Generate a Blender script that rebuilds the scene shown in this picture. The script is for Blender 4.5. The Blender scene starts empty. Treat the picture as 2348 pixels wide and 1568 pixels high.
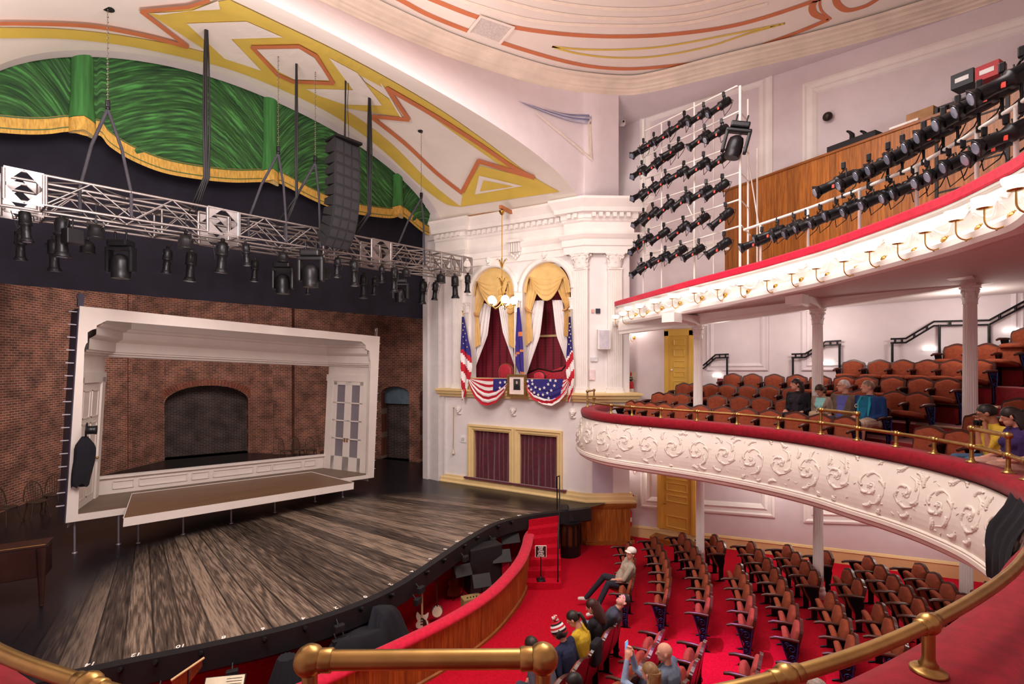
import bpy, bmesh, math, random
from mathutils import Vector, Matrix, noise
from mathutils.geometry import tessellate_polygon
from mathutils.bvhtree import BVHTree
random.seed(7)
PI = math.pi
D = bpy.data
SC = bpy.context.scene
COL = SC.collection
V = Vector
# ------------------------------------------------------------------ survey of the room
# x: across the house (right positive), y: towards the stage, z: up; curtain line is y = 0.
EYE = V((-5.5, -13.0, 5.3)); FL = 1150.0; HZ = 826.0
_a = math.radians(50); FW = V((math.sin(_a), math.cos(_a), 0)); RT = V((math.cos(_a), -math.sin(_a), 0))
def ray(px, py): return FW + RT*((px-1174)/FL) + V((0, 0, (HZ-py)/FL))
def onz(px, py, z):
    d = ray(px, py); return EYE + d*((z-EYE.z)/d.z)
def onx(px, py, x):
    d = ray(px, py); return EYE + d*((x-EYE.x)/d.x)
def ony(px, py, y):
    d = ray(px, py); return EYE + d*((y-EYE.y)/d.y)
def depth(p): return (V(p)-EYE).dot(FW)
def hitz(px, p):                       # height of a sight line above plan point p
    return EYE.z + (HZ-px)/FL*depth(p)
def floor_z(y): return -.1 + max(0, min(1.3, .105*(-6-y)))

# ------------------------------------------------------------------ materials
def hexc(h):
    h = h.lstrip('#'); h = ''.join(x*2 for x in h) if len(h) == 3 else h; c = [int(h[i:i+2], 16)/255 for i in (0, 2, 4)]
    return tuple(x/12.92 if x <= .04045 else ((x+.055)/1.055)**2.4 for x in c)
MC = {}
def mat(name, col, rough=.6, metal=0, var=.12, scale=6, bump=0, bscale=None, emit=0, spec=.5, sheen=0, stretch=None, alpha=1, trans=0):
    if name in MC: return MC[name]
    m = D.materials.new(name); m.use_nodes = True; nt = m.node_tree; N = nt.nodes; L = nt.links
    b = N['Principled BSDF']; c = hexc(col) if isinstance(col, str) else col
    b.inputs['Roughness'].default_value = rough; b.inputs['Metallic'].default_value = metal
    b.inputs['Specular IOR Level'].default_value = spec
    if sheen: b.inputs['Sheen Weight'].default_value = sheen
    if trans: b.inputs['Transmission Weight'].default_value = trans
    tc = N.new('ShaderNodeTexCoord'); mp = N.new('ShaderNodeMapping')
    L.new(tc.outputs['Object'], mp.inputs['Vector'])
    if stretch: mp.inputs['Scale'].default_value = stretch
    n = N.new('ShaderNodeTexNoise'); n.inputs['Scale'].default_value = scale; n.inputs['Detail'].default_value = 3
    L.new(mp.outputs['Vector'], n.inputs['Vector'])
    r = N.new('ShaderNodeValToRGB')
    r.color_ramp.elements[0].color = (*[max(0, x*(1-var)) for x in c], 1)
    r.color_ramp.elements[1].color = (*[min(1, x*(1+var)) for x in c], 1)
    r.color_ramp.elements[0].position = .3; r.color_ramp.elements[1].position = .7
    L.new(n.outputs['Fac'], r.inputs['Fac']); L.new(r.outputs['Color'], b.inputs['Base Color'])
    if bump:
        n2 = N.new('ShaderNodeTexNoise'); n2.inputs['Scale'].default_value = bscale or scale*8; n2.inputs['Detail'].default_value = 4
        L.new(mp.outputs['Vector'], n2.inputs['Vector'])
        bp = N.new('ShaderNodeBump'); bp.inputs['Strength'].default_value = bump; bp.inputs['Distance'].default_value = .02
        L.new(n2.outputs['Fac'], bp.inputs['Height']); L.new(bp.outputs['Normal'], b.inputs['Normal'])
    if emit:
        L.new(r.outputs['Color'], b.inputs['Emission Color']); b.inputs['Emission Strength'].default_value = emit
    if alpha < 1: b.inputs['Alpha'].default_value = alpha
    MC[name] = m; return m
def nodes(m): return m.node_tree.nodes, m.node_tree.links, m.node_tree.nodes['Principled BSDF']
def wood(name, c1, c2, plank=.11, axis='UV', rough=.4, grain=1.0):
    """vertical boards: uv.x across the boards, uv.y along the grain (metres)"""
    if name in MC: return MC[name]
    m = D.materials.new(name); m.use_nodes = True; N, L, b = nodes(m)
    tc = N.new('ShaderNodeTexCoord'); sp = N.new('ShaderNodeSeparateXYZ'); L.new(tc.outputs[axis], sp.inputs[0])
    dv = N.new('ShaderNodeMath'); dv.operation = 'DIVIDE'; dv.inputs[1].default_value = plank; L.new(sp.outputs[0], dv.inputs[0])
    fl = N.new('ShaderNodeMath'); fl.operation = 'FLOOR'; L.new(dv.outputs[0], fl.inputs[0])
    fr = N.new('ShaderNodeMath'); fr.operation = 'FRACT'; L.new(dv.outputs[0], fr.inputs[0])
    wn = N.new('ShaderNodeTexWhiteNoise'); wn.noise_dimensions = '1D'; L.new(fl.outputs[0], wn.inputs['W'])
    cb = N.new('ShaderNodeCombineXYZ'); L.new(sp.outputs[0], cb.inputs[0])
    ym = N.new('ShaderNodeMath'); ym.operation = 'MULTIPLY_ADD'; ym.inputs[1].default_value = .07; L.new(sp.outputs[1], ym.inputs[0])
    w3 = N.new('ShaderNodeMath'); w3.operation = 'MULTIPLY'; w3.inputs[1].default_value = 9; L.new(wn.outputs[0], w3.inputs[0]); L.new(w3.outputs[0], ym.inputs[2])
    L.new(ym.outputs[0], cb.inputs[1]); L.new(w3.outputs[0], cb.inputs[2])
    no = N.new('ShaderNodeTexNoise'); no.inputs['Scale'].default_value = 26*grain; no.inputs['Detail'].default_value = 5; no.inputs['Distortion'].default_value = .6
    L.new(cb.outputs[0], no.inputs['Vector'])
    r = N.new('ShaderNodeValToRGB'); r.color_ramp.elements[0].color = (*hexc(c1), 1); r.color_ramp.elements[1].color = (*hexc(c2), 1)
    r.color_ramp.elements[0].position = .32; r.color_ramp.elements[1].position = .66
    L.new(no.outputs['Fac'], r.inputs[0])
    gp = N.new('ShaderNodeMath'); gp.operation = 'GREATER_THAN'; gp.inputs[1].default_value = .035; L.new(fr.outputs[0], gp.inputs[0])
    ma = N.new('ShaderNodeMath'); ma.operation = 'MULTIPLY_ADD'; ma.inputs[1].default_value = .35; ma.inputs[2].default_value = .8; L.new(wn.outputs[0], ma.inputs[0])
    mg = N.new('ShaderNodeMath'); mg.operation = 'MULTIPLY_ADD'; mg.inputs[1].default_value = .65; mg.inputs[2].default_value = .35; L.new(gp.outputs[0], mg.inputs[0])
    mm = N.new('ShaderNodeMath'); mm.operation = 'MULTIPLY'; L.new(ma.outputs[0], mm.inputs[0]); L.new(mg.outputs[0], mm.inputs[1])
    vm = N.new('ShaderNodeVectorMath'); vm.operation = 'SCALE'; L.new(r.outputs[0], vm.inputs[0]); L.new(mm.outputs[0], vm.inputs['Scale'])
    L.new(vm.outputs[0], b.inputs['Base Color']); b.inputs['Roughness'].default_value = rough
    MC[name] = m; return m
def brick(name, c1, c2, mortar, sx=.21, sy=.072, rough=.85):
    m = D.materials.new(name); m.use_nodes = True; N, L, b = nodes(m)
    tc = N.new('ShaderNodeTexCoord'); bt = N.new('ShaderNodeTexBrick'); L.new(tc.outputs['UV'], bt.inputs['Vector'])
    bt.inputs['Scale'].default_value = 1; bt.inputs['Brick Width'].default_value = sx; bt.inputs['Row Height'].default_value = sy
    bt.inputs['Mortar Size'].default_value = .009; bt.inputs['Bias'].default_value = 0
    bt.inputs['Color1'].default_value = (*hexc(c1), 1); bt.inputs['Color2'].default_value = (*hexc(c2), 1); bt.inputs['Mortar'].default_value = (*hexc(mortar), 1)
    no = N.new('ShaderNodeTexNoise'); no.inputs['Scale'].default_value = 1.7; no.inputs['Detail'].default_value = 4; L.new(tc.outputs['UV'], no.inputs['Vector'])
    r = N.new('ShaderNodeValToRGB'); r.color_ramp.elements[0].color = (.55, .55, .55, 1); r.color_ramp.elements[1].color = (1.25, 1.25, 1.25, 1)
    r.color_ramp.elements[0].position = .35; r.color_ramp.elements[1].position = .65; L.new(no.outputs['Fac'], r.inputs[0])
    mx = N.new('ShaderNodeMix'); mx.data_type = 'RGBA'; mx.blend_type = 'MULTIPLY'; mx.inputs[0].default_value = 1
    L.new(bt.outputs['Color'], mx.inputs[6]); L.new(r.outputs[0], mx.inputs[7]); L.new(mx.outputs[2], b.inputs['Base Color'])
    bp = N.new('ShaderNodeBump'); bp.invert = True; bp.inputs['Strength'].default_value = .5; bp.inputs['Distance'].default_value = .01
    L.new(bt.outputs['Fac'], bp.inputs['Height']); L.new(bp.outputs[0], b.inputs['Normal']); b.inputs['Roughness'].default_value = rough
    MC[name] = m; return m

# ------------------------------------------------------------------ mesh builder
ABS = {}
def basis(axis):
    z = V(axis).normalized(); u = V((0, 0, 1)) if abs(z.z) < .95 else V((1, 0, 0))
    x = u.cross(z).normalized(); return x, z.cross(x), z
class MB:
    def __init__(s): s.v = []; s.f = []; s.m = []; s.uv = []; s.k = 0; s.sm = []; s.smooth = False; s.luv = None
    def mat(s, k): s.k = k; return s
    def add(s, vs, fs, uvs=None, smooth=None):
        o = len(s.v); s.v += [tuple(p) for p in vs]
        for i, f in enumerate(fs):
            s.f.append([o+j for j in f]); s.m.append(s.k); s.sm.append(s.smooth if smooth is None else smooth)
            s.uv.append([uvs[j] for j in f] if uvs else None)
        return s
    def quad(s, a, b, c, d, uv=None): return s.add([a, b, c, d], [(0, 1, 2, 3)], uv, False)
    def box(s, c, sz, rz=0, M=None):
        h = [x/2 for x in sz]; vs = [V((i*h[0], j*h[1], k*h[2])) for k in (-1, 1) for j in (-1, 1) for i in (-1, 1)]
        M = M or Matrix.Rotation(rz, 3, 'Z'); vs = [M @ p + V(c) for p in vs]
        return s.add(vs, [(0, 2, 3, 1), (4, 5, 7, 6), (0, 1, 5, 4), (2, 6, 7, 3), (0, 4, 6, 2), (1, 3, 7, 5)], smooth=False)
    def bbox(s, c, sz, rz=0, bv=.01, M=None):       # box with chamfered edges
        b = min(bv, min(sz)/2.2); M = M or Matrix.Rotation(rz, 3, 'Z'); bm = bmesh.new(); bmesh.ops.create_cube(bm, size=1)
        for v in bm.verts: v.co = V((v.co.x*sz[0], v.co.y*sz[1], v.co.z*sz[2]))
        bmesh.ops.bevel(bm, geom=bm.edges[:], offset=b, segments=2, affect='EDGES', profile=.6)
        s.bm(bm, Matrix.Translation(V(c)) @ M.to_4x4(), False); return s
    def bm(s, bm, M=None, smooth=False):
        bm.verts.ensure_lookup_table(); bm.verts.index_update()
        vs = [(M @ v.co if M else v.co.copy()) for v in bm.verts]
        s.add(vs, [[v.index for v in f.verts] for f in bm.faces], smooth=smooth); bm.free(); return s
    def ring(s, rings, close=True, caps=True, smooth=True, uvs=None):
        n = len(rings[0]); vs = [p for r in rings for p in r]; fs = []
        for i in range(len(rings)-1):
            for j in range(n if close else n-1):
                k = (j+1) % n; fs.append((i*n+j, i*n+k, (i+1)*n+k, (i+1)*n+j))
        s.add(vs, fs, uvs, smooth)
        if caps and close:
            s.add(rings[0], [tuple(range(n))[::-1]], smooth=False); s.add(rings[-1], [tuple(range(n))], smooth=False)
        return s
    def tube(s, pts, r, n=8, caps=True):
        pts = [V(p) for p in pts]; rs = r if isinstance(r, (list, tuple)) else [r]*len(pts); rings = []
        t0 = (pts[1]-pts[0]).normalized(); x, y, z = basis(t0)
        for i, p in enumerate(pts):
            if i == 0: t = t0
            elif i == len(pts)-1: t = (pts[-1]-pts[-2]).normalized()
            else: t = ((pts[i+1]-p).normalized()+(p-pts[i-1]).normalized())
            if t.length < 1e-6: t = z
            t = t.normalized(); x = (x-t*x.dot(t)).normalized(); y = t.cross(x); z = t
            rings.append([p+x*(math.cos(2*PI*k/n)*rs[i])+y*(math.sin(2*PI*k/n)*rs[i]) for k in range(n)])
        return s.ring(rings, True, caps)
    def lathe(s, c, prof, axis=(0, 0, 1), n=16, caps=True):
        x, y, z = basis(axis); c = V(c)
        rings = [[c+z*h+(x*math.cos(2*PI*k/n)+y*math.sin(2*PI*k/n))*max(r, 1e-4) for k in range(n)] for r, h in prof]
        return s.ring(rings, True, caps)
    def ball(s, c, r, n=12, sc=(1, 1, 1), M=None):
        rings = []
        for i in range(n//2+1):
            a = PI*i/(n//2); rr = max(math.sin(a), 1e-3); zz = -math.cos(a)
            ring = [V((rr*math.cos(2*PI*k/n)*r*sc[0], rr*math.sin(2*PI*k/n)*r*sc[1], zz*r*sc[2])) for k in range(n)]
            rings.append([(M @ p if M else p)+V(c) for p in ring])
        return s.ring(rings, True, True)
    def sweep(s, path, prof, closed=False, up=V((0, 0, 1)), caps=True, smooth=False, uv=False):
        """prof: (outward, up) pairs carried along a plan path; outward = right of travel"""
        path = [V(p) for p in path]; n = len(path); rings = []; L = 0; us = []
        for i, p in enumerate(path):
            a = path[i-1] if i else p; b = path[i+1] if i < n-1 else p
            if closed: a = path[i-1]; b = path[(i+1) % n]
            t1 = (p-a).normalized() if (p-a).length > 1e-6 else (b-p).normalized(); t2 = (b-p).normalized() if (b-p).length > 1e-6 else t1
            t = (t1+t2).normalized(); r = t.cross(up).normalized(); k = 1/max(.5, t.dot(t2))
            if i: L += (p-path[i-1]).length
            us.append(L); rings.append([p+r*(o*k)+up*h for o, h in prof])
        if closed: rings.append(rings[0]); us.append(L+(path[0]-path[-1]).length)
        m = len(prof); vs = [q for r in rings for q in r]; fs = []; acc = [0]
        for j in range(1, m): acc.append(acc[-1]+math.dist(prof[j], prof[j-1]))
        uvs = [(us[i], acc[j]) for i in range(len(rings)) for j in range(m)] if uv else None
        for i in range(len(rings)-1):
            for j in range(m-1): fs.append((i*m+j, (i+1)*m+j, (i+1)*m+j+1, i*m+j+1))
        s.add(vs, fs, uvs, smooth)
        if caps and not closed and m > 2: s.add(rings[0], [tuple(range(m))], smooth=False); s.add(rings[-1], [tuple(range(m))[::-1]], smooth=False)
        return s
    def poly(s, outer, f, holes=(), uvscale=1, z=0):
        """flat polygon (with holes) given in 2d, placed by f(u, v, z)"""
        loops = [[V((p[0], p[1], 0)) for p in l] for l in [outer, *holes]]
        pts = [p for l in loops for p in l]; tr = tessellate_polygon(loops)
        return s.add([f(p.x, p.y, z) for p in pts], [tuple(t) for t in tr], [(p.x*uvscale, p.y*uvscale) for p in pts], False)
    def slab(s, outer, f, z0, z1, holes=(), smooth=False):
        s.poly(outer, f, holes, z=z1); s.poly(outer, f, holes, z=z0)
        for l in [outer, *holes]:
            n = len(l)
            s.add([f(p[0], p[1], z0) for p in l]+[f(p[0], p[1], z1) for p in l], [(i, (i+1) % n, n+(i+1) % n, n+i) for i in range(n)], [(i*.1, 0) for i in range(n)]+[(i*.1, .1) for i in range(n)], smooth)
        return s
    def build(s, name, mats, parent=None, world=True, bevel=0):
        me = D.meshes.new(name); o = D.objects.new(name, me)
        off = ABS.get(parent.name, V((0, 0, 0))) if (parent and world) else V((0, 0, 0))
        me.from_pydata([V(p)-off for p in s.v], [], s.f)
        for m in (mats if isinstance(mats, (list, tuple)) else [mats]): me.materials.append(m)
        me.polygons.foreach_set('material_index', s.m); me.polygons.foreach_set('use_smooth', s.sm)
        if any(u for u in s.uv):
            uv = me.uv_layers.new(name='UVMap').data; i = 0
            for f, u in zip(s.f, s.uv):
                for j in range(len(f)):
                    if u: uv[i].uv = u[j]
                    i += 1
        bm = bmesh.new(); bm.from_mesh(me); bmesh.ops.recalc_face_normals(bm, faces=bm.faces); bm.to_mesh(me); bm.free()
        me.update(); COL.objects.link(o)
        if parent: o.parent = parent; ABS[o.name] = ABS.get(parent.name, V((0, 0, 0))).copy()
        if bevel:
            md = o.modifiers.new('b', 'BEVEL'); md.width = bevel; md.segments = 2; md.limit_method = 'ANGLE'
        return o
def tag(o, label=None, cat=None, group=None, kind=None):
    if label: o['label'] = label
    if cat: o['category'] = cat
    if group: o['group'] = group
    if kind: o['kind'] = kind
    return o
def thing(name, label, cat, loc=(0, 0, 0), rz=0, group=None):
    o = D.objects.new(name, None); COL.objects.link(o); o.location = loc; o.rotation_euler = (0, 0, rz); o.empty_display_size = .1
    ABS[o.name] = V(loc); return tag(o, label, cat, group)
def struct(o, label=None):
    o['kind'] = 'structure'
    if label: o['label'] = label
    return o
def one(mb, name, mats, label, cat, group=None, kind=None, bevel=0):
    """a thing that is one mesh; origin moved to the base of its shape"""
    xs = [p[0] for p in mb.v]; ys = [p[1] for p in mb.v]; zs = [p[2] for p in mb.v]
    c = V(((min(xs)+max(xs))/2, (min(ys)+max(ys))/2, min(zs))); mb.v = [V(p)-c for p in mb.v]
    o = mb.build(name, mats, bevel=bevel); o.location = c; return tag(o, label, cat, group, kind)
KIDS = {}
def kids(o): return [c for c in o.children]
def dup(src, loc=None, rot=None, label=None, group=None, scale=None):
    def cp(o, par):
        c = o.copy(); COL.objects.link(c)
        if par: c.parent = par
        for ch in KIDS.get(o.name, ()): KIDS.setdefault(c.name, []).append(cp(ch, c))
        return c
    def scan(o):
        if o.name not in KIDS:
            KIDS[o.name] = [x for x in D.objects if x.parent == o]
            for x in KIDS[o.name]: scan(x)
    scan(src); c = cp(src, None)
    if loc is not None: c.location = loc
    if rot is not None: c.rotation_euler = rot
    if scale: c.scale = scale
    if label: c['label'] = label
    if group: c['group'] = group
    return c
ORD = ['first', 'second', 'third', 'fourth', 'fifth', 'sixth', 'seventh', 'eighth', 'ninth', 'tenth', 'eleventh', 'twelfth', 'thirteenth', 'fourteenth', 'fifteenth', 'sixteenth', 'seventeenth', 'eighteenth', 'nineteenth', 'twentieth']
class Wall:
    """vertical plane through plan points A, B; d is measured towards the house"""
    def __init__(s, A, B):
        s.A = V((A[0], A[1], 0)); s.B = V((B[0], B[1], 0)); s.t = (s.B-s.A).normalized(); s.L = (s.B-s.A).length
        s.n = V((s.t.y, -s.t.x, 0))
        if s.n.dot(EYE-s.A) < 0: s.n = -s.n
    def w(s, u, z, d=0): return s.A+s.t*u+s.n*d+V((0, 0, z))
    def f(s, u, z, d=0): return s.w(u, z, d)
    def sz(s, px, py, d=0):
        r = ray(px, py); k = (s.A+s.n*d-EYE).dot(s.n)/r.dot(s.n); p = EYE+r*k; return ((p-s.A).dot(s.t), p.z)
def arc_pts(c, rx, rz, a0, a1, n): return [(c[0]+rx*math.cos(a0+(a1-a0)*i/n), c[1]+rz*math.sin(a0+(a1-a0)*i/n)) for i in range(n+1)]
def smooth_path(pts, n=8):
    pts = [V(p) if len(p) == 3 else V((p[0], p[1], 0)) for p in pts]; o = []
    for i in range(len(pts)-1):
        p0 = pts[max(0, i-1)]; p1 = pts[i]; p2 = pts[i+1]; p3 = pts[min(len(pts)-1, i+2)]
        for k in range(n):
            t = k/n; o.append(.5*((2*p1)+(p2-p0)*t+(2*p0-5*p1+4*p2-p3)*t*t+(3*p1-p0-3*p2+p3)*t**3))
    o.append(pts[-1]); return o
def resample(pts, step):
    o = [pts[0]]; L = 0
    for a, b in zip(pts, pts[1:]):
        d = (b-a).length; k = step-L
        while k <= d: o.append(a.lerp(b, k/d)); k += step
        L = d-(k-step)
    return o
def offset(pl, d):
    o = []
    for i, p in enumerate(pl):
        t = (pl[min(len(pl)-1, i+1)]-pl[max(0, i-1)]); t.z = 0; t.normalize(); o.append(p+V((-t.y, t.x, 0))*d)
    return o
def plan_hit(px, pl):
    d = ray(px, HZ)
    for p, q in zip(pl, pl[1:]):
        e = q-p; den = d.x*(-e.y)+e.x*d.y
        if abs(den) < 1e-9: continue
        bx, by = p.x-EYE.x, p.y-EYE.y; t = (bx*(-e.y)+e.x*by)/den; s = (d.x*by-d.y*bx)/den
        if -.001 <= s <= 1.001 and t > 0: return p.lerp(q, s), e.normalized()
    return None
def text_mesh(body, size, name, m, origin, xdir, ydir, parent=None, ext=.002, bold=0, align='CENTER', spacing=1):
    c = D.curves.new(name, 'FONT'); c.body = body; c.size = size; c.extrude = ext; c.align_x = align; c.align_y = 'CENTER'; c.offset = bold; c.space_line = spacing
    c.resolution_u = 3
    t = D.objects.new('tmp', c); COL.objects.link(t); bpy.context.view_layer.update()
    me = D.meshes.new_from_object(t.evaluated_get(bpy.context.evaluated_depsgraph_get())); D.objects.remove(t)
    x = V(xdir).normalized(); y = V(ydir).normalized(); z = x.cross(y)
    off = ABS.get(parent.name, V((0, 0, 0))) if parent else V((0, 0, 0))
    for v in me.vertices: v.co = V(origin)-off+x*v.co.x+y*v.co.y+z*v.co.z
    me.materials.clear(); me.materials.append(m); o = D.objects.new(name, me); COL.objects.link(o)
    if parent: o.parent = parent; ABS[o.name] = off
    return o
# ================================================================== palette
LILAC = mat('lilac plaster', '#e2d6da', .8, var=.03, scale=3, bump=.08, bscale=60)
WHITE = mat('white painted plaster', '#f4eeea', .6, var=.03, scale=3)
WARMW = mat('cream ceiling plaster', '#f0e4da', .8, var=.03, scale=1.2)
BAND = mat('ivory vault plaster', '#efe6de', .8, var=.03, scale=1.5)
YEL = mat('straw yellow stencil paint', '#dfc257', .7, var=.06, scale=2)
ORG = mat('terracotta stencil paint', '#cf7a50', .7, var=.06, scale=2)
BLUEG = mat('slate blue stencil paint', '#8f8fb0', .7, var=.05)
BLUEL = mat('pale slate stencil paint', '#b9b6c8', .7, var=.05)
CREAM = mat('pale gold paint', '#e8cb92', .5, var=.04, scale=3)
DOORY = mat('ochre door paint', '#dcb04c', .45, var=.05, scale=2)
CARPET = mat('red carpet', '#b60d26', .95, var=.18, scale=30, bump=.25, bscale=260, spec=.1)
CARPETD = mat('red wall carpet', '#a30d20', .95, var=.16, scale=20, bump=.25, bscale=260, spec=.1)
VELVET = mat('crimson velvet', '#8c0820', .85, var=.2, scale=14, bump=.15, bscale=120, sheen=.15, spec=.2)
VELVETP = mat('rose crimson velvet', '#c8183a', .85, var=.15, scale=14, bump=.15, bscale=120, sheen=.15, spec=.2)
BRASS = mat('aged brass', '#b59258', .36, 1, var=.15, scale=9)
BLACK = mat('matte black paint', '#17161a', .6, var=.2, scale=10)
BLACKM = mat('black metal', '#1d1c20', .38, .5, var=.2, scale=12)
BLACKC = mat('black cloth', '#13131c', .95, var=.25, scale=6, bump=.2, bscale=200)
ALU = mat('brushed aluminium', '#958d8d', .38, .85, var=.12, scale=12)
PIPEW = mat('white enamel pipe', '#ece4de', .45, var=.05)
OAK = wood('oak boards', '#7d4317', '#b06a2a', .11)
OAKP = mat('oak trim', '#8f5220', .4, var=.25, scale=4, stretch=(1, 1, 6))
SEATF = mat('rust upholstery', '#8d452f', .9, var=.15, scale=20, bump=.15, bscale=250, spec=.15)
SEATW = mat('dark stained wood', '#48231a', .3, var=.25, scale=7, stretch=(1, 1, 4))
# ================================================================== camera
cam = D.cameras.new('camera'); co = D.objects.new('camera', cam); COL.objects.link(co)
co.location = EYE; co.rotation_euler = (PI/2, 0, math.radians(-50)); cam.sensor_width = 36; cam.lens = 36*FL/2348
cam.shift_y = (HZ-784)/2348; cam.clip_end = 100; cam.clip_start = .05; SC.camera = co
SC.view_settings.view_transform = 'Standard'; SC.view_settings.look = 'None'; SC.view_settings.gamma = 1; SC.view_settings.exposure = 0
# ================================================================== floors
m = MB(); xs = [-9+.6*i for i in range(31)]; ys = [-17+.55*i for i in range(28)]
for i in range(30):
    for j in range(27):
        q = [(xs[i], ys[j]), (xs[i+1], ys[j]), (xs[i+1], ys[j+1]), (xs[i], ys[j+1])]
        m.quad(*[(a, b, floor_z(b)) for a, b in q])
struct(m.build('floor', CARPET), 'red carpeted orchestra floor rising towards the back')
STZ = 1.15
edge = smooth_path([(8.3, -5.75), (6.9, -5.62), (5.9, -5.12), (4.94, -4.66), (3.96, -4.46), (2.6, -4.71), (1.53, -5.02), (.14, -5.41), (-.8, -5.46), (-1.82, -5.26), (-2.86, -4.82), (-3.56, -4.48), (-4.6, -4.0), (-6.5, -3.0), (-9, -2.2)], 6)
EDGE = [p+V((0, 0, STZ)) for p in edge]
# stage boards fan out from a point upstage
def stage_mat():
    m = D.materials.new('weathered stage boards'); m.use_nodes = True; N, L, b = nodes(m)
    tc = N.new('ShaderNodeTexCoord'); mp = N.new('ShaderNodeMapping'); L.new(tc.outputs['Object'], mp.inputs[0]); mp.inputs['Location'].default_value = (-.3, -10.6, 0)
    sp = N.new('ShaderNodeSeparateXYZ'); L.new(mp.outputs[0], sp.inputs[0])
    def M(op, a, b_=None, c=None):
        n = N.new('ShaderNodeMath'); n.operation = op
        for i, x in enumerate((a, b_, c)):
            if x is None: continue
            if isinstance(x, (int, float)): n.inputs[i].default_value = x
            else: L.new(x, n.inputs[i])
        return n.outputs[0]
    ny = M('MULTIPLY', sp.outputs[1], -1); an = M('ARCTAN2', sp.outputs[0], ny)
    rad = M('SQRT', M('ADD', M('MULTIPLY', sp.outputs[0], sp.outputs[0]), M('MULTIPLY', ny, ny)))
    q = M('DIVIDE', an, .0235); fl = M('FLOOR', q); fr = M('FRACT', q)
    wn = N.new('ShaderNodeTexWhiteNoise'); wn.noise_dimensions = '1D'; L.new(fl, wn.inputs['W'])
    cb = N.new('ShaderNodeCombineXYZ'); L.new(M('MULTIPLY', an, 30), cb.inputs[0]); L.new(M('MULTIPLY', rad, .16), cb.inputs[1]); L.new(M('MULTIPLY', wn.outputs[0], 40), cb.inputs[2])
    no = N.new('ShaderNodeTexNoise'); no.inputs['Scale'].default_value = 1.5; no.inputs['Detail'].default_value = 1.5; no.inputs['Distortion'].default_value = .1; L.new(cb.outputs[0], no.inputs['Vector'])
    st = M('FRACT', M('MULTIPLY', no.outputs['Fac'], 9)); tri = M('ABSOLUTE', M('SUBTRACT', M('MULTIPLY', st, 2), 1))
    cb2 = N.new('ShaderNodeCombineXYZ'); L.new(M('MULTIPLY', an, 300), cb2.inputs[0]); L.new(M('MULTIPLY', rad, 1.1), cb2.inputs[1])
    n2 = N.new('ShaderNodeTexNoise'); n2.inputs['Scale'].default_value = 2; n2.inputs['Detail'].default_value = 4; L.new(cb2.outputs[0], n2.inputs['Vector'])
    v = M('ADD', M('MULTIPLY', tri, .2), M('MULTIPLY', n2.outputs['Fac'], 1.0)); v = M('ADD', v, M('MULTIPLY', wn.outputs[0], .34))
    r = N.new('ShaderNodeValToRGB'); e = r.color_ramp.elements; e[0].position = .42; e[0].color = (*hexc('#171311'), 1); e[1].position = 1.15 and 1.0; e[1].color = (*hexc('#94806f'), 1)
    x = e.new(.72); x.color = (*hexc('#52453c'), 1); L.new(v, r.inputs[0])
    # glossier, near black upstage and at the sides
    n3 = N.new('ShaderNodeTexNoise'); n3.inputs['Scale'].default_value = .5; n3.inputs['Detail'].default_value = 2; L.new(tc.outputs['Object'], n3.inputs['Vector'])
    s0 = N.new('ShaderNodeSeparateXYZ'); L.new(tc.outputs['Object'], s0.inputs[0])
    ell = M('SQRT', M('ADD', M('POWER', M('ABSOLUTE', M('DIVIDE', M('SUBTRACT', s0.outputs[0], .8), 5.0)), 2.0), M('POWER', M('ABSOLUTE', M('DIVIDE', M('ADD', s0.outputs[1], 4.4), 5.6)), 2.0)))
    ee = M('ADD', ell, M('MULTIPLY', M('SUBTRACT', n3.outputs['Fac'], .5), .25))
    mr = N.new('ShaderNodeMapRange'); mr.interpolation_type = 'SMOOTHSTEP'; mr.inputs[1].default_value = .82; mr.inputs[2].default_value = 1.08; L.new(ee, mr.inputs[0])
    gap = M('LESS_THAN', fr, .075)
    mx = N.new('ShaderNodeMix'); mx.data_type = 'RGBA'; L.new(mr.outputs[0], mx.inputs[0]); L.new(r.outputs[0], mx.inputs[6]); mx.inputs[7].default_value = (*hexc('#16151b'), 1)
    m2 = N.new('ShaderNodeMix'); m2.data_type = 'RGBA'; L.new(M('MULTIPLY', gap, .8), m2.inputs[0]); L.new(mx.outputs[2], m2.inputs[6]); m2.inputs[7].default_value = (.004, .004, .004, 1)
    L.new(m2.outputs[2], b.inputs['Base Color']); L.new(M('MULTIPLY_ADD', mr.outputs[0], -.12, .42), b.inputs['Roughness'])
    return m
STAGEM = stage_mat()
m = MB(); out = [(p.x, p.y) for p in EDGE]+[(-9, 14), (10.5, 14), (10.5, -4)]
m.poly(out, lambda u, v, z: V((u, v, STZ)))
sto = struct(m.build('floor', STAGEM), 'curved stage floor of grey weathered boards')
m = MB(); m.sweep([p for p in EDGE if p.x < 6.8], [(0, -.01), (0, .03), (-.16, .03), (-.16, -.30), (-.13, -.34), (-.02, -.34)])
m2 = MB()
struct(m.build('trim_1', mat('black stage lip', '#151418', .55, var=.2)), 'black lip along the curved stage edge')
m = MB(); m.sweep([p for p in EDGE if p.x < 6.2], [(.5, -.3), (.5, -1.3)], caps=False)
struct(m.build('wall_stage_front', CARPETD), 'red carpeted face under the stage edge')
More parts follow.
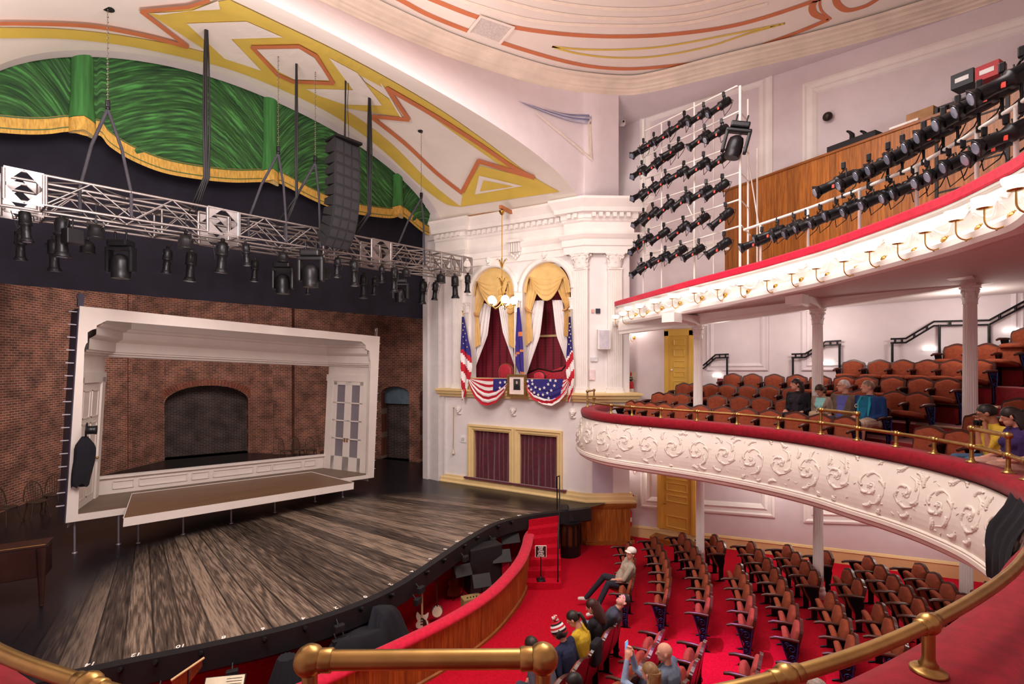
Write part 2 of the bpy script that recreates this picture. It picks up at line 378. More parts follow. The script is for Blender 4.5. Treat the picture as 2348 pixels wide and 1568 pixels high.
# ================================================================== right side wall
SX = 8.7
m = MB(); SW = Wall((SX, -5.45), (SX, -20))
def swall(u, v, z=0): return SW.w(u, v, z)
m.quad((SX, -5.45, -.2), (SX, -20, -.2), (SX, -20, 12.7), (SX, -5.45, 12.7)); m.box((SX+.11, -12.7, 6.3), (.2, 14.6, 13))
struct(m.build('wall_right', LILAC), 'pale lilac plaster side wall')
m = MB(); m.box((-9.2, -5, 6.3), (.2, 24, 13)); struct(m.build('wall_left', LILAC))
m = MB(); m.box((0, -19.5, 6.3), (18.4, .2, 13)); struct(m.build('wall_back', LILAC))
def moulding(wall, loop, prof, closed=True):
    """loop of (u, z); prof pairs (inset towards the panel centre, depth)"""
    n = len(loop); mb = MB(); cx = sum(p[0] for p in loop)/n; cz = sum(p[1] for p in loop)/n; rings = []
    for i, (u, z) in enumerate(loop):
        a = loop[i-1] if (closed or i) else loop[i]; b = loop[(i+1) % n] if (closed or i < n-1) else loop[i]
        def nrm(p, q):
            d = V((q[0]-p[0], q[1]-p[1])); 
            if d.length < 1e-6: return None
            d.normalize(); w = V((-d.y, d.x)); mid = V(((p[0]+q[0])/2-cx, (p[1]+q[1])/2-cz))
            return -w if w.dot(mid) > 0 else w
        n1 = nrm(a, (u, z)); n2 = nrm((u, z), b); n1 = n1 or n2; n2 = n2 or n1; s = (n1+n2); s = s/max(.3, s.dot(n1))
        rings.append([wall.w(u+s.x*o, z+s.y*o, d) for o, d in prof])
    if closed: rings.append(rings[0])
    mb.ring(rings, False, False, False); return mb
PM = [(0, 0), (0, .03), (.03, .045), (.06, .03), (.10, .03), (.13, .05), (.17, .03), (.20, .0)]
PMB = [(0, 0), (0, .045), (.05, .06), (.09, .03), (.16, .03), (.22, .075), (.29, .04), (.33, .0)]
k = 0
def sp(*l): return [SW.sz(*q) for q in l]
def rect(l): (a, b), (c, d) = l; return [(a, b), (c, b), (c, d), (a, d)]
def level_rect(tl, br): (a, b), (c, d) = sp(tl, br); return [(a, d), (c, d), (c, b), (a, b)]
for nm, loop, pr in [('orchestra wall left panel', [SW.sz(1470, 1045), SW.sz(1470, 1162), SW.sz(1777, 1186), SW.sz(1777, 1075)], PMB),
                 ('orchestra wall right panel', [SW.sz(1843, 1095), SW.sz(1843, 1197), SW.sz(2290, 1212), SW.sz(2290, 1095)], PMB),
                 ('gallery wall small panel', level_rect((1468, 262), (1772, 560)), PMB),
                 ('gallery wall large panel', [(SW.sz(1841, 190)[0], 12.15), (12.4, 12.15), (12.4, 8.3), (SW.sz(1841, 190)[0], 8.3)], PMB),
                 ('dress circle wall left panel', [SW.sz(1620, 640), SW.sz(1620, 850), SW.sz(1762, 850), SW.sz(1762, 640)], PM),
                 ('dress circle wall right panel', [SW.sz(1838, 640), SW.sz(1838, 850), SW.sz(2350, 850), SW.sz(2350, 560)], PM)]:
    k += 1; struct(moulding(SW, loop, pr).build('trim_%d' % (k+1), WHITE if 'dress' not in nm else LILAC), nm+' moulding')
m = MB(); m.sweep([V((SX, -5.8, 0)), V((SX, -6, 0))]+[V((SX, y, floor_z(y)+.1)) for y in [-6.5-.5*i for i in range(22)]], [(0, -.1), (.03, -.1), (.03, .17), (.045, .19), (.02, .24), (0, .25)])
struct(m.build('baseboard_right', CREAM))
# ceiling ------------------------------------------------------------
CZ = 12.6
crn_px = [(560, -90), (640, -45), (700, -15), (770, 18), (860, 60), (960, 103), (1050, 138), (1200, 185), (1300, 207), (1420, 218), (1500, 210), (1650, 174), (1900, 116), (2100, 62), (2335, -8), (2600, -100)]
ring0 = smooth_path([onz(x, y, CZ) for x, y in crn_px], 5)
for p in ring0: p.x = min(p.x, SX-.02)
cen = V((1.2, -11.5, 0))
RU = V((0, 0, 1))
m = MB()
prof = [(0, 0), (.0, .05), (.07, .07), (.09, .12), (.16, .13), (.18, .18), (.30, .22), (.34, .20), (.36, .26), (.50, .27), (.52, .33)]
left_ext = [V((-7.6, -11.5, CZ)), V((-6.8, -8.7, CZ)), V((-5.0, -7.3, CZ))]
ringp = smooth_path([V((-8.5, -14, CZ))]+left_ext+[ring0[0]], 6)[:-1]+ring0
m.sweep(ringp, [(o*.72, h) for o, h in prof], caps=False, smooth=False)
struct(m.build('trim_20', mat('cornice plaster', '#e5d6c6', .8, var=.1, scale=2)), 'moulded cornice round the oval ceiling')
m = MB(); m.box((0, -9.8, CZ+.42), (18.6, 20, .1)); struct(m.build('ceiling', WARMW), 'cream oval ceiling')
m = MB(); q0 = [p for p in ring0 if p.x > 2.5]; m.ring([[V((p.x, p.y, CZ)), V((p.x+.3, p.y+.1, CZ+.005)), V((SX+.02, max(-19, min(-5.4, p.y+.8)), CZ+.01))] for p in q0], False, False, False)
struct(m.build('ceiling', LILAC), 'lilac soffit outside the cornice')
CEZ = CZ+.36
def cpoly(pxs, n=6): return smooth_path([onz(x, y, CEZ) for x, y in pxs], n)
def strip(a, b, mb=None):
    mb = mb or MB(); n = min(len(a), len(b)); mb.ring([[a[i], b[i]] for i in range(n)], False, False, False); return mb
def ribbon(path, w, mb, z=None):
    L_ = offset(path, w/2); R_ = offset(path, -w/2)
    return mb.ring([[a, b] for a, b in zip(L_, R_)], False, False, False)
m = MB()
for l, w in (([(860, -30), (918, 0), (1000, 42), (1150, 98), (1300, 142), (1400, 157), (1500, 155), (1650, 134), (1800, 85), (1900, 45)], .14),
             ([(960, -15), (993, 0), (1090, 38), (1180, 63), (1300, 79), (1420, 84), (1550, 78), (1700, 55), (1868, 2), (1880, -10)], .14),
             ([(1868, 2), (1862, 18), (1870, 34), (1900, 45)], .14), ([(1880, -2), (1880, 14), (1886, 28), (1905, 45)], .05),
             ([(1915, -8), (1922, 12), (1945, 24), (1985, 14), (2012, -2)], .13)):
    ribbon(cpoly(l), w, m)
struct(m.build('trim_21', ORG), 'terracotta painted bands on the ceiling')
m = MB()
for l, w in (([(1266, 107), (1320, 122), (1400, 132), (1500, 130), (1620, 108), (1720, 76), (1800, 54)], .07), ([(1266, 107), (1330, 113), (1420, 114), (1520, 107), (1640, 86), (1800, 54)], .07)): ribbon(cpoly(l), w, m)
struct(m.build('trim_22', YEL), 'yellow painted sliver on the ceiling')
m = MB()
for d, l in enumerate([[(1100, -30), (1250, 6), (1400, 24), (1550, 20), (1700, -14)], [(1080, -14), (1250, 30), (1400, 46), (1570, 40), (1740, 0)], [(1040, 0), (1220, 50), (1400, 62), (1570, 56), (1760, 12)],
     [(800, 0), (950, 70), (1150, 138), (1300, 170), (1420, 181), (1560, 172), (1750, 130), (2000, 60), (2200, -10)]]):
    pp = cpoly(l); m.sweep(pp, [(0, .0), (.02, -.02), (.05, 0), (.07, -.015), (.1, 0)], caps=False)
struct(m.build('trim_23', mat('pale ring moulding', '#ecdccb', .8, var=.05)), 'thin ring mouldings of the ceiling')
m = MB(); hv = [onz(x, y, CEZ-.03) for x, y in ((1104, 38), (1175, 62), (1145, 97), (1077, 72))]
m.add(hv, [(0, 1, 2, 3)]); c = sum(hv, V())/4
m.k = 1
for i in range(4):
    a, b = hv[i], hv[(i+1) % 4]; a2 = c+(a-c)*1.12; b2 = c+(b-c)*1.12
    m.add([a, b, b2, a2, a+V((0, 0, -.03)), b+V((0, 0, -.03)), b2+V((0, 0, -.03)), a2+V((0, 0, -.03))], [(4, 5, 6, 7), (0, 1, 5, 4), (2, 3, 7, 6)])
one(m, 'ceiling_hatch', [mat('grey mesh panel', '#cfc5bf', .7, var=.15, scale=25), WARMW], 'square grey mesh hatch set in the cream ceiling', 'hatch')
# proscenium vault --------------------------------------------------
def arch_in(t): return V((-.05+(6.45 if math.cos(t) > 0 else 5.0)*math.cos(t), 0, 9.42+2.75*math.sin(t)))
def arch_top(x, k=0): q = (x+.05)/((6.6 if x > -.05 else 5.15)); return 9.42+2.85*math.sqrt(max(0, 1-min(1, q*q)))
def arch_out(t):
    c, s = math.cos(t), math.sin(t); e = .85
    return V((.45+6.75*(abs(c)**e)*(1 if c > 0 else -1), -5.15, 9.42+1.46*abs(s)**e))
NT, NS = 140, 20
tt = [(-.02+1.04*i/NT)*PI for i in range(NT+1)]
def vault(t, s):
    a, b = arch_in(t), arch_out(t); p = a.lerp(b, s); return p+V((0, 0, .25*math.sin(PI*s)*max(0, math.sin(t))))
m = MB(); G = [[vault(t, j/NS) for j in range(NS+1)] for t in tt]
m.ring(G, False, False, True)
vo = struct(m.build('ceiling', BAND), 'ivory vaulted sounding board over the stage apron')
allv = [p for r in G for p in r]; nn = NS+1
VB = BVHTree.FromPolygons([tuple(p) for p in allv], [(i*nn+j, i*nn+j+1, (i+1)*nn+j+1, (i+1)*nn+j) for i in range(NT) for j in range(NS)])
def vcast(px, py, lift=.012):
    lift *= 2.2
    d = ray(px, py).normalized(); h = VB.ray_cast(EYE, d)
    if h[0] is None: return None
    n = h[1]; n = n if n.dot(d) < 0 else -n
    return h[0]+n*lift
def densify(pl, step=14):
    o = []
    for a, b in zip(pl, pl[1:]):
        n = max(1, int(math.dist(a, b)/step)); o += [(a[0]+(b[0]-a[0])*i/n, a[1]+(b[1]-a[1])*i/n) for i in range(n)]
    o.append(pl[-1]); return o
def paint(mb, poly, lift=.012, step=22):
    """carry a flat stencil outline onto the vault"""
    pl = densify(list(poly)+[poly[0]], step)[:-1]; tr = tessellate_polygon([[V((x, y, 0)) for x, y in pl]]); tris = [[pl[i] for i in t] for t in tr]
    out = []
    while tris:
        t = tris.pop(); e = [math.dist(t[i], t[(i+1) % 3]) for i in range(3)]; k = e.index(max(e))
        if e[k] > step*1.5:
            a, b, c = t[k], t[(k+1) % 3], t[(k+2) % 3]; q = ((a[0]+b[0])/2, (a[1]+b[1])/2); tris += [[a, q, c], [q, b, c]]
        else: out.append(t)
    for t in out:
        p = [vcast(x, y, lift) for x, y in t]
        if all(p): mb.add(p, [(0, 1, 2)], smooth=True)
def spx(pl, n=6): return [(p.x, p.y) for p in smooth_path(pl, n)]
m = MB()
Ylo_t = spx([(-60, 62), (0, 60), (150, 64), (300, 82), (450, 112), (600, 160), (720, 210), (820, 268), (900, 330), (980, 410), (1040, 460), (1060, 473)], 5)
Ylo_b = spx([(-60, 84), (0, 84), (150, 86), (300, 104), (450, 136), (560, 168), (700, 228), (800, 284), (880, 345), (960, 420), (1020, 465), (1057, 473)], 5)
def band(a, b): return a+b[::-1]
for i in range(min(len(Ylo_t), len(Ylo_b))-1): paint(m, [Ylo_t[i], Ylo_t[i+1], Ylo_b[i+1], Ylo_b[i]])
Yhi_t = spx([(525, -5), (640, 50), (760, 108), (880, 172), (1000, 243), (1100, 312), (1200, 388), (1250, 420), (1284, 438)], 5)
Yhi_b = spx([(490, 5), (600, 65), (740, 128), (860, 188), (960, 245), (1080, 330), (1160, 385), (1230, 425), (1284, 438)], 5)
for i in range(min(len(Yhi_t), len(Yhi_b))-1): paint(m, [Yhi_t[i], Yhi_t[i+1], Yhi_b[i+1], Yhi_b[i]])
paint(m, [(340, 27), (430, 15), (525, -5), (640, 50), (700, 95), (800, 160), (900, 230), (925, 268), (870, 258), (760, 240), (640, 175), (500, 138), (460, 105)])
paint(m, [(1057, 473), (1100, 385), (1284, 438)]); paint(m, [(1062, 440), (1100, 378), (1200, 402), (1240, 418), (1284, 438), (1057, 473)])
m.k = 1
for pl in ([(427, 48), (565, 43), (650, 80), (530, 84), (600, 158), (515, 130)], [(755, 127), (820, 162), (877, 238), (790, 236), (730, 215), (702, 200), (745, 200), (810, 202)],
           [(500, -5), (505, 15), (345, 24), (365, 28), (440, 18)], [(878, 190), (925, 268), (920, 268), (872, 185)], [(1100, 400), (1200, 424), (1090, 444)], ):
    paint(m, pl, .02)
m.k = 0; paint(m, [(1110, 410), (1180, 424), (1102, 436)], .028)
m.k = 2
def stroke(pl, w, lift=.026):
    pl = densify(pl, 12)
    for a, b in zip(pl, pl[1:]):
        dx, dy = b[0]-a[0], b[1]-a[1]; L_ = math.hypot(dx, dy) or 1; nx, ny = -dy/L_*w/2, dx/L_*w/2; e = .5/L_*w*.4
        paint(m, [(a[0]-dx*e+nx, a[1]-dy*e+ny), (b[0]+dx*e+nx, b[1]+dy*e+ny), (b[0]+dx*e-nx, b[1]+dy*e-ny), (a[0]-dx*e-nx, a[1]-dy*e-ny)], lift, 40)
stroke(spx([(-50, 47), (40, 46), (200, 52), (330, 75), (425, 100)], 6), 9); stroke([(430, 101), (322, 18), (430, 8), (480, -8)], 9)
m.k = 1; paint(m, [(588, 108), (686, 106), (722, 128), (758, 180), (675, 178), (640, 160)], .02); m.k = 2
stroke([(578, 102), (686, 100), (726, 122), (765, 186), (672, 182), (636, 166), (578, 102)], 8)
stroke([(850, 262), (938, 270), (888, 196)], 9)
stroke(spx([(890, 198), (1000, 262), (1100, 326), (1175, 378), (1225, 404)], 5), 9); stroke([(1222, 402), (1098, 366), (1062, 436)], 10)
stroke(spx([(850, 262), (930, 326), (1000, 392), (1060, 440)], 5), 8)
struct(m.build('trim_24', [YEL, BAND, ORG]), 'yellow and terracotta geometric stencil on the vault')
# inner reveal, outer spandrel
m = MB(); m.ring([[arch_in(t), arch_in(t)+V((0, .35, 0))] for t in tt], False, False, True)
m.ring([[arch_in(t)+V((0, .35, 0)), arch_in(t)+V((0, .35, 0))+V((arch_in(t).x*.12, 0, 1.2))] for t in tt], False, False, True)
struct(m.build('trim_25', LILAC), 'reveal of the proscenium arch')
m = MB(); ka = []; kb = []
npt = 40
tA = [PI*(1.0-.985*i/npt) for i in range(npt+1)]
outer = [arch_out(t) for t in tA]+[V((7.9, -5.3, 9.7)), V((SX, -5.45, 9.7))]
cr = [p for p in ringp if p.y > -30]
i0 = 0
def ringat(px):
    h = plan_hit(px, ringp); return h[0] if h else None
kb = []
for p in outer:
    rel = p-EYE; px = 1174+FL*rel.dot(RT)/max(.3, rel.dot(FW)); q = ringat(min(px, 1421)) if rel.dot(FW) > .5 and px > -400 else None
    kb.append(q)
lastq = ringp[6]
kb = [q if q is not None else V((p.x, min(-7.5, -8.2), CZ)) for p, q in zip(outer, kb)]
m.ring([[a, a.lerp(V((b.x, b.y, CZ)), .5), V((b.x, b.y, CZ))] for a, b in zip(outer, kb)], False, False, True)
so = m.build('wall_front_spandrel', LILAC); struct(so, 'lilac spandrel between the vault and the ceiling')
SB = BVHTree.FromPolygons([tuple(v.co) for v in so.data.vertices], [tuple(p.vertices) for p in so.data.polygons])
def scast(px, py, lift=.012):
    lift *= 4
    d = ray(px, py).normalized(); h = SB.ray_cast(EYE, d)
    if h[0] is None: return None
    n = h[1]; n = n if n.dot(d) < 0 else -n; return h[0]+n*lift
_v = vcast
m = MB(); vcast = scast
A_ = spx([(1184, 234), (1240, 250), (1300, 262), (1353, 263)], 6)
def below(k): return [(x, y+k*(x-1184)/169) for x, y in A_]
paint(m, A_+below(22)[::-1]); m.k = 1; paint(m, below(5)+below(10)[::-1], .02, 14); m.k = 0
m.k = 1; paint(m, below(14)+below(22)[::-1], .018, 14)
m.k = 2; paint(m, [(1345, 285), (1353, 263), (1354, 368), (1348, 350)], .018); paint(m, [(1228, 262), (1352, 362), (1354, 368), (1225, 262)], .018)
vcast = _v
struct(m.build('trim_26', [BLUEG, BLUEL, mat('faded cream line', '#eaddca', .8)]), 'slate blue painted triangle on the spandrel')
# ================================================================== classical pieces
def capital(mb, c, r, h, M=None, square=1.0):
    """Corinthian capital; c = foot of the bell"""
    c = V(c); T = lambda p: c+(M @ V(p) if M else V(p))
    n = 16; prof = [(r*1.12, 0), (r*1.12, h*.04), (r*.98, h*.06), (r*1.0, h*.3), (r*1.1, h*.6), (r*1.35, h*.85)]
    mb.ring([[T((a*math.cos(2*PI*k/n), a*math.sin(2*PI*k/n), z)) for k in range(n)] for a, z in prof], True, True, True)
    for row, (z0, zh, rr, off, cnt) in enumerate([(h*.06, h*.34, r*1.0, 0, 8), (h*.1, h*.58, r*1.03, .5, 8)]):
        for i in range(cnt):
            a = 2*PI*(i+off)/cnt; ca, sa = math.cos(a), math.sin(a); rings = []
            for t in (0, .25, .5, .75, .92, 1.0, .93):
                w = r*.36*(1-.55*t*t); out = rr+r*(.03+.42*max(0, t-.35)**1.3); z = z0+zh*(t if t <= 1 else 1)
                if len(rings) == 6: out += r*.16; z = z0+zh*.9; w = r*.1
                row_ = []
                for u in (-1, -.5, 0, .5, 1):
                    x = out-(r*.06 if abs(u) == 1 else 0)+(r*.03 if u == 0 else 0); y = u*w
                    row_.append(T((x*ca-y*sa, x*sa+y*ca, z)))
                rings.append(row_)
            mb.ring(rings, False, False, True)
    for i in range(4):                                   # corner volutes
        a = PI/4+PI/2*i; ca, sa = math.cos(a), math.sin(a)
        for sd in (-1, 1):
            pts = []
            for k in range(15):
                th = k/14*PI*2.4; q = r*.27*(1-k/18); x = r*1.62+q*math.cos(PI*.9-th)-r*.1; z = h*.72+q*math.sin(PI*.9-th); y = sd*r*.07
                pts.append(T((x*ca-y*sa, x*sa+y*ca, z)))
            pts = [T(((r*1.12)*ca, (r*1.12)*sa, h*.5))]+pts
            mb.tube(pts, [r*.05]+[r*.075]*6+[r*.06]*9, 5)
        b = PI/2*i; mb.ball(T((r*1.42*math.cos(b), r*1.42*math.sin(b), h*.9)), r*.16, 8)
    ab = []
    for i in range(4):
        a0 = PI/4+PI/2*i; a1 = a0+PI/2
        for t in (0.04, .25, .5, .75, .96):
            p = V((math.cos(a0), math.sin(a0), 0)).lerp(V((math.cos(a1), math.sin(a1), 0)), t)*r*2.0; p *= 1-.10*math.sin(PI*t); ab.append(p)
    for z0, z1, k in ((h*.86, h*.93, .95), (h*.93, h, 1.04)):
        mb.ring([[T((p.x*k, p.y*k, z)) for p in ab] for z in (z0, z1)], True, True, False)
def fluted(mb, c, r0, r1, h, n=20):
    rings = []
    for z in (0, .33, .66, 1):
        r = r0+(r1-r0)*z; rings.append([V(c)+V((math.cos(2*PI*k/(n*2))*r*(1 if k % 2 else .9), math.sin(2*PI*k/(n*2))*r*(1 if k % 2 else .9), h*z)) for k in range(n*2)])
    mb.ring(rings, True, True, False)
def column(x, y, z0, z1, r, label, group):
    t = thing('fluted_column', label, 'column', (x, y, z0), 0, group); c = V((x, y, z0)); h = z1-z0; ch = r*2.9
    m = MB(); m.lathe(c, [(r*1.45, 0), (r*1.45, .06), (r*1.5, .09), (r*1.35, .14), (r*1.2, .16), (r*1.28, .2), (r*1.05, .24)], n=20); m.build('base', WHITE, t)
    m = MB(); fluted(m, c+V((0, 0, .22)), r, r*.86, h-.22-ch); m.build('shaft', WHITE, t)
    m = MB(); capital(m, c+V((0, 0, h-ch)), r*.88, ch); m.build('capital', WHITE, t)
    return t
# ================================================================== wall of boxes
WB = Wall((6.25, 0), (7.2, -5.2)); PF = Wall((7.2, -5.2), (8.05, -6.15)); PR = Wall((8.05, -6.15), (SX, -5.5))
def arch_loop(pl, pr, ptop, zb):
    a = WB.sz(pl, 800)[0]; b = WB.sz(pr, 800)[0]; zt = WB.sz((pl+pr)/2, ptop)[1]; r = abs(b-a)/2; c = (a+b)/2; zs = zt-r*1.05
    return [(a, zb)]+[(c-r*math.cos(PI*i/24), zs+r*1.05*math.sin(PI*i/24)) for i in range(25)]+[(b, zb)], (min(a, b), max(a, b), zs, zt, c, r)
ZB = 4.72
AL, iL = arch_loop(1081, 1179, 612, ZB); AR, iR = arch_loop(1198, 1309, 600, ZB)
dL = [WB.sz(1078, 972), WB.sz(1078, 1098)]; ds0 = WB.sz(1086, 1000)[0]; ds1 = WB.sz(1280, 1000)[0]; dz1 = WB.sz(1086, 982)[1]; dz0 = WB.sz(1086, 1102)[1]
m = MB(); LW = WB.L
door_hole = [(ds0, dz0), (ds1, dz0), (ds1, dz1), (ds0, dz1)]
m.poly([(0, 1.0), (LW, 1.0), (LW, 9.95), (0, 9.95)], WB.f, [AL, AR, door_hole])
for l in (AL, AR):
    n = len(l); m.add([WB.w(u, v, 0) for u, v in l]+[WB.w(u, v, -.28) for u, v in l], [(i, (i+1) % n, n+(i+1) % n, n+i) for i in range(n)])
m.quad(PF.w(0, -.1), PF.w(PF.L, -.1), PF.w(PF.L, 9.95), PF.w(0, 9.95)); m.quad(PR.w(0, -.1), PR.w(PR.L, -.1), PR.w(PR.L, 9.95), PR.w(0, 9.95))
struct(m.build('wall_stage_box', mat('box wall plaster', '#ece6e6', .75, var=.03, scale=3)), 'white plaster wall of the stage boxes with two arched openings')
# arch architraves
m = MB()
for l, inf in ((AL, iL), (AR, iR)):
    for (o, d, ww) in ((0, .05, .16), (.16, .02, .05)):
        rings = []
        for u, v in l[1:-1]:
            dx, dz = u-inf[4], (v-inf[2])/1.05; q = math.hypot(dx, dz) or 1; dx, dz = dx/q, dz/q
            rings.append([WB.w(u+dx*o, v+dz*o, 0), WB.w(u+dx*o, v+dz*o, d), WB.w(u+dx*(o+ww), v+dz*(o+ww), d), WB.w(u+dx*(o+ww), v+dz*(o+ww), 0)])
        m.ring(rings, False, False, True)
struct(m.build('trim_30', WHITE), 'moulded arches over the box openings')
# entablature
prof = [(.0, 8.42), (.06, 8.42), (.06, 8.62), (.10, 8.64), (.10, 8.82), (.14, 8.86), (.2, 8.95), (.2, 8.99), (.05, 9.0), (.05, 9.32), (.1, 9.36), (.1, 9.42), (.13, 9.42), (.13, 9.56), (.27, 9.58), (.29, 9.7), (.34, 9.78), (.42, 9.9), (.42, 9.97), (0, 9.97)]
s1_ = WB.sz(1056, 500, .35)[0]; s2_ = WB.sz(1291, 470, .35)[0]
PJ = .16
path = [WB.w(-.15, 0, PJ), WB.w(s1_, 0, PJ), WB.w(s1_+.01, 0, 0), WB.w(s2_, 0, 0), WB.w(s2_+.01, 0, PJ), WB.w(LW-.02, 0, PJ), PF.w(PF.L+.0, 0, PJ)+V((.05, 0, 0)), PR.w(PR.L, 0, PJ)]
m = MB()
for a, b in zip(path, path[1:]):
    pass
m.sweep(path, prof)
struct(m.build('trim_31', WHITE), 'white entablature over the boxes')
m = MB()
def dentils(a, b, z, d, sp=.2):
    L_ = (b-a).length; n = int(L_/sp); t = (b-a).normalized(); nn_ = V((t.y, -t.x, 0)); nn_ = -nn_ if nn_.dot(EYE-a) < 0 else nn_
    ang = math.atan2(t.y, t.x)
    for i in range(n): m.box(a+t*(sp*(i+.5))+nn_*d+V((0, 0, z)), (.11, .12, .12), ang)
dentils(WB.w(0, 0, PJ+.18), WB.w(s1_, 0, PJ+.18), 9.49, 0); dentils(WB.w(s1_+.15, 0, .18), WB.w(s2_, 0, .18), 9.49, 0)
dentils(WB.w(s2_+.1, 0, PJ+.18), WB.w(LW, 0, PJ+.18), 9.49, 0); dentils(PF.w(.05, 0, PJ+.18), PF.w(PF.L, 0, PJ+.18), 9.49, 0)
struct(m.build('trim_32', WHITE), 'dentil course')
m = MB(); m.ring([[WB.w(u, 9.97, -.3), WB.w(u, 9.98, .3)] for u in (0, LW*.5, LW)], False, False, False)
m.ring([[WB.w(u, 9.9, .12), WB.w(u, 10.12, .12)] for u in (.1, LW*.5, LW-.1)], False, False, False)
struct(m.build('trim_33', mat('terracotta shadow strip', '#b98a68', .8, var=.05)), 'terracotta strip above the entablature')  # brown fascia strip in its own colour
# pilasters
def pilaster(wall, px0, px1, z0, z1, d=.12, ch=.42, nm='trim_34'):
    a = wall.sz(px0, 800)[0]; b = wall.sz(px1, 800)[0]; a, b = min(a, b), max(a, b); w_ = b-a; mid = (a+b)/2; m = MB()
    ang = math.atan2(wall.t.y, wall.t.x); n = 7; out = [(a, 0), (a, d)]
    for i in range(n):
        x0 = a+w_*(.06+.88*i/n); x1 = x0+w_*.88/n; out += [(x0+.2*w_/n, d), (x0+.3*w_/n, d-.03), (x1-.1*w_/n, d-.03), (x1, d)]
    out += [(b, d), (b, 0)]
    lo = [wall.w(u, z0+.2, q) for u, q in out]; hi = [wall.w(u, z1-ch, q) for u, q in out]
    m.add(lo+hi, [(i, i+1, len(out)+i+1, len(out)+i) for i in range(len(out)-1)])
    for zz, hh, k in ((z0+.05, .1, 1.28), (z0+.15, .1, 1.14), (z1-ch-.02, .04, 1.1)):
        m.box(wall.w(mid, zz, d*k/2), (w_*k, d*k, hh), ang)
    M = Matrix(((wall.t.x, wall.n.x, 0), (wall.t.y, wall.n.y, 0), (0, 0, 1))) @ Matrix.Diagonal((1, .55, 1))
    capital(m, wall.w(mid, z1-ch, d*.35), w_*.48, ch, M)
    return struct(m.build(nm, WHITE), 'white fluted pilaster of the stage boxes')
pilaster(WB, 1318, 1350, 4.3, 8.42, nm='trim_34'); pilaster(PF, 1392, 1424, 4.3, 8.42, nm='trim_35'); pilaster(WB, 1043, 1064, 4.3, 8.42, nm='trim_36')
pilaster(WB, 1064, 1077, 4.4, WB.sz(1069, 694)[1], .09, .32, 'trim_37'); pilaster(WB, 1184, 1194, 4.4, WB.sz(1189, 690)[1], .09, .32, 'trim_38'); pilaster(WB, 1307, 1317, 4.4, WB.sz(1312, 682)[1], .09, .32, 'trim_39')
# ledges
m = MB(); ledge = [(0, 4.08), (.12, 4.08), (.14, 4.14), (.22, 4.18), (.24, 4.26), (.3, 4.28), (.3, 4.34), (0, 4.36)]
m.sweep([WB.w(-.1, 0), WB.w(LW, 0), PF.w(PF.L, 0), PR.w(PR.L, 0)], ledge); struct(m.build('trim_40', CREAM), 'cream ledge under the boxes')
m = MB(); m.sweep([WB.w(.0, 0), WB.w(LW, 0), PF.w(PF.L, 0), PR.w(PR.L, 0)], [(0, 1.12), (.14, 1.12), (.15, 1.18), (.10, 1.22), (.10, 1.3), (.06, 1.34), (.05, 1.4), (0, 1.4)])
struct(m.build('trim_41', CREAM), 'cream plinth along the stage')
m = MB(); fs = (0, PF.L+.0)
m.add([WB.w(LW-.35, -.1, .1), PF.w(0, -.1, .1), PF.w(PF.L, -.1, .1), PR.w(PR.L, -.1, .1), WB.w(LW-.35, 1.1, .1), PF.w(0, 1.1, .1), PF.w(PF.L, 1.1, .1), PR.w(PR.L, 1.1, .1)],
      [(0, 1, 5, 4), (1, 2, 6, 5), (2, 3, 7, 6)], [(0, 0), (.35, 0), (1.6, 0), (2.6, 0), (0, 1.2), (.35, 1.2), (1.6, 1.2), (2.6, 1.2)])
m.k = 1; m.sweep([WB.w(LW-.35, 0), WB.w(LW, 0), PF.w(PF.L, 0), PR.w(PR.L, 0)], [(.1, .98), (.14, .98), (.16, 1.05), (.16, 1.12), (.1, 1.13)])
m.sweep([WB.w(LW-.35, 0), WB.w(LW, 0), PF.w(PF.L, 0), PR.w(PR.L, 0)], [(.1, -.1), (.12, -.1), (.12, .02), (.1, .03)])
struct(m.build('trim_42', [OAK, OAKP]), 'oak boarded base at the corner of the stage')
# framed curtained opening onto the stage
m = MB()
def frm(a, b, z0, z1, wdt, m, wall=WB, bot=False):
    P_ = [(0, .0), (0, .09), (wdt*.3, .1), (wdt*.45, .06), (wdt*.75, .06), (wdt*.85, .03), (wdt, .02), (wdt, -.12)]
    lp = [(a, z0), (a, z1), (b, z1), (b, z0)]; rings = [[wall.w(a+o, z0, d) for o, d in P_], [wall.w(a+o, z1-o, d) for o, d in P_], [wall.w(b-o, z1-o, d) for o, d in P_], [wall.w(b-o, z0, d) for o, d in P_]]
    m.ring(rings, False, False, False)
sm_ = WB.sz(1180, 1000)[0]; fa = WB.sz(1075, 1000)[0]; fb = WB.sz(1291, 1000)[0]
frm(fa, sm_, dz0, dz1+.14, .2, m); frm(sm_, fb, dz0, dz1+.14, .2, m)
struct(m.build('trim_43', CREAM), 'cream double frame of the curtained stage door')
MAROON = mat('maroon velvet', '#571226', .9, var=.3, scale=9, bump=.15, bscale=150, sheen=.5)
for nm, a, b in (('left', fa+.16, sm_-.14), ('right', sm_+.16, fb-.14)):
    m = MB(); rings = []; n = 70
    for k in range(9):
        z = dz1+.02-(dz1-dz0+.0)*k/8; row = []
        for i in range(n+1):
            u = a+(b-a)*i/n; ph = u*34+math.sin(u*7+2)*1.5; amp = .035*(.5+.6*k/8); row.append(WB.w(u, z+(.03*math.sin(ph) if k == 8 else 0), -.08+amp*math.sin(ph)+.02*math.sin(u*11+k*.5)))
        rings.append(row)
    m.ring(rings, False, False, True); one(m, 'stage_curtain', MAROON, 'maroon velvet curtain in the %s half of the cream stage-side frame' % nm, 'curtain', 'curtains of the stage-side opening')
m = MB(); m.ring([[WB.w(u, 1.42, .02), WB.w(u, 1.43, .15), WB.w(u, 1.38, .17)] for u in (fa-.1, (fa+fb)/2, fb+.15)], False, False, False)
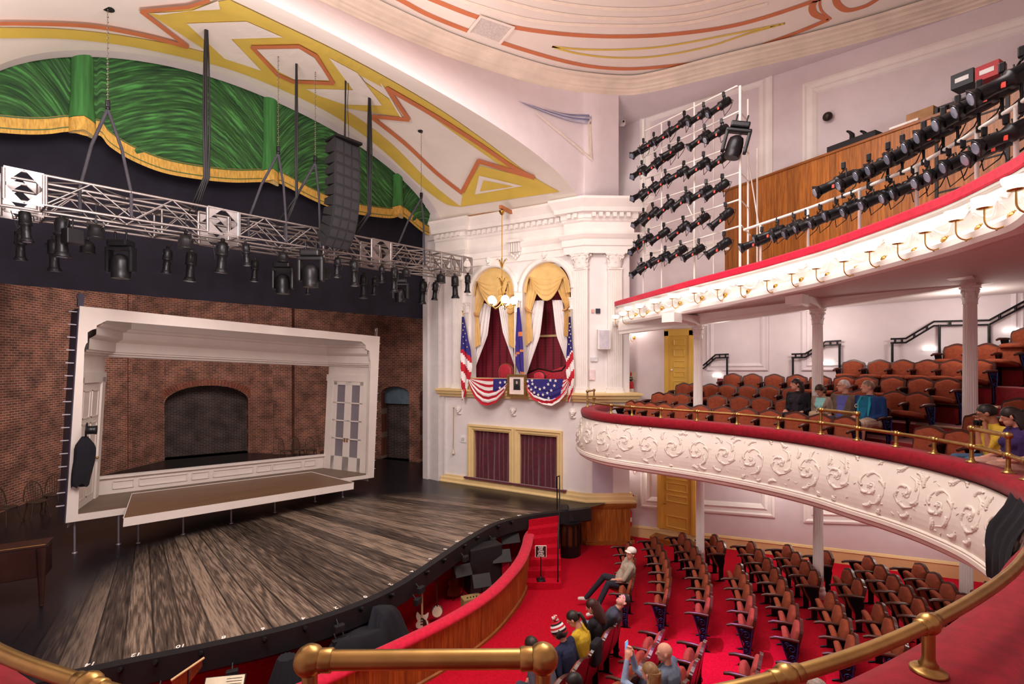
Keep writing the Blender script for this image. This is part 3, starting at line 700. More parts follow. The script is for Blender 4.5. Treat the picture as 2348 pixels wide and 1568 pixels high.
one(m, 'threshold_cloth', MAROON, 'dark maroon cloth laid on the sill below the stage-side curtains', 'cloth')
# recess behind boxes
WP = D.materials.new('crimson damask wallpaper'); WP.use_nodes = True; N, L, b = nodes(WP)
tc = N.new('ShaderNodeTexCoord'); wv = N.new('ShaderNodeTexWave'); wv.wave_type = 'BANDS'; wv.bands_direction = 'X'; wv.inputs['Scale'].default_value = 1.05; L.new(tc.outputs['UV'], wv.inputs[0])
vo_ = N.new('ShaderNodeTexVoronoi'); vo_.inputs['Scale'].default_value = 11; vo_.inputs['Randomness'].default_value = 0; L.new(tc.outputs['UV'], vo_.inputs['Vector'])
r1 = N.new('ShaderNodeValToRGB'); r1.color_ramp.elements[0].position = .12; r1.color_ramp.elements[0].color = (*hexc('#4a0f1c'), 1); r1.color_ramp.elements[1].position = .2; r1.color_ramp.elements[1].color = (*hexc('#8c1f35'), 1); L.new(wv.outputs[0], r1.inputs[0])
r2 = N.new('ShaderNodeValToRGB'); r2.color_ramp.elements[0].position = .26; r2.color_ramp.elements[0].color = (*hexc('#b8405a'), 1); r2.color_ramp.elements[1].position = .33; r2.color_ramp.elements[1].color = (*hexc('#8c1f35'), 1); L.new(vo_.outputs['Distance'], r2.inputs[0])
mx = N.new('ShaderNodeMix'); mx.data_type = 'RGBA'; mx.blend_type = 'DARKEN'; mx.inputs[0].default_value = .8; L.new(r2.outputs[0], mx.inputs[6]); L.new(r1.outputs[0], mx.inputs[7]); L.new(mx.outputs[2], b.inputs[0]); b.inputs['Roughness'].default_value = .7
m = MB(); DP = -1.35
bx0, bx1 = iL[0]-.25, iR[1]+.2
def wuv(*p): return p
m.add([WB.w(bx0, 3.9, DP), WB.w(bx1, 3.9, DP), WB.w(bx1, 8.4, DP), WB.w(bx0, 8.4, DP)], [(0, 1, 2, 3)], [(bx0, 0), (bx1, 0), (bx1, 4.5), (bx0, 4.5)])
for u in (bx0, bx1): m.add([WB.w(u, 3.9, DP), WB.w(u, 3.9, -.28), WB.w(u, 8.4, -.28), WB.w(u, 8.4, DP)], [(0, 1, 2, 3)], [(0, 0), (1.1, 0), (1.1, 4.5), (0, 4.5)])
m.k = 1; m.quad(WB.w(bx0, 3.9, DP), WB.w(bx1, 3.9, DP), WB.w(bx1, 3.9, 0), WB.w(bx0, 3.9, 0)); m.k = 2
m.box((WB.w((iR[0]+iR[1])/2, WB.sz(1255, 770, DP+.05)[1], DP+.05)), (iR[1]-iR[0]+.4, .06, .07), math.atan2(WB.t.y, WB.t.x))
struct(m.build('wall_box_interior', [WP, CARPET, CREAM]), 'crimson patterned wallpaper inside the presidential box')
# cream parapet edges around the box sill
m = MB(); ang = math.atan2(WB.t.y, WB.t.x)
for u0, u1 in ((iL[0]-.1, iL[1]+.02), (iR[0]-.02, iR[1]+.12)): m.box(WB.w((u0+u1)/2, 4.53, .06), (u1-u0, .16, .4), ang)
struct(m.build('trim_44', CREAM), 'cream parapet of the boxes')
# proscenium jamb
m = MB()
for x0, x1, y0, y1 in ((6.08, 6.30, .02, .5), (6.0, 6.12, .5, .75), (6.2, 6.34, -.14, .05)): m.box(((x0+x1)/2, (y0+y1)/2, 5.6), (x1-x0, y1-y0, 9.0 if y0 > 0 else 8.9))
m.box((6.24, .3, 9.9), (.5, .5, .9))
struct(m.build('trim_45', mat('grey white jamb', '#d9d3d4', .7, var=.04)), 'white proscenium jamb')
# busts in relief on the wall
HEAD = MB()
def relief_head(p, n, s, label):
    m = MB(); M = basis(n); T = lambda x, y, z: V(p)+M[0]*x*s+M[1]*z*s+M[2]*y*s
    X = Matrix((M[0], M[1], M[2])).transposed()
    def el(c, r, sc): m.ball(T(*c), r*s, 12, sc, X)
    el((0, .25, 0), .5, (.8, 1.05, .8)); el((0, .62, -.1), .13, (.7, 1.3, 1)); el((0, .45, -.42), .22, (1, .7, .7)); el((-.2, .55, .12), .12, (1, .5, .6)); el((.2, .55, .12), .12, (1, .5, .6)); el((0, .55, -.24), .13, (1.3, .4, .5))
    for i in range(9):
        a = PI*(i/8); el((math.cos(a)*.42, .2, .12+math.sin(a)*.42), .17, (1, 1, 1))
    el((0, .05, -.75), .42, (1.25, .5, .5)); m.tube([T(-.3, .1, -.5), T(0, .3, -.72), T(.3, .1, -.5)], .07*s, 6)
    return one(m, 'relief_head', WHITE, label, 'relief head', 'plaster relief heads')
for (px, py), l in zip([(1052, 938), (1177, 941), (1313, 946)], ['above the tasselled cord', 'between the two flag swags', 'right of the star bunting']):
    u, z = WB.sz(px, py, .04); relief_head(WB.w(u, z, .02), WB.n, .19, 'white plaster relief head on the wall %s' % l)
for (px, py), l in zip([(1121, 598), (1249, 586)], ['left', 'right']):
    u, z = WB.sz(px, py, .04); relief_head(WB.w(u, z, .05), WB.n, .17, 'white plaster keystone head above the %s box arch' % l)
u, z = WB.sz(1182, 572, .15); m = MB()
for i in range(5): m.box(WB.w(u+(-.16+.08*i), z+.05, .2), (.05, .12, .28), ang)
m.box(WB.w(u, z+.24, .2), (.5, .3, .08), ang)
for i in range(5): m.ball(WB.w(u+(-.14+.07*i), z-.14-.06*(2-abs(i-2)), .15), .05, 8)
one(m, 'wall_bracket', WHITE, 'white acanthus bracket between the two box arches', 'bracket')
# ================================================================== brick scenery
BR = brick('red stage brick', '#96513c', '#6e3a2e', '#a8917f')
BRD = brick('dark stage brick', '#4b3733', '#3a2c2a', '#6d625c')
bpl = [(-8.5, 1.5), (-6.2, 3.6), (-4.3, 6.1), (-1.19, 10.0), (1.16, 11.45), (4.14, 10.5), (5.6, 8.6)]
def bwall(pl, z0, z1, m, L0=0):
    L = L0
    for a, b in zip(pl, pl[1:]):
        d = math.dist(a, b); m.add([(*a, z0), (*b, z0), (*b, z1), (*a, z1)], [(0, 1, 2, 3)], [(L, z0), (L+d, z0), (L+d, z1), (L, z1)]); L += d
    return L
WN = Wall((1.16, 11.45), (4.14, 10.5)); na = WN.sz(368, 950)[0]; nb = WN.sz(571, 950)[0]; nzs = WN.sz(470, 922)[1]; nzt = WN.sz(470, 884)[1]; nz0 = 1.15
print('niche', na, nb, nzs, nzt)
m = MB(); bwall([(-10.5, -.5), (-8.5, 1.5), (-6.2, 3.6), (-4.3, 6.1), (-1.19, 10.0), (1.16, 11.45)], 1.0, 11, m)
bwall([(4.14, 10.5), (5.6, 8.6), (6.3, 7.4)], 1.0, 11, m, 30)
na_, nb_ = max(na, .02), min(nb, WN.L-.02); cN = (na_+nb_)/2; hw = (nb_-na_)/2
lp = [(na_, nz0), (na_, nzs)]+[(cN-hw*math.cos(PI*i/20), nzs+(nzt-nzs)*math.sin(PI*i/20)) for i in range(1, 20)]+[(nb_, nzs), (nb_, nz0)]
m.poly([(0, 1.0), (0, 11), (WN.L, 11), (WN.L, 1.0)], WN.f, [lp])
n = len(lp); m.add([WN.w(u, v, 0) for u, v in lp]+[WN.w(u, v, -.7) for u, v in lp], [(i, (i+1) % n, n+(i+1) % n, n+i) for i in range(n)], [(0, i*.2) for i in range(n)]+[(.7, i*.2) for i in range(n)])
struct(m.build('wall_stage_rear', BR), 'red brick wall at the back of the stage')
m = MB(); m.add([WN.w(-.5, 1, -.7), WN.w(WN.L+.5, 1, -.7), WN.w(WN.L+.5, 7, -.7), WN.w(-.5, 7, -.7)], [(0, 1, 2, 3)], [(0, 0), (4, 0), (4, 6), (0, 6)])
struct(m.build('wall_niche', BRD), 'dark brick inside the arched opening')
m = MB()
for i in range(41):                                              # voussoirs
    t = PI*(.02+.96*i/40); u = cN-hw*1.06*math.cos(t); z = nzs+(nzt-nzs)*math.sin(t); nx, nz = -math.cos(t)*(nzt-nzs), math.sin(t)*hw; q = math.hypot(nx, nz); nx, nz = nx/q, nz/q
    a = (u, z); w_ = .035; tx, tz = nz, -nx; h0, h1 = .0, .26
    m.slab([(u+nx*h0-tx*w_, z+nz*h0-tz*w_), (u+nx*h0+tx*w_, z+nz*h0+tz*w_), (u+nx*h1+tx*w_*1.1, z+nz*h1+tz*w_*1.1), (u+nx*h1-tx*w_*1.1, z+nz*h1-tz*w_*1.1)], WN.f, 0, .04)
struct(m.build('trim_50', mat('soldier bricks', '#8a4a36', .85, var=.3, scale=5)), 'arch of bricks round the opening')
# brick piers standing forward
m = MB()
WLf = Wall((-1.19, 10.0), (1.16, 11.45)); 
for wl, p0, p1, d in ((WLf, 292, 300, .06), (Wall((4.14, 10.5), (5.6, 8.6)), 632, 675, .25)):
    a = wl.sz(p0, 950)[0]; b = wl.sz(p1, 950)[0]; a, b = min(a, b), max(a, b)
    for x0, x1, q0, q1, uu in ((a, b, d, d, 0), (a, a, 0, d, 1), (b, b, 0, d, 2)):
        m.add([wl.w(x0, 1.1, q0), wl.w(x1, 1.1, q1), wl.w(x1, 11, q1), wl.w(x0, 11, q0)], [(0, 1, 2, 3)], [(x0+q0, 0), (x1+q1+.0, 0), (x1+q1, 10), (x0+q0, 10)])
struct(m.build('trim_51', BR), 'brick piers')
# right wing with small arched doorways
WR = Wall((5.9, 6.2), (7.75, 2.9)); m = MB()
# this wing runs from the upstage corner to the proscenium
WR = Wall((6.3, 7.4), (8.38, .9)); print('wing', WR.sz(872, 1000), WR.sz(1008, 1000)); holes = []; BLI = mat('blue grey lintel', '#5f7382', .7, var=.2)
tops = []
for p0, p1, pt in ((874, 938, 886), (962, 1012, 890)):
    a = WR.sz(p0, 950)[0]; b = WR.sz(p1, 950)[0]; a, b = sorted((a, b)); zs = WR.sz((p0+p1)/2, pt+16)[1]; zt = WR.sz((p0+p1)/2, pt)[1]; b = min(b, WR.L-.05); a = max(a, .05)
    c_ = (a+b)/2; h_ = (b-a)/2; l = [(a, 1.15), (a, zs)]+[(c_-h_*math.cos(PI*i/12), zs+(zt-zs)*math.sin(PI*i/12)) for i in range(1, 12)]+[(b, zs), (b, 1.15)]; holes.append(l); tops.append((a, b, zs, zt, c_, h_))
m.poly([(0, 1.0), (0, 11), (WR.L, 11), (WR.L, 1.0)], WR.f, holes)
for l in holes:
    n = len(l); m.add([WR.w(u, v, 0) for u, v in l]+[WR.w(u, v, -.4) for u, v in l], [(i, (i+1) % n, n+(i+1) % n, n+i) for i in range(n)], [(0, i*.2) for i in range(n)]+[(.4, i*.2) for i in range(n)])
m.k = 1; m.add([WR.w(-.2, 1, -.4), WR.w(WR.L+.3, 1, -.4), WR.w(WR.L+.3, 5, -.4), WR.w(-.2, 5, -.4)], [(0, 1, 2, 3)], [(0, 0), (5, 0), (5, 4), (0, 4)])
m.k = 2
for a, b, zs, zt, c_, h_ in tops:
    l = [(a, zs-.45), (a, zs)]+[(c_-h_*math.cos(PI*i/12), zs+(zt-zs)*math.sin(PI*i/12)) for i in range(1, 12)]+[(b, zs), (b, zs-.45)]
    m.slab(l, WR.f, -.35, -.25)
struct(m.build('wall_stage_right', [BR, BRD, BLI]), 'brick stage wall with two small arched doorways')
# ================================================================== black masking and painted drape
BDR = mat('black masking drape', '#1b1826', .95, var=.25, scale=2, bump=.1, bscale=80)
m = MB(); n = 60
def hem(px): return 650+85*px/1010
rings = []
for i in range(n+1):
    x = -9+15.3*i/n; px_ = None
    rel = V((x, 1.0, 5))-EYE; px_ = 1174+FL*rel.dot(RT)/rel.dot(FW); zh = EYE.z+(HZ-hem(px_))/FL*rel.dot(FW)
    rings.append([V((x, 1.0+.04*math.sin(x*9), zh)), V((x, 1.0+.02*math.sin(x*9), 9.5)), V((x, .9, 13.2))])
m.ring(rings, False, False, True); one(m, 'masking_drape', BDR, 'wide black cloth border hanging behind the green drape above the stage', 'drape')
m = MB(); m.quad((-9, 3.2, 7.6), (8, 3.2, 7.6), (8, 3.2, 12), (-9, 3.2, 12)); m.quad((-9, .9, 10.6), (8, .9, 10.6), (8, 12, 10.6), (-9, 12, 10.6))
one(m, 'upstage_drape', BDR, 'second black cloth border hanging upstage in shadow', 'drape')
GREEN = D.materials.new('green painted drape'); GREEN.use_nodes = True; N, L, b = nodes(GREEN)
tc = N.new('ShaderNodeTexCoord'); mp = N.new('ShaderNodeMapping'); mp.inputs['Scale'].default_value = (3.2, .7, 1); L.new(tc.outputs['UV'], mp.inputs[0])
no = N.new('ShaderNodeTexNoise'); no.inputs['Scale'].default_value = 3.2; no.inputs['Detail'].default_value = 3; L.new(mp.outputs[0], no.inputs[0])
r = N.new('ShaderNodeValToRGB'); e = r.color_ramp.elements; e[0].position = .33; e[0].color = (*hexc('#17351f'), 1); e[1].position = .72; e[1].color = (*hexc('#4a9248'), 1); x = e.new(.52); x.color = (*hexc('#2f582b'), 1)
L.new(no.outputs[0], r.inputs[0]); L.new(r.outputs[0], b.inputs[0]); b.inputs['Roughness'].default_value = .9
GOLDT = mat('gold fringe paint', '#c09645', .8, var=.3, scale=30, stretch=(1, 1, .2)); GOLDP = mat('pale gold lining', '#e6cf93', .8, var=.1)
bot = [(-120, 292), (-40, 300), (0, 303), (60, 307), (110, 306), (157, 301), (195, 310), (228, 310), (250, 335), (300, 366), (370, 394), (450, 409), (530, 417), (603, 416), (622, 420), (640, 420), (680, 440), (720, 460), (765, 478), (830, 492), (890, 499), (912, 495), (926, 497), (950, 518), (980, 538), (1030, 548)]
bp = [(p.x, p.y) for p in smooth_path(bot, 5)]
def swag_v(q):
    """fold phase between tabs: q in 0..1 across a swag"""
    return q
tabs = [(-250, -190), (160, 222), (603, 640), (903, 925), (1050, 1070)]
m = MB(); rows = 26; rings = []; uvs = []; YD = .45
for (px_, py_) in bp:
    pb = ony(px_, py_, YD); ti = 0
    for i in range(len(tabs)-1):
        if tabs[i][1] <= px_ <= tabs[i+1][0]: ti = (px_-tabs[i][1])/(tabs[i+1][0]-tabs[i][1]); break
    x = pb.x; zt = max(pb.z+.2, arch_top(x))
    row = []
    for k in range(rows+1):
        f = k/rows; z = pb.z+(zt-pb.z)*f; drop = 4*ti*(1-ti); ph = (z-pb.z)*5.2-drop*4.5+(ti-.5)*(ti-.5)*10+.5*math.sin(x*2.1)
        amp = .085*min(1, drop*2+.2)*min(1, f*6+.15); row.append(V((x, YD+amp*math.sin(ph*1.55)+.02*math.sin(x*14)*(1-f), z))); uvs.append((ph*.32, x*.8))
    rings.append(row)
m.ring(rings, False, False, True, uvs); m.k = 0
t = thing('green_drape', 'green swagged drape with gold fringe hanging under the proscenium arch', 'drape', tuple(ony(500, 410, YD)))
m.build('swags', GREEN, t)
m = MB()
for w0, w1, k, dy in ((0, .34, 0, -.03), (.30, .33, 1, -.045), (.08, .1, 1, -.045)):
    m.k = k; m.ring([[V((p[0].x, YD+dy-.035, p[0].z+w0-.03)), V((p[0].x, YD+dy-.035, p[0].z+w1-.03))] for p in rings], False, False, True)
m.build('fringe', [GOLDT, mat('green piping', '#3c5a2c')], t)
TG = mat('green tab', '#356f35', .9, var=.3, scale=4, stretch=(4, 4, .3))
for (a, b_, tp, bt_) in ((158, 222, 262, 306), (603, 641, 382, 418), (902, 926, 466, 495)):
    m = MB(); pa, pb2 = ony(a, bt_, YD-.12), ony(b_, bt_, YD-.12); w_ = (pb2.x-pa.x)/2; cx = (pa.x+pb2.x)/2; zb = (pa.z+pb2.z)/2+.05; zt = max(zb+.4, arch_top(cx)-.03)
    R = []
    for z in (zb, zb+.28, zb+.29, (zb+zt)/2, zt):
        wz = w_*(1.0 if z < zb+.3 else .82); R.append([V((cx+wz*math.cos(PI*i/16), YD-.05-.17*math.sin(PI*i/16), z-.08*abs(math.cos(PI*i/16)))) for i in range(17)])
    m.k = 1; m.ring(R[:2], False, False, True); m.k = 0; m.ring(R[2:], False, False, True)
    m.k = 2; m.ring([[V((cx+w_*.98*math.cos(PI*i/16), YD-.05-.16*math.sin(PI*i/16)*s, zb-.08*abs(math.cos(PI*i/16))+.0)) for i in range(17)] for s in (1, -.6)], False, False, True)
    m.build('tab', [TG, GOLDT, GOLDP], t)
# ================================================================== the tilted white set room
TH = .05; SO = V((-3.45, 1.0, 1.87)); SXV = V((math.cos(TH), 0, -math.sin(TH))); SZV = V((math.sin(TH), 0, math.cos(TH)))
def S(a, b, c=0): return SO+SXV*a+SZV*b+V((0, c, 0))
def sl(px, py, c=0):
    p = ony(px, py, 1.0+c)-SO; return (p.dot(SXV), p.dot(SZV))
def sfloor(px, py, bf):
    r = ray(px, py); k = (SO+SZV*bf-EYE).dot(SZV)/r.dot(SZV); p = EYE+r*k-SO; return (p.dot(SXV), bf, p.y)
SETW = mat('set white paint', '#ddd3cd', .6, var=.04, scale=2); SETG = mat('set grey ceiling paint', '#8e8780', .8, var=.05); SETF = mat('set brown floor', '#6a5749', .5, var=.2, scale=3, stretch=(.4, 5, 1))
SETB = mat('brown plank platform', '#70533c', .45, var=.3, scale=4, stretch=(.35, 7, 1)); SETD = mat('dark set framing', '#3a3648', .7, var=.2)
T = thing('stage_set', 'tilted white room set with panelled parapet and brown platform standing on stage', 'stage set', tuple(S(3.8, -.7, .5)))
BF = .12
opening = [sl(*p) for p in [(179, 1181), (193.6, 799), (197, 789), (201, 785), (201, 762), (211, 756), (221, 753), (222, 746), (245, 735), (829, 783), (839, 792), (840, 801), (848, 805), (848, 822), (850, 830), (843, 1090)]]
# bottom of opening at the floor
m = MB(); W_, H_ = 7.62, 4.6
m.slab([(0, 0), (W_, -.02), (W_, H_), (0, H_)], S, 0, .1, [opening]); m.build('front_frame', SETW, T)
cb = 1.9
bl = sl(225, 1135, cb); br = sl(744.6, 1072, cb); blt = sl(239, 821, cb); brt = sl(753.6, 838.6, cb); ctl = sl(268, 766, cb); ctr = sl(752, 796, cb)
aL0, aR0 = opening[0][0]+.0, opening[-1][0]; aLb, aRb = (bl[0]+blt[0])/2, (br[0]+brt[0])/2
hw_t = (blt[1]+brt[1])/2; hct = (ctl[1]+ctr[1])/2; print('set', aL0, aR0, aLb, aRb, 'walltop', hw_t, 'ceil', hct, bl, br)
wt = (sl(228, 1096, cb)[1]+sl(745, 1045, cb)[1])/2
m = MB()
m.quad(S(aL0-.15, BF-.25, .1), S(aL0-.15, hct, .1), S(aLb, hct, cb), S(aLb, BF-.25, cb)); m.build('side_wall', SETW, T); m = MB(); m.quad(S(aR0+.1, BF-.25, .1), S(aR0+.1, hct, .1), S(aRb, hct, cb), S(aRb, BF-.25, cb))
m.build('side_wall', SETW, T)
m = MB(); m.slab([(aLb-.1, hw_t), (aLb-.1, H_+.1), (aRb+.1, H_+.1), (aRb+.1, hw_t)], S, cb, cb+.1); m.build('upper_wall', SETW, T)
m = MB(); m.add([S(-.05, hct+.28, .1), S(W_+.05, hct+.28, .1), S(aRb+.2, hct+.28, cb+.2), S(aLb-.2, hct+.28, cb+.2)], [(0, 1, 2, 3)]); m.add([S(0, H_, .1), S(W_, H_, .1), S(aRb+.2, H_, cb+.2), S(aLb-.2, H_, cb+.2)], [(0, 1, 2, 3)]); m.build('ceiling_panel', SETG, T)
# stepped cornice round three sides
cp = [(0, hw_t), (.04, hw_t+.02), (.06, hw_t+.07), (.12, hw_t+.09), (.12, hw_t+.13), (.16, hw_t+.15), (.16, hw_t+.42), (.2, hw_t+.45), (.25, hw_t+.5), (.27, hw_t+.53), (.27, hw_t+.72), (.32, hw_t+.75), (.36, hw_t+.82), (.4, hw_t+.84), (.4, hw_t+1.05)]
k_ = (hct+.28-hw_t)/1.05; cp = [(o, hw_t+(h-hw_t)*k_) for o, h in cp]
m = MB(); rings = []
for a, c, da, dc in ((aL0-.15, .06, 1, 0), (aLb, cb, 1, -1), (aRb, cb, -1, -1), (aR0+.1, .06, -1, 0)): rings.append([S(a+da*o, h, c+dc*o) for o, h in cp])
m.ring(rings, False, False, False); m.build('cornice', SETW, T)
m = MB(); m.slab([(aLb-.05, BF-.02), (aRb+.05, BF-.02), (aRb+.05, wt), (aLb-.05, wt)], S, cb-.02, cb+.1)
m.box(S((aLb+aRb)/2, wt+.02, cb), (aRb-aLb, .2, .05), M=Matrix((SXV, (0, 1, 0), SZV)).transposed())
X3 = Matrix((SXV, (0, 1, 0), SZV)).transposed(); pan = []
for a0, a1 in [(.04, .09), (.13, .29), (.33, .38), (.42, .58), (.62, .67), (.7, .83), (.87, .91)]:
    a0 = aLb+(aRb-aLb)*(a0+.01); a1 = aLb+(aRb-aLb)*(a1+.03); b0 = BF+(wt-BF)*.3; b1 = BF+(wt-BF)*.75
    for (p, q, r_, s_) in ((a0, a1, b0-.012, b0+.012), (a0, a1, b1-.012, b1+.012), (a0-.012, a0+.012, b0, b1), (a1-.012, a1+.012, b0, b1)): m.slab([(p, r_), (q, r_), (q, s_), (p, s_)], S, cb-.05, cb-.02)
m.build('panelled_parapet', SETW, T)
m = MB(); m.slab([(aL0-.1, .1), (aR0+.1, .1), (aRb+.05, cb), (aLb-.05, cb)], lambda u, v, z: S(u, z, v), BF-.15, BF); m.build('room_floor', SETF, T)
plat = [sfloor(*p, BF+.03) for p in [(302, 1133), (714, 1082.5), (811, 1107), (283, 1188)]]
m = MB(); pl2 = [(p[0], p[2]) for p in plat]; m.slab(pl2, lambda u, v, z: S(u, z, v), BF-.14, BF+.035); m.build('platform', [SETB], T)
m = MB(); m.tube([S(p[0], BF+.04, p[2]) for p in (plat[3], plat[0], plat[1], plat[2])], .012, 4)
a0, a1 = plat[3], plat[2]; m.add([S(a0[0], BF+.036, a0[2]-.01), S(a1[0], BF+.036, a1[2]-.01), S(a1[0], BF-.15, a1[2]-.01), S(a0[0], BF-.15, a0[2]-.01)], [(0, 1, 2, 3)])
m.build('platform_edge', SETW, T)
m = MB()
LEG = mat('galvanised leg', '#8d8894', .4, .6, var=.1)
for (fx, fy) in [(171, 1268), (272, 1248), (317, 1245), (420, 1225), (530, 1200), (630, 1175), (722, 1150), (785, 1140)]:
    q = onz(fx, fy, STZ); lm = MB(); a_ = (q-SO).dot(SXV); top = S(a_, .02 if fx < 280 else BF-.13, q.y-1.0); lm.tube([q, V((q.x, q.y, top.z))], .022, 8); lm.lathe(q, [(.05, 0), (.05, .015), (.03, .03)], n=10); lm.build('leg', LEG, T)
# left door in the splayed wall
def LWf(s, b, d=0):   # s 0..1 from the front to the back, d into the room
    return S(aL0-.15+(aLb-aL0+.15)*s+d, b, .1+(cb-.1)*s)
def RWf(s, b, d=0): return S(aR0+.1+(aRb-aR0-.1)*s-d, b, .1+(cb-.1)*s)
dt = sl(197, 852)[1]
def panel_door(F, s0, s1, b0, b1, panels, name):
    o = MB(); o.slab([(s0, b0), (s1, b0), (s1, b1), (s0, b1)], F, 0, .03)
    for (p0, p1, q0, q1) in panels:
        x0 = s0+(s1-s0)*p0; x1 = s0+(s1-s0)*p1; z0 = b0+(b1-b0)*q0; z1 = b0+(b1-b0)*q1
        for (u0, u1, v0, v1) in ((x0, x1, z0, z0+.03), (x0, x1, z1-.03, z1), (x0, x0+.03/1.9, z0, z1), (x1-.03/1.9, x1, z0, z1)): o.slab([(u0, v0), (u1, v0), (u1, v1), (u0, v1)], F, .03, .045)
    return o.build(name, SETW, T)
b1_ = hw_t-.5
dr = panel_door(LWf, .12, .8, BF, b1_-.15, [(.1, .45, .72, .95), (.55, .9, .72, .95), (.1, .45, .42, .68), (.55, .9, .42, .68), (.1, .45, .06, .36), (.55, .9, .06, .36)], 'panel_door')
m = MB()
for (u0, u1, v0, v1) in ((.02, .12, BF, b1_), (.8, .92, BF, b1_), (.0, .95, b1_-.12, b1_+.12)): m.slab([(u0, v0), (u1, v0), (u1, v1), (u0, v1)], LWf, 0, .07)
m.build('door_casing', SETW, T)
m = MB(); m.ball(LWf(.74, BF+1.0, .08), .035, 10); m.build('door_knob', BRASS, T)
# french doors right
zt_ = b1_+.02; m = MB()
for (u0, u1, v0, v1) in ((.04, .16, BF, zt_), (.84, .98, BF, zt_), (.02, 1.0, zt_, zt_+.22)): m.slab([(u0, v0), (u1, v0), (u1, v1), (u0, v1)], RWf, 0, .07)
m.build('door_casing', SETW, T)
GLS = mat('dim window glass', '#6d6880', .15, var=.1, alpha=.35)
fd = thing('french_doors', None, None, tuple(RWf(.5, BF))); del_ = fd
for (e0, e1) in ((.17, .5), (.5, .83)):
    m = MB(); w_ = e1-e0
    for (u0, u1, v0, v1) in [(e0, e0+.07, BF, zt_), (e1-.07, e1, BF, zt_), (e0, e1, BF, BF+.45), (e0, e1, zt_-.12, zt_)]+[(e0, e1, BF+.45+(zt_-.57-BF)*i/4-.02, BF+.45+(zt_-.57-BF)*i/4+.02) for i in (1, 2, 3)]:
        m.slab([(u0, v0), (u1, v0), (u1, v1), (u0, v1)], RWf, .0, .05)
    lf = m.build('french_door', SETW, T)
    m = MB(); m.slab([(e0+.07, BF+.45), (e1-.07, BF+.45), (e1-.07, zt_-.12), (e0+.07, zt_-.12)], RWf, .02, .025); m.build('glass_pane', GLS, lf)
D.objects.remove(fd)
m = MB()
for s_ in (.47, .53): m.ball(RWf(s_, BF+1.0, .09), .03, 8); m.box(RWf(s_, BF+1.0, .055), (.01, .04, .14))
m.build('door_handle', BRASS, T)
# side framing with rungs
m = MB(); m.slab([(-.02, .0), (-.02, H_-.05), (-.0, H_-.05), (-.0, .0)], S, .0, .75)
m.build('side_panel', SETD, T)
for i in range(16):
    b = .35+i*.275; m = MB(); m.box(S(-.08, b, .12), (.15, .03, .02), M=X3); m.build('batten', mat('pale batten', '#b9b4c0', .6), T)
    m = MB(); m.box(S(W_+.05, b-.1, .08), (.09, .02, .015), M=X3); m.build('batten', mat('pale batten', '#b9b4c0', .6), T)
for a, nm in ((.03, 0), (W_-.05, 1)):
    m = MB(); m.box(S(a, H_+.14, .15), (.1 if not nm else .04, .1, .28), M=X3); m.ball(S(a-.06, H_+.2, .1), .05, 8, (.5, .5, 1)); m.build('top_bracket', ALU if nm else SETD, T)
# hat and coat
pk = S(*sl(203, 986, -.1), -.1); m = MB()
HM = mat('black silk hat', '#15141c', .35, var=.2)
hx = V((.95, -.3, -.05)).normalized()
m.lathe(pk-hx*.04, [(.16, 0), (.165, .012), (.09, .015), (.088, .12), (.098, .18), (.0, .182)], hx, 20)
one(m, 'top_hat', HM, 'black top hat hung sideways on the left upright of the white set', 'hat')
c0 = sl(195, 1000, -.08); c1 = sl(198, 1110, -.08); m = MB(); rings = []
for k in range(13):
    t = k/12; a = c0[0]-.01+.02*math.sin(t*5); b = c0[1]+(c1[1]-c0[1])*t; w = .05+.11*min(1, t*5)+.02*math.sin(t*3)-.02*t
    rings.append([S(a+w*math.cos(2*PI*i/24)*(1+.1*math.sin(i*2.2+t*3)), b-.05*math.sin(i*1.3)*(t > .9), -.12+.075*math.sin(2*PI*i/24)*(1+.35*math.sin(i*3+t*4))*min(1, .4+t*3)) for i in range(24)])
m.ring(rings, True, True, True)
one(m, 'coat', BLACKC, 'long black coat hanging on the left upright of the white set', 'coat')
# wooden chairs waiting in the wings
DW = mat('dull brown chair wood', '#4a372c', .5, var=.3, scale=6)
def windsor(loc, rz, label, scale=1):
    t = thing('windsor_chair', label, 'chair', loc, rz, 'bow-back wooden chairs in the wings'); o = V((0, 0, 0))
    m = MB(); m.lathe((0, 0, .42), [(.2, 0), (.22, .015), (.21, .035)], n=16); m.build('seat', DW, t, False)
    for sx in (-1, 1):
        for sy in (-1, 1): m = MB(); m.tube([(sx*.14, sy*.14, .43), (sx*.2, sy*.2, 0)], [.018, .013], 6); m.build('leg', DW, t, False)
    m = MB(); bow = [(.2*math.cos(PI-PI*i/12), .19+.06*math.sin(PI*i/12), .45+.5*math.sin(PI*i/12)**.8) for i in range(13)]; m.tube(bow, .014, 6); m.build('back_bow', DW, t, False)
    m = MB()
    for i in range(-3, 4): x = i*.045; m.tube([(x, .18, .44), (x*1.25, .23, .45+.47*math.sqrt(max(.05, 1-(x*1.25/.2)**2)))], .007, 5)
    m.build('spindles', DW, t, False); return t
wc = windsor(tuple(onz(85, 1188, STZ)), math.radians(15), 'bow-back wooden chair at the far left edge of the stage')
for (px, py, rz, l) in ((14, 1203, 40, 'wooden chair partly out of frame at the far left of the stage'), (120, 1170, -20, 'wooden chair in the dark beside the set left edge'), (655, 1058, 30, 'left wooden chair seen behind the set parapet'), (685, 1056, 10, 'second wooden chair from the left behind the set parapet'), (714, 1056, -10, 'bow-back wooden chair behind the set parapet beside the right corner'), (745, 1060, -25, 'rightmost wooden chair behind the set parapet')):
    dup(wc, onz(px, py, STZ), (0, 0, math.radians(rz)), l)
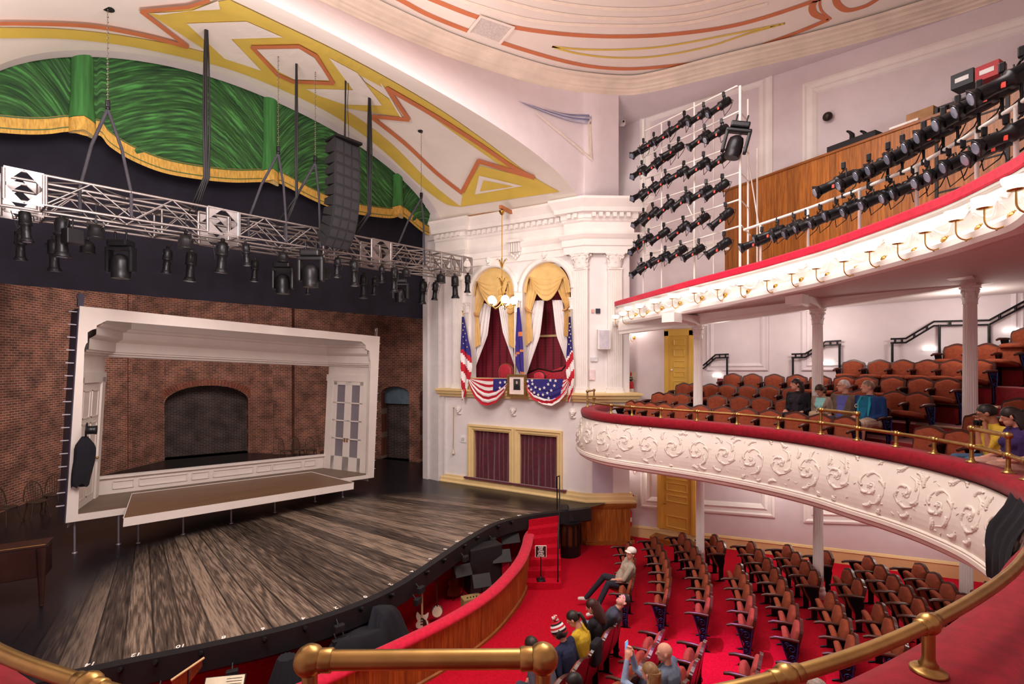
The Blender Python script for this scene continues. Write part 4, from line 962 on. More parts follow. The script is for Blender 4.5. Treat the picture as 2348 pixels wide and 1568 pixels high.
# piano at the left wing
m = thing('upright_piano', 'dark brown upright piano with a thin brass hinge at the left of the stage', 'piano', tuple(onz(60, 1385, STZ)), math.radians(0)); PW = mat('dark mahogany', '#2d1712', .3, var=.3, scale=3)
pa, pb = onz(104, 1390, STZ), onz(-60, 1420, STZ); tdir = (pb-pa).normalized(); nrm_ = V((tdir.y, -tdir.x, 0)); nrm_ = -nrm_ if nrm_.dot(EYE-pa) < 0 else nrm_
zt1 = hitz(1272, onz(104, 1390, STZ)); ang_ = math.atan2(tdir.y, tdir.x)
b = MB(); b.bbox(pa+tdir*.8+V((0, 0, .75))-nrm_*.2, (1.6, .4, .5), ang_, .02); b.build('case', PW, m)
b = MB(); b.bbox(pa+tdir*.8+V((0, 0, 1.02))-nrm_*.2, (1.62, .44, .04), ang_, .01); b.build('lid', PW, m)
b = MB(); b.tube([pa+V((0, 0, 1.045)), pa+tdir*1.5+V((0, 0, 1.045))], .008, 6); b.build('hinge', BRASS, m)
for s_ in (.05, 1.5): b = MB(); b.tube([pa+tdir*s_+V((0, 0, 1.0)), pa+tdir*s_+V((0, 0, .5)), pa+tdir*s_+V((0, 0, .05))], [.07, .05, .03], 8); b.ball(pa+tdir*s_+V((0, 0, .03)), .03, 8); b.build('leg', PW, m)
# ================================================================== orchestra pit
pr_pts = [(6.0, -4.75), (5.35, -4.75), (4.75, -4.98), (4.2, -5.34), (3.5, -5.75), (2.82, -6.05), (1.77, -6.38), (.74, -6.5), (-.21, -6.48), (-1.36, -6.38), (-1.89, -6.33), (-3.2, -6.1), (-5, -5.6), (-7, -4.8)]
PRL = smooth_path(pr_pts, 6); PRL = [p for p in PRL if p.x < 5.5]
m = MB(); m.sweep([p+V((0, 0, -.1)) for p in PRL], [(-.06, 0), (-.06, .82), (.06, .82), (.06, 0)], uv=True); 
t = thing('pit_rail', 'curved oak boarded pit rail topped with a crimson cushion', 'rail', (1.7, -6.38, -.1)); m.build('boards', OAK, t)
m = MB(); m.sweep([p+V((0, 0, -.1)) for p in PRL], [(.13*math.cos(a_*PI/8), .85+.07*math.sin(a_*PI/8)) for a_ in range(16)]+[(.13, .85)], caps=False, smooth=True); m.build('cushion', VELVETP, t)
m = MB(); m.sweep([p+V((0, 0, -.1)) for p in PRL], [(-.06, .0), (-.09, .0), (-.09, .1), (-.06, .12)]); m.build('skirting', OAKP, t)
m = MB(); m.sweep([p+V((0, 0, -.1)) for p in PRL], [(.06, 0.0), (.075, .01), (.075, .8), (.06, .81)]); m.build('inner_lining', CARPETD, t)
# steps up to the stage
f0, f1 = onz(1200, 1352, -.1), onz(1287, 1354, -.1); g0, g1 = onz(1214, 1190, STZ-.1), onz(1283, 1178, STZ-.1)
print('steps', f0, f1, g0, g1)
t = thing('stage_steps', 'red carpeted steps leading from the floor up to the stage', 'steps', tuple((f0+f1)/2)); m = MB(); ns = 7; rise = (STZ+.1-.06)/ns
for k in range(ns):
    a0 = f0.lerp(g0, k/ns); a1 = f1.lerp(g1, k/ns); b0 = f0.lerp(g0, 1.03); b1 = f1.lerp(g1, 1.03); z0, z1 = -.1+rise*k, -.1+rise*(k+1)
    if k: z0 -= .01
    q = [V((p.x, p.y, 0)) for p in (a0, a1, b1, b0)]
    m.add([p+V((0, 0, z0)) for p in q]+[p+V((0, 0, z1)) for p in q], [(0, 1, 5, 4), (4, 5, 6, 7), (1, 2, 6, 5), (0, 4, 7, 3)])
m.build('treads', CARPET, t)
hr = lambda px, py, z: onz(px, py, z)
m = MB(); A_ = onz(1279, 1334, .07); B_ = onz(1283, 1258, .6); m.tube([A_, A_+V((0, 0, .95)), B_+V((0, 0, .95)), V((g1.x+.0, g1.y, STZ+.95)), V((g1.x+.05, g1.y+.12, STZ+.9)), V((g1.x+.03, g1.y+.1, STZ))], .017, 8); m.tube([B_, B_+V((0, 0, .95))], .015, 8); m.build('handrail', BLACKM, t)
# sign
sp_ = onz(1240, 1330, .07); sp_ = V((sp_.x, sp_.y, .07)); sg = thing('stage_sign', 'small dark notice on a stand on the red steps', 'sign', tuple(sp_)); x_ = RT; zt = sp_.z+.9
BRN = mat('dark brown enamel', '#2c1517', .4); sc_ = depth(sp_)/FL
m = MB(); m.lathe(sp_, [(.14, 0), (.14, .02), (.1, .03), (.03, .05), (.02, .12)], n=4); m.build('base', BLACKM, sg)
m = MB(); m.tube([sp_+V((0, 0, .05)), sp_+V((0, 0, .62))], .014, 8); m.build('post', BLACKM, sg)
cz = hitz(1264, sp_); m = MB(); Mx = Matrix((x_, -FW*-1, V((0, 0, 1)))).transposed(); wS, hS = 26*sc_, 27*sc_
m.bbox((sp_.x, sp_.y, cz), (wS, .02, hS), bv=.008, M=Mx); m.build('board', mat('white rim enamel', '#e8e2dc', .5), sg)
m = MB(); m.box((sp_.x-FW.x*.011, sp_.y-FW.y*.011, cz), (wS*.9, .006, hS*.9), M=Mx); m.build('face', BRN, sg)
text_mesh('KEEP\nOFF\nSTEPS\nAND\nSTAGE', hS*.2, 'lettering', mat('sign white lettering', '#f4efe8', .6), V((sp_.x, sp_.y, cz))-FW*.0165, x_, (0, 0, 1), sg, .001, .0008, spacing=.88)
# curved riser table and wedge speaker by the steps
q0 = onz(1316, 1278, -.1); t = thing('round_platform', 'round black platform with glazed oak sides beside the red steps', 'platform', tuple(q0)); R_ = .36; q0 = q0+V((.12, .28, 0))
m = MB(); m.lathe(q0, [(R_, .0), (R_, .32)], n=28, caps=False); m.build('base_rim', BLACKM, t); m = MB(); m.lathe(q0+V((0, 0, .9)), [(R_+.03, 0), (R_+.04, .03), (R_+.03, .07)], n=28); m.build('top_rim', BLACKM, t)
for i in range(12): a_ = 2*PI*i/12; m = MB(); m.box(q0+V((R_*math.cos(a_), R_*math.sin(a_), .6)), (.03, .06, .62), a_); m.build('post', BLACKM, t)
m = MB(); m.lathe(q0, [(R_-.03, .3), (R_-.03, .92)], n=28, caps=False); m.build('oak_drum', OAK, t)
m = MB(); b = bmesh.new(); vs = [(-.3, -.2, 0), (.3, -.2, 0), (.3, .22, 0), (-.3, .22, 0), (-.3, -.2, .12), (.3, -.2, .12), (.3, .22, .36), (-.3, .22, .36), (-.3, .0, .38), (.3, .0, .38)]
Rz = Matrix.Rotation(math.radians(35), 3, 'Z'); vv = [Rz @ V(p)*.85+q0+V((-.02, 0, .99)) for p in vs]
t = thing('wedge_speaker', 'black wedge monitor speaker on the round platform beside the steps', 'speaker', tuple(q0+V((0, 0, .99))))
m.add(vv, [(0, 1, 2, 3), (0, 1, 5, 4), (2, 3, 7, 6), (6, 7, 8, 9), (0, 4, 8, 7, 3), (1, 2, 6, 9, 5)]); m.build('cabinet', BLACK, t)
m = MB(); m.add([p+V((0, 0, .004)) for p in (vv[4].lerp(vv[9], .04), vv[5].lerp(vv[8], .04), vv[9].lerp(vv[4], .04), vv[8].lerp(vv[5], .04))], [(0, 1, 2, 3)]); m.build('grille', mat('speaker grille', '#25242b', .9, var=.3, scale=90), t)
b.free()
# pit contents --------------------------------------------------------
PZ = -.1
def tomb(px, py, z, w, d, h, rz, name, label, cat, m_=BLACK, bv=.02):
    p = onz(px, py, z); mb = MB(); mb.bbox(p+V((0, 0, h/2)), (w, d, h), math.radians(rz), bv); o = one(mb, name, m_, label, cat); return o
p = V((3.15, -4.85, PZ)); m = MB(); m.bbox(p+V((0, 0, .52)), (.85, .36, 1.04), math.radians(-18), .03); one(m, 'flight_case', BLACK, 'tall black padded case standing in the orchestra pit', 'case')
# covered keyboard: draped cloth
c = V((-.62, -5.72, PZ)); t = []; m = MB(); R = []; NR, NA = 22, 64
for i in range(NR+1):
    f = i/NR; row = []
    for k in range(NA):
        a = 2*PI*k/NA; fold = .05*math.sin(a*9+f*3)+.035*math.sin(a*17+1)+.04*noise.noise(V((a*2, f*3, 0))); rr = 1+fold*(f**1.5)*2.2
        ex, ey = .95, .42; ff = f**.55; x = ex*ff*math.cos(a)*rr; y = ey*ff*math.sin(a)*rr
        h = 1.0-.9*max(0, (f-.32)/.68)**1.4+.07*noise.noise(V((x*3, y*3, 1)))+(.22 if x > .15 else -.12)*max(0, 1-f*1.6); row.append(V((x, y, max(.02, h))))
    R.append(row)
Mr = Matrix.Rotation(math.radians(2), 3, 'Z'); m.ring([[Mr @ p+c for p in r] for r in R], True, False, True)
one(m, 'cloth_covered_keyboard', BLACKC, 'large instrument covered by a rumpled black cloth in the pit', 'covered instrument')
m = MB(); c2 = V((-1.95, -5.65, PZ)); m.ring([[V((math.cos(2*PI*k/32)*(.12+.3*f)*(1+.12*math.sin(k*1.9)), math.sin(2*PI*k/32)*(.12+.3*f)*(1+.12*math.sin(k*2.3)), 1.0-.95*f))+c2 for k in range(32)] for f in (0, .05, .2, .45, .7, 1)], True, True, True)
one(m, 'cloth_covered_stand', BLACKC, 'black cloth draped over a stand at the bottom of the pit', 'covered stand')
# guitars and banjo on stands
MAPLE = mat('pale maple neck', '#c9a877', .4, var=.15, scale=8); IVB = mat('ivory guitar body', '#d8cbb6', .3); DKW = mat('dark sunburst', '#3a1c12', .3, var=.3); STEEL = mat('nickel', '#b8b4ae', .25, .9)
def lean(px, yy, z, tilt, rz):
    p = ony(px, 1300, yy); p.z = z; return Matrix.Translation(p) @ Matrix.Rotation(math.radians(rz), 4, 'Z') @ Matrix.Rotation(math.radians(tilt), 4, 'X') @ Matrix.Scale(.74, 4)
def tx(mb, M): mb.v = [M @ V(p) for p in mb.v]; return mb
Gm = lean(968, -5.25, PZ, -14, -40); t = thing('electric_guitar', 'ivory electric guitar with pale neck standing in the pit', 'guitar', tuple(Gm.translation))
body = [(.0, .0), (.12, .01), (.17, .08), (.15, .17), (.12, .21), (.16, .29), (.17, .38), (.12, .36), (.06, .33), (-.05, .34), (-.12, .42), (-.16, .36), (-.15, .27), (-.12, .2), (-.17, .12), (-.14, .03)]
bs = [(p.x, p.y) for p in smooth_path(body+[body[0]], 3)][:-1]
m = MB(); m.slab(bs, lambda u, v, z: V((u, z, v+.1)), 0, .045); tx(m, Gm).build('body', IVB, t)
m = MB(); m.box((0, -.012, .8), (.05, .02, .85)); m.slab([(-.03, 1.22), (.03, 1.22), (.05, 1.4), (-.01, 1.42), (-.035, 1.3)], lambda u, v, z: V((u, z, v)), -.02, 0); tx(m, Gm).build('neck', MAPLE, t)
m = MB(); m.slab([(.02, .14), (.13, .18), (.1, .3), (.02, .36)], lambda u, v, z: V((u, z, v)), -.006, 0); m.k = 0; [m.box((0, -.01, z), (.075, .012, .02)) for z in (.22, .29, .35)]; tx(m, Gm).build('pickguard', DKW, t)
Bm = lean(1003, -5.2, PZ, -10, -30); t = thing('banjo', 'banjo with a round drum head standing between guitar and amplifier', 'banjo', tuple(Bm.translation))
m = MB(); m.lathe((0, .06, .3), [(.15, 0), (.165, .01), (.165, .07), (.15, .08)], (0, -1, 0), 32); tx(m, Bm).build('rim', STEEL, t)
m = MB(); m.lathe((0, -.02, .3), [(.14, 0), (.14, .004)], (0, -1, 0), 32); tx(m, Bm).build('drum_head', mat('banjo skin', '#cfc2a8', .6), t)
for i in range(14): pass
m = MB(); m.box((0, -.02, .78), (.04, .025, .68)); m.slab([(-.03, 1.1), (.03, 1.1), (.05, 1.26), (-.05, 1.26)], lambda u, v, z: V((u, z, v)), -.03, -.01); tx(m, Bm).build('neck', DKW, t)
for i in range(16): m = MB(); m.lathe((.155*math.cos(2*PI*i/16), -.03, .3+.155*math.sin(2*PI*i/16)), [(.012, 0), (.012, .04)], (0, 1, 0), 6); tx(m, Bm).build('bracket', STEEL, t)
Am = lean(1042, -4.75, PZ, -12, -25); t = thing('acoustic_bass', 'dark reddish brown acoustic guitar with a long pale headstock by the pit wall', 'guitar', tuple(Am.translation)); t.name = 'acoustic_guitar'; ABS[t.name] = V(Am.translation)
sb = [(p.x, p.y) for p in smooth_path([(0, 0), (.19, .05), (.21, .2), (.14, .32), (.16, .46), (.0, .54), (-.16, .46), (-.14, .32), (-.21, .2), (-.19, .05), (0, 0)], 4)][:-1]
m = MB(); m.slab(sb, lambda u, v, z: V((u, z, v+.1)), 0, .1); tx(m, Am).build('body', mat('reddish brown varnish', '#5a2416', .3, var=.3), t)
m = MB(); m.box((0, -.015, .95), (.05, .02, .85)); tx(m, Am).build('neck', DKW, t); m = MB(); m.box((0, -.015, 1.44), (.07, .02, .2)); tx(m, Am).build('headstock', MAPLE, t)
for (px, py, l) in ((1085, -5.5, 'brown tweed amplifier behind the pit rail'), (985, -5.9, 'low brown tweed amplifier beside the pit rail')):
    p = ony(px, 1300, py); p.z = PZ; t = thing('amplifier', l, 'amplifier', tuple(p)); m = MB(); m.bbox(p+V((0, .05, .18)), (.42, .24, .36), math.radians(-25), .02); m.build('cabinet', mat('tweed', '#8d7547', .8, var=.2, scale=60), t)
    [MB().lathe(p+V((-.12+.06*i, .05-.03*i+.0, .36)), [(.014, 0), (.014, .02)], n=8).build('knob', BLACKM, t) for i in range(4)]
def stand(px, yy, h, w, hh, rz, label, m_=BLACKM, sheet=False):
    p = ony(px, 1300, yy); p.z = PZ; t = thing('music_stand', label, 'music stand', tuple(p)); m = MB(); m.tube([p+V((0, 0, .05)), p+V((0, 0, h))], .012, 6)
    for i in range(3): a_ = 2.1*i; m.tube([p+V((0, 0, .2)), p+V((.25*math.cos(a_), .25*math.sin(a_), 0))], .008, 5)
    m.build('tripod', m_, t); Mq = Matrix.Rotation(math.radians(rz), 3, 'Z') @ Matrix.Rotation(math.radians(-35), 3, 'X')
    m = MB(); m.box(p+V((0, 0, h)), (w, .012, hh), M=Mq); m.build('desk', BLACK, t)
    if sheet:
        o = Mq @ V((0, -.012, 0)); m = MB(); m.box(p+V((0, 0, h))+o, (w*.95, .004, hh*.95), M=Mq); s_ = m.build('sheet', mat('cream paper', '#e9e0c4', .8), t)
        m = MB()
        for j in range(9): m.box(p+V((0, 0, h))+Mq @ V((w*.23, -.016, hh*(.38-.09*j))), (w*.38, .002, .006), M=Mq)
        m.build('music_staves', BLACK, s_)
    return t
stand(1170, -4.6, .8, .5, .3, -30, 'black music stand beside the tall case at the upper end of the pit'); stand(1150, -5.15, .75, .45, .3, -35, 'black music stand right below the tall padded case'); stand(1105, -5.5, .62, .4, .28, -30, 'black music stand left of the cushion rail and below the case', )
stand(1062, -4.95, .7, .4, .26, -20, 'black music stand beside the tweed amplifier'); stand(512, -5.6, .9, .52, .36, -40, 'music stand holding an open cream score', sheet=True)
# bar chimes
p = ony(430, 1500, -5.55); p.z = PZ; t = thing('bar_chimes', 'wooden bar of brass chimes at the bottom of the pit', 'chimes', tuple(p)); a_, b_ = ony(392, 1560, -5.6), ony(468, 1508, -5.5); m = MB(); m.tube([a_, b_], .016, 6); m.build('bar', MAPLE, t)
m = MB()
for i in range(26): q = a_.lerp(b_, (i+1)/28); m.tube([q, q+V((0, 0, -.06-.25*(1-i/30)))], .005, 5)
m.build('chimes', BRASS, t); m = MB(); m.tube([a_.lerp(b_, .5), V((a_.lerp(b_, .5).x, a_.lerp(b_, .5).y, PZ))], .012, 6); m.build('stand', BLACKM, t)
# footlight clips, numbers and small lamps along the stage lip
NUMW = mat('white stage number', '#efeae2', .7); EP = resample([p for p in EDGE if -4.5 < p.x < 6.4][::-1], .01)
def at_edge(px):
    h = plan_hit(px, [V((p.x, p.y, 0)) for p in EDGE]); return h
k = 0
for px, s_ in ((209, '14'), (314, '12'), (417, '10'), (516, '8'), (606, '6'), (699, '4'), (774, '2'), (841, '0'), (899, '2'), (948, '4'), (990, '6'), (1024, '8'), (1052, '10'), (1083, '12'), (1117, '14'), (1155, '16'), (1194, '18')):
    h = at_edge(px)
    if not h: continue
    q, t_ = h; t_ = V((t_.x, t_.y, 0)).normalized(); t_ = t_ if t_.x < 0 else -t_; n_ = V((-t_.y, t_.x, 0)); n_ = n_ if n_.y > 0 else -n_
    o = text_mesh(s_, .12, 'stage_number', NUMW, q+n_*-.0+V((0, 0, STZ+.033))+V((0, .05, 0)), t_, (0, -1, 0) if 0 else -n_, None, .001, .002); o.data.transform(Matrix.Translation(-q)); o.location = q
    tag(o, 'white number %s painted near the stage edge%s' % (s_, ', %s from the frame left' % ORD[k] if k else ' nearest the bottom left'), 'number', 'white numbers along the stage edge'); k += 1
k = 0
for px in (285, 365, 465, 605, 692, 815, 880, 960, 1000, 1048, 1078, 1128, 1162):
    h = at_edge(px)
    if not h: continue
    q, t_ = h; n_ = V((t_.y, -t_.x, 0)); n_ = n_ if n_.y < 0 else -n_; c_ = q+n_*.2+V((0, 0, STZ-.02)); m = MB(); m.lathe(c_-n_*.04, [(.03, 0), (.035, .05), (.03, .09), (.022, .1)], n_+V((0, 0, .3)), 10); m.box(c_+n_*-.02+V((0, 0, -.03)), (.02, .06, .05))
    one(m, 'footlight', BLACKM, 'small black footlight on the stage lip, %s from the left' % ORD[k], 'footlight', 'footlights along the stage lip'); k += 1
k = 0
for px, dz in ((375, -.45), (535, -.42), (762, -.2), (757, -.42), (775, -.42), (937, -.25), (930, -.42), (1043, -.3), (1110, -.3)):
    h = at_edge(px); q, t_ = h; n_ = V((t_.y, -t_.x, 0)); n_ = n_ if n_.y < 0 else -n_; c_ = q+n_*.28+V((0, 0, STZ+dz+.05)); m = MB(); m.bbox(c_, (.16, .09, .12), math.atan2(t_.y, t_.x), .015); m.tube([c_, c_-n_*.12+V((0, 0, .1))], .012, 5)
    one(m, 'pit_lamp', BLACK, 'small square black lamp clamped under the stage lip, %s from the left' % ORD[k], 'lamp', 'square lamps under the stage lip'); k += 1
# ================================================================== dress circle
RZ = 4.25
rp = [(7.4, -5.75), (6.3, -5.85), (5.7, -6.15), (5.25, -6.62), (4.97, -7.2), (4.88, -7.8), (4.87, -8.6), (4.85, -9.3), (4.75, -10.1), (4.55, -10.9), (4.25, -11.6), (3.84, -12.18), (3.5, -12.68), (3.05, -13.15), (2.4, -13.58), (1.4, -13.85), (.3, -13.85), (-1.0, -13.52), (-2.0, -13.3), (-2.92, -12.98), (-3.65, -12.62), (-4.38, -12.1), (-4.82, -11.6), (-5.14, -10.9), (-5.36, -10.2), (-5.5, -9.2), (-5.55, -8.0), (-5.5, -6.5)]
RAIL = smooth_path(rp, 8)
def atz(pl, z): return [V((p.x, p.y, z)) for p in pl]
# offset(+) lies outside the horseshoe (behind the rail)
t = thing('dress_circle_front', 'curved white dress circle front with scrollwork and a crimson velvet cushion', 'balcony front', (4.85, -9.3, 3.0)); DCF = t
m = MB(); cush = [(.12, 3.86), (.155, 3.9), (.165, 3.97), (.14, 4.03), (.08, 4.055), (0, 4.06), (-.14, 4.055), (-.2, 4.03), (-.22, 3.97), (-.2, 3.86)]
m.sweep([V((p.x, p.y, 0)) for p in RAIL], cush, smooth=True); m.build('cushion', VELVET, t)
FB = 2.98
def fasc(h):                       # outward bulge by height fraction 0 bottom .. 1 top
    return .13-.02+.10*math.sin(PI*(1-h)*.8)+.09*(1-h)
fp = [(fasc(h/10), FB+.1+(3.86-FB-.1)*h/10) for h in range(11)]
m = MB(); m.sweep([V((p.x, p.y, 0)) for p in RAIL], [(.0, FB-.12), (.16, FB-.12), (.22, FB-.08), (.24, FB-.03), (.29, FB), (.29, FB+.05), (.25, FB+.07), (.27, FB+.1)]+fp+[(.14, 3.86), (-.1, 3.86), (-.1, 3.5)], smooth=False)
IVF = mat('ivory balcony plaster', '#e9dfd6', .7, var=.03, scale=4)
m.build('fascia', IVF, t)
# scrollwork
fr_path = resample(RAIL, .02); TOT = len(fr_path)
def fpos(s, h, lift=.0):            # s metres along the front, h 0..1
    i = max(1, min(TOT-2, int(s/.02))); p = fr_path[i]; t_ = (fr_path[i+1]-fr_path[i-1]).normalized(); n_ = V((t_.y, -t_.x, 0)); n_ = -n_
    n_ = V((t_.cross(V((0, 0, 1)))).to_tuple())
    o = fasc(h); return p+n_*(o+lift)+V((0, 0, FB+.1+(3.86-FB-.1)*h))
m = MB(); s_ = .9; rnd = random.Random(3)
def vine(pts, r): 
    n = len(pts); m.tube([fpos(a, b, .0) for a, b in pts], [r*(.6+.6*math.sin(PI*i/(n-1)))+.002 for i in range(n)], 4, False)
def leaf(s0, h0, ang, L_, w_):
    c_, q_ = math.cos(ang), math.sin(ang); P_ = []
    for k in range(5):
        f = k/4; x = L_*f; bend = .25*L_*f*f; P_.append((s0+c_*x-q_*bend, h0+(q_*x+c_*bend)/.78))
    n = 5; m.tube([fpos(a, b, .002) for a, b in P_], [w_*v for v in (.5, 1, .9, .6, .15)], 4, False)
def acanthus(s0, h0, ang, L_, sg):
    """curling leaf: a curved spine with lobes on both sides"""
    P_ = []; n = 7; a_ = ang
    x, y = s0, h0
    for k in range(n): P_.append((x, y, a_)); a_ += sg*.28; x += L_/n*math.cos(a_); y += L_/n*math.sin(a_)/.78
    m.tube([fpos(p, max(.04, min(.96, q)), .0) for p, q, _ in P_], [.009+.017*math.sin(PI*(k+.8)/(n+1)) for k in range(n)], 5, False)
    for k in range(1, n-1):
        for sd in (-1, 1):
            p, q, aa = P_[k]; l2 = L_*.26*(1-k/n*.5); an = aa+sd*.75; m.tube([fpos(p, max(.04, min(.96, q))), fpos(p+l2*.6*math.cos(an), max(.04, min(.96, q+l2*.6*math.sin(an)/.78)), .004), fpos(p+l2*math.cos(an+sg*.3), max(.04, min(.96, q+l2*math.sin(an+sg*.3)/.78)), 0)], [.009, .016, .006], 4, False)
while s_ < min(TOT*.02-.8, 12.8):
    for (cs, ch, sg, R0) in ((s_, .5, 1, .27), (s_+.56, .52, -1, .25)):
        pts = []
        for k in range(24):
            th = k/23*PI*3.0; r_ = R0*(1-k/27); pts.append((cs+r_*math.cos(th*sg-PI*.5*sg), ch+r_*math.sin(th*sg-PI*.5*sg)/.8))
        pts = [(p, max(.05, min(.95, q))) for p, q in pts]; vine(pts, .012)
        for k in (1, 4, 7, 10, 13, 16): a, b = pts[k]; a2, b2 = pts[k+1]; an = math.atan2((b2-b)*.8, a2-a); acanthus(a, b, an-sg*.5, .2-.005*k, sg)
        for k in range(6): leaf(cs, ch, k*1.05+rnd.random(), .045, .014)
    for k in range(7): acanthus(s_-.25+.15*k, .08+.05*rnd.random() if k % 2 else .9, rnd.choice((.4, 2.6, -.5, 3.6)), .2, rnd.choice((-1, 1)))
    for k in range(14): leaf(s_-.25+rnd.random()*1.05, .06+.88*rnd.random(), rnd.random()*6, .05, .01)
    s_ += 1.1
m.build('scrollwork', IVF, t)
m = MB(); m.sweep([V((p.x, p.y, 0)) for p in RAIL], [(.27, FB+.06), (.285, FB+.08), (.27, FB+.1)], caps=False); m.build('bead_moulding', IVF, t)
# soffit, beams, brackets, columns under the dress circle
SOFF = mat('soffit plaster', '#d9cdcb', .8, var=.03)
def soffit(path, zf, zw, name, x=SX-.02):
    m = MB(); R = []
    for p in path:
        if p.y > -5.7 or p.x < 2.0: continue
        R.append([V((p.x, p.y, zf(p))), V((x, p.y-(.0 if p.x > 4.2 else (4.2-p.x)*1.3), zw(p)))])
    m.ring(R, False, False, False); return struct(m.build(name, SOFF), name)
rs = [p for p in RAIL if p.x > 1]
soffit(offset(rs, .0), lambda p: FB-.1, lambda p: FB-.05, 'ceiling'); 
C1 = [(6.4, -8.8, .19), (6.4, -11.2, .45), (6.4, -13.45, .7)]
lowtop = 2.92
lab = ['nearest the stage', 'in the middle of the three', 'nearest the camera']
def cantilever(x, y, z, L_, name, label, i, h=.26):
    """bracket beam reaching from a column to the balcony front"""
    m = MB(); w_ = .2; d_ = V((-1, .14, 0)).normalized(); pd = V((-d_.y, d_.x, 0)); M = Matrix((d_, pd, (0, 0, 1))).transposed()
    out = [(-.25, z+h), (-.25, z+.0), (.12, z+.0), (.2, z-.01), (.35, z+.03), (L_-.55, z+h*.42), (L_-.42, z+h*.5), (L_-.36, z+h*.36), (L_-.33, z+h*.1), (L_, z+h*.1), (L_, z+h+.06), (0, z+h+.06)]
    m.slab(out, lambda u, v, k: V((x, y, 0))+d_*u+pd*k+V((0, 0, v)), -w_/2, w_/2)
    m.slab([(L_-.3, z+h*.02), (L_+.03, z+h*.02), (L_+.03, z+h+.07), (L_-.3, z+h+.07)], lambda u, v, k: V((x, y, 0))+d_*u+pd*k+V((0, 0, v)), -w_/2-.05, w_/2+.05)
    o = struct(m.build(name, WHITE), label); return o
for i, (x, y, z) in enumerate(C1):
    column(x, y, z, lowtop, .1, 'white fluted column %s holding up the dress circle over the orchestra seats' % lab[i], 'columns under the dress circle')
    cantilever(x, y, lowtop, 1.35, 'trim_%d' % (60+i), 'white bracket under the dress circle', i, .1)
def beam(pts, z0, z1, w_, name):
    m = MB(); m.sweep([V(p) for p in pts], [(-w_/2, z1), (-w_/2, z0+.06), (-w_/2+.03, z0+.03), (-w_/2+.03, z0), (w_/2-.03, z0), (w_/2-.03, z0+.03), (w_/2, z0+.06), (w_/2, z1)]); return struct(m.build(name, WHITE), 'beam over the columns')
beam([(6.6, -5.8, 0), (6.4, -8.8, 0), (6.4, -11.2, 0), (6.4, -13.45, 0), (5.6, -16, 0)], lowtop, lowtop+.1, .24, 'trim_64')
# tiers
ROWZ = {1: 3.46, 2: 3.65, 3: 3.87, 4: 4.12, 5: 4.47, 6: 4.8, 7: 5.1}
def rowd(k): return .85+.76*(k-1)
RP = [p for p in RAIL if p.x < 5.6 and (p.y < -6.2)]
tp = RP
m = MB()
def clampx(p): return V((min(p.x, SX), p.y, p.z))
for k in range(1, 8):
    a = offset(tp, rowd(k)-.76 if k > 1 else .15); b_ = offset(tp, rowd(k) if k < 7 else rowd(k)+3)
    pl = [(clampx(p), clampx(q)) for p, q in zip(a, b_)]
    pl = [(p, q) for p, q in pl if not (p.x < -4.0 and p.y > -13)]
    z = ROWZ[k]; zp = ROWZ.get(k-1, 2.95); run = []; allr = []
    for p, q in pl:
        if p.x < SX-.05: run.append((p, q))
        elif run: allr.append(run); run = []
    if run: allr.append(run)
    for pl in allr:
     if len(pl) > 1:
      m.ring([[V((p.x, p.y, zp)), V((p.x, p.y, z)), V((q.x, q.y, z))] for p, q in pl], False, False, False)
struct(m.build('floor', mat('deep red tier carpet', '#8f0f1e', .95, var=.2, scale=20, sheen=.3)), 'red carpeted tiers of the dress circle')
# brass rail with posts --------------------------------------------------
def brass_ball(m, p, r=.042): m.ball(p, r, 16)
def rail_post(p, parent, z0=4.06, z1=RZ):
    m = MB(); m.lathe((p.x, p.y, z0), [(.062, 0), (.064, .006), (.058, .012), (.032, .02), (.034, .03), (.025, .045), (.022, .06), (.022, z1-z0)], n=18); m.build('post', BRASS, parent)
def mark(px, z=RZ, path=RAIL):
    h = plan_hit(px, [p for p in path if p.x > -3.2] if px < 2348 and z == RZ else path); return h[0] if h else None
t = thing('brass_rail', 'polished brass rail on posts running along the dress circle cushion', 'rail', (4.85, -9.3, 4.06)); BRT = t
rl = [p for p in RAIL if not (p.x > 5.72)]
m = MB(); m.tube(atz(rl, RZ), .026, 12); m.build('tube', BRASS, t)
posts = [mark(px) for px in (1347, 1362, 1401, 1449, 1515, 1598, 1690, 1785, 1882, 1966, 2055, 2142, 2228, 2312)]
near = []
def nearp(px, py): return onz(px, py, RZ)
for p in [nearp(2352, 1222), nearp(2135, 1435), nearp(1795, 1542), nearp(235, 1552), V((-4.38, -12.15, 0)), V((-4.8, -11.65, 0)), V((-5.5, -9.4, 0)), V((.3, -13.85, 0)), V((1.9, -13.75, 0))]: near.append(V((p.x, p.y, 0)))
def snap(p):
    b = min(fr_path, key=lambda q: (q-V((p.x, p.y, 0))).length); return b
near = [snap(p) for p in near]
for p in posts+near:
    if p is None: continue
    rail_post(p, t); m = MB(); brass_ball(m, (p.x, p.y, RZ)); 
    q = snap(p); i = fr_path.index(q); td = (fr_path[min(TOT-1, i+3)]-fr_path[max(0, i-3)]).normalized()
    for s in (-1, 1): m.lathe(V((p.x, p.y, RZ))+td*s*.03, [(.03, 0), (.031, .03), (.0265, .034)], td*s, 14)
    m.build('ball_joint', BRASS, t)
RZ2 = 4.47
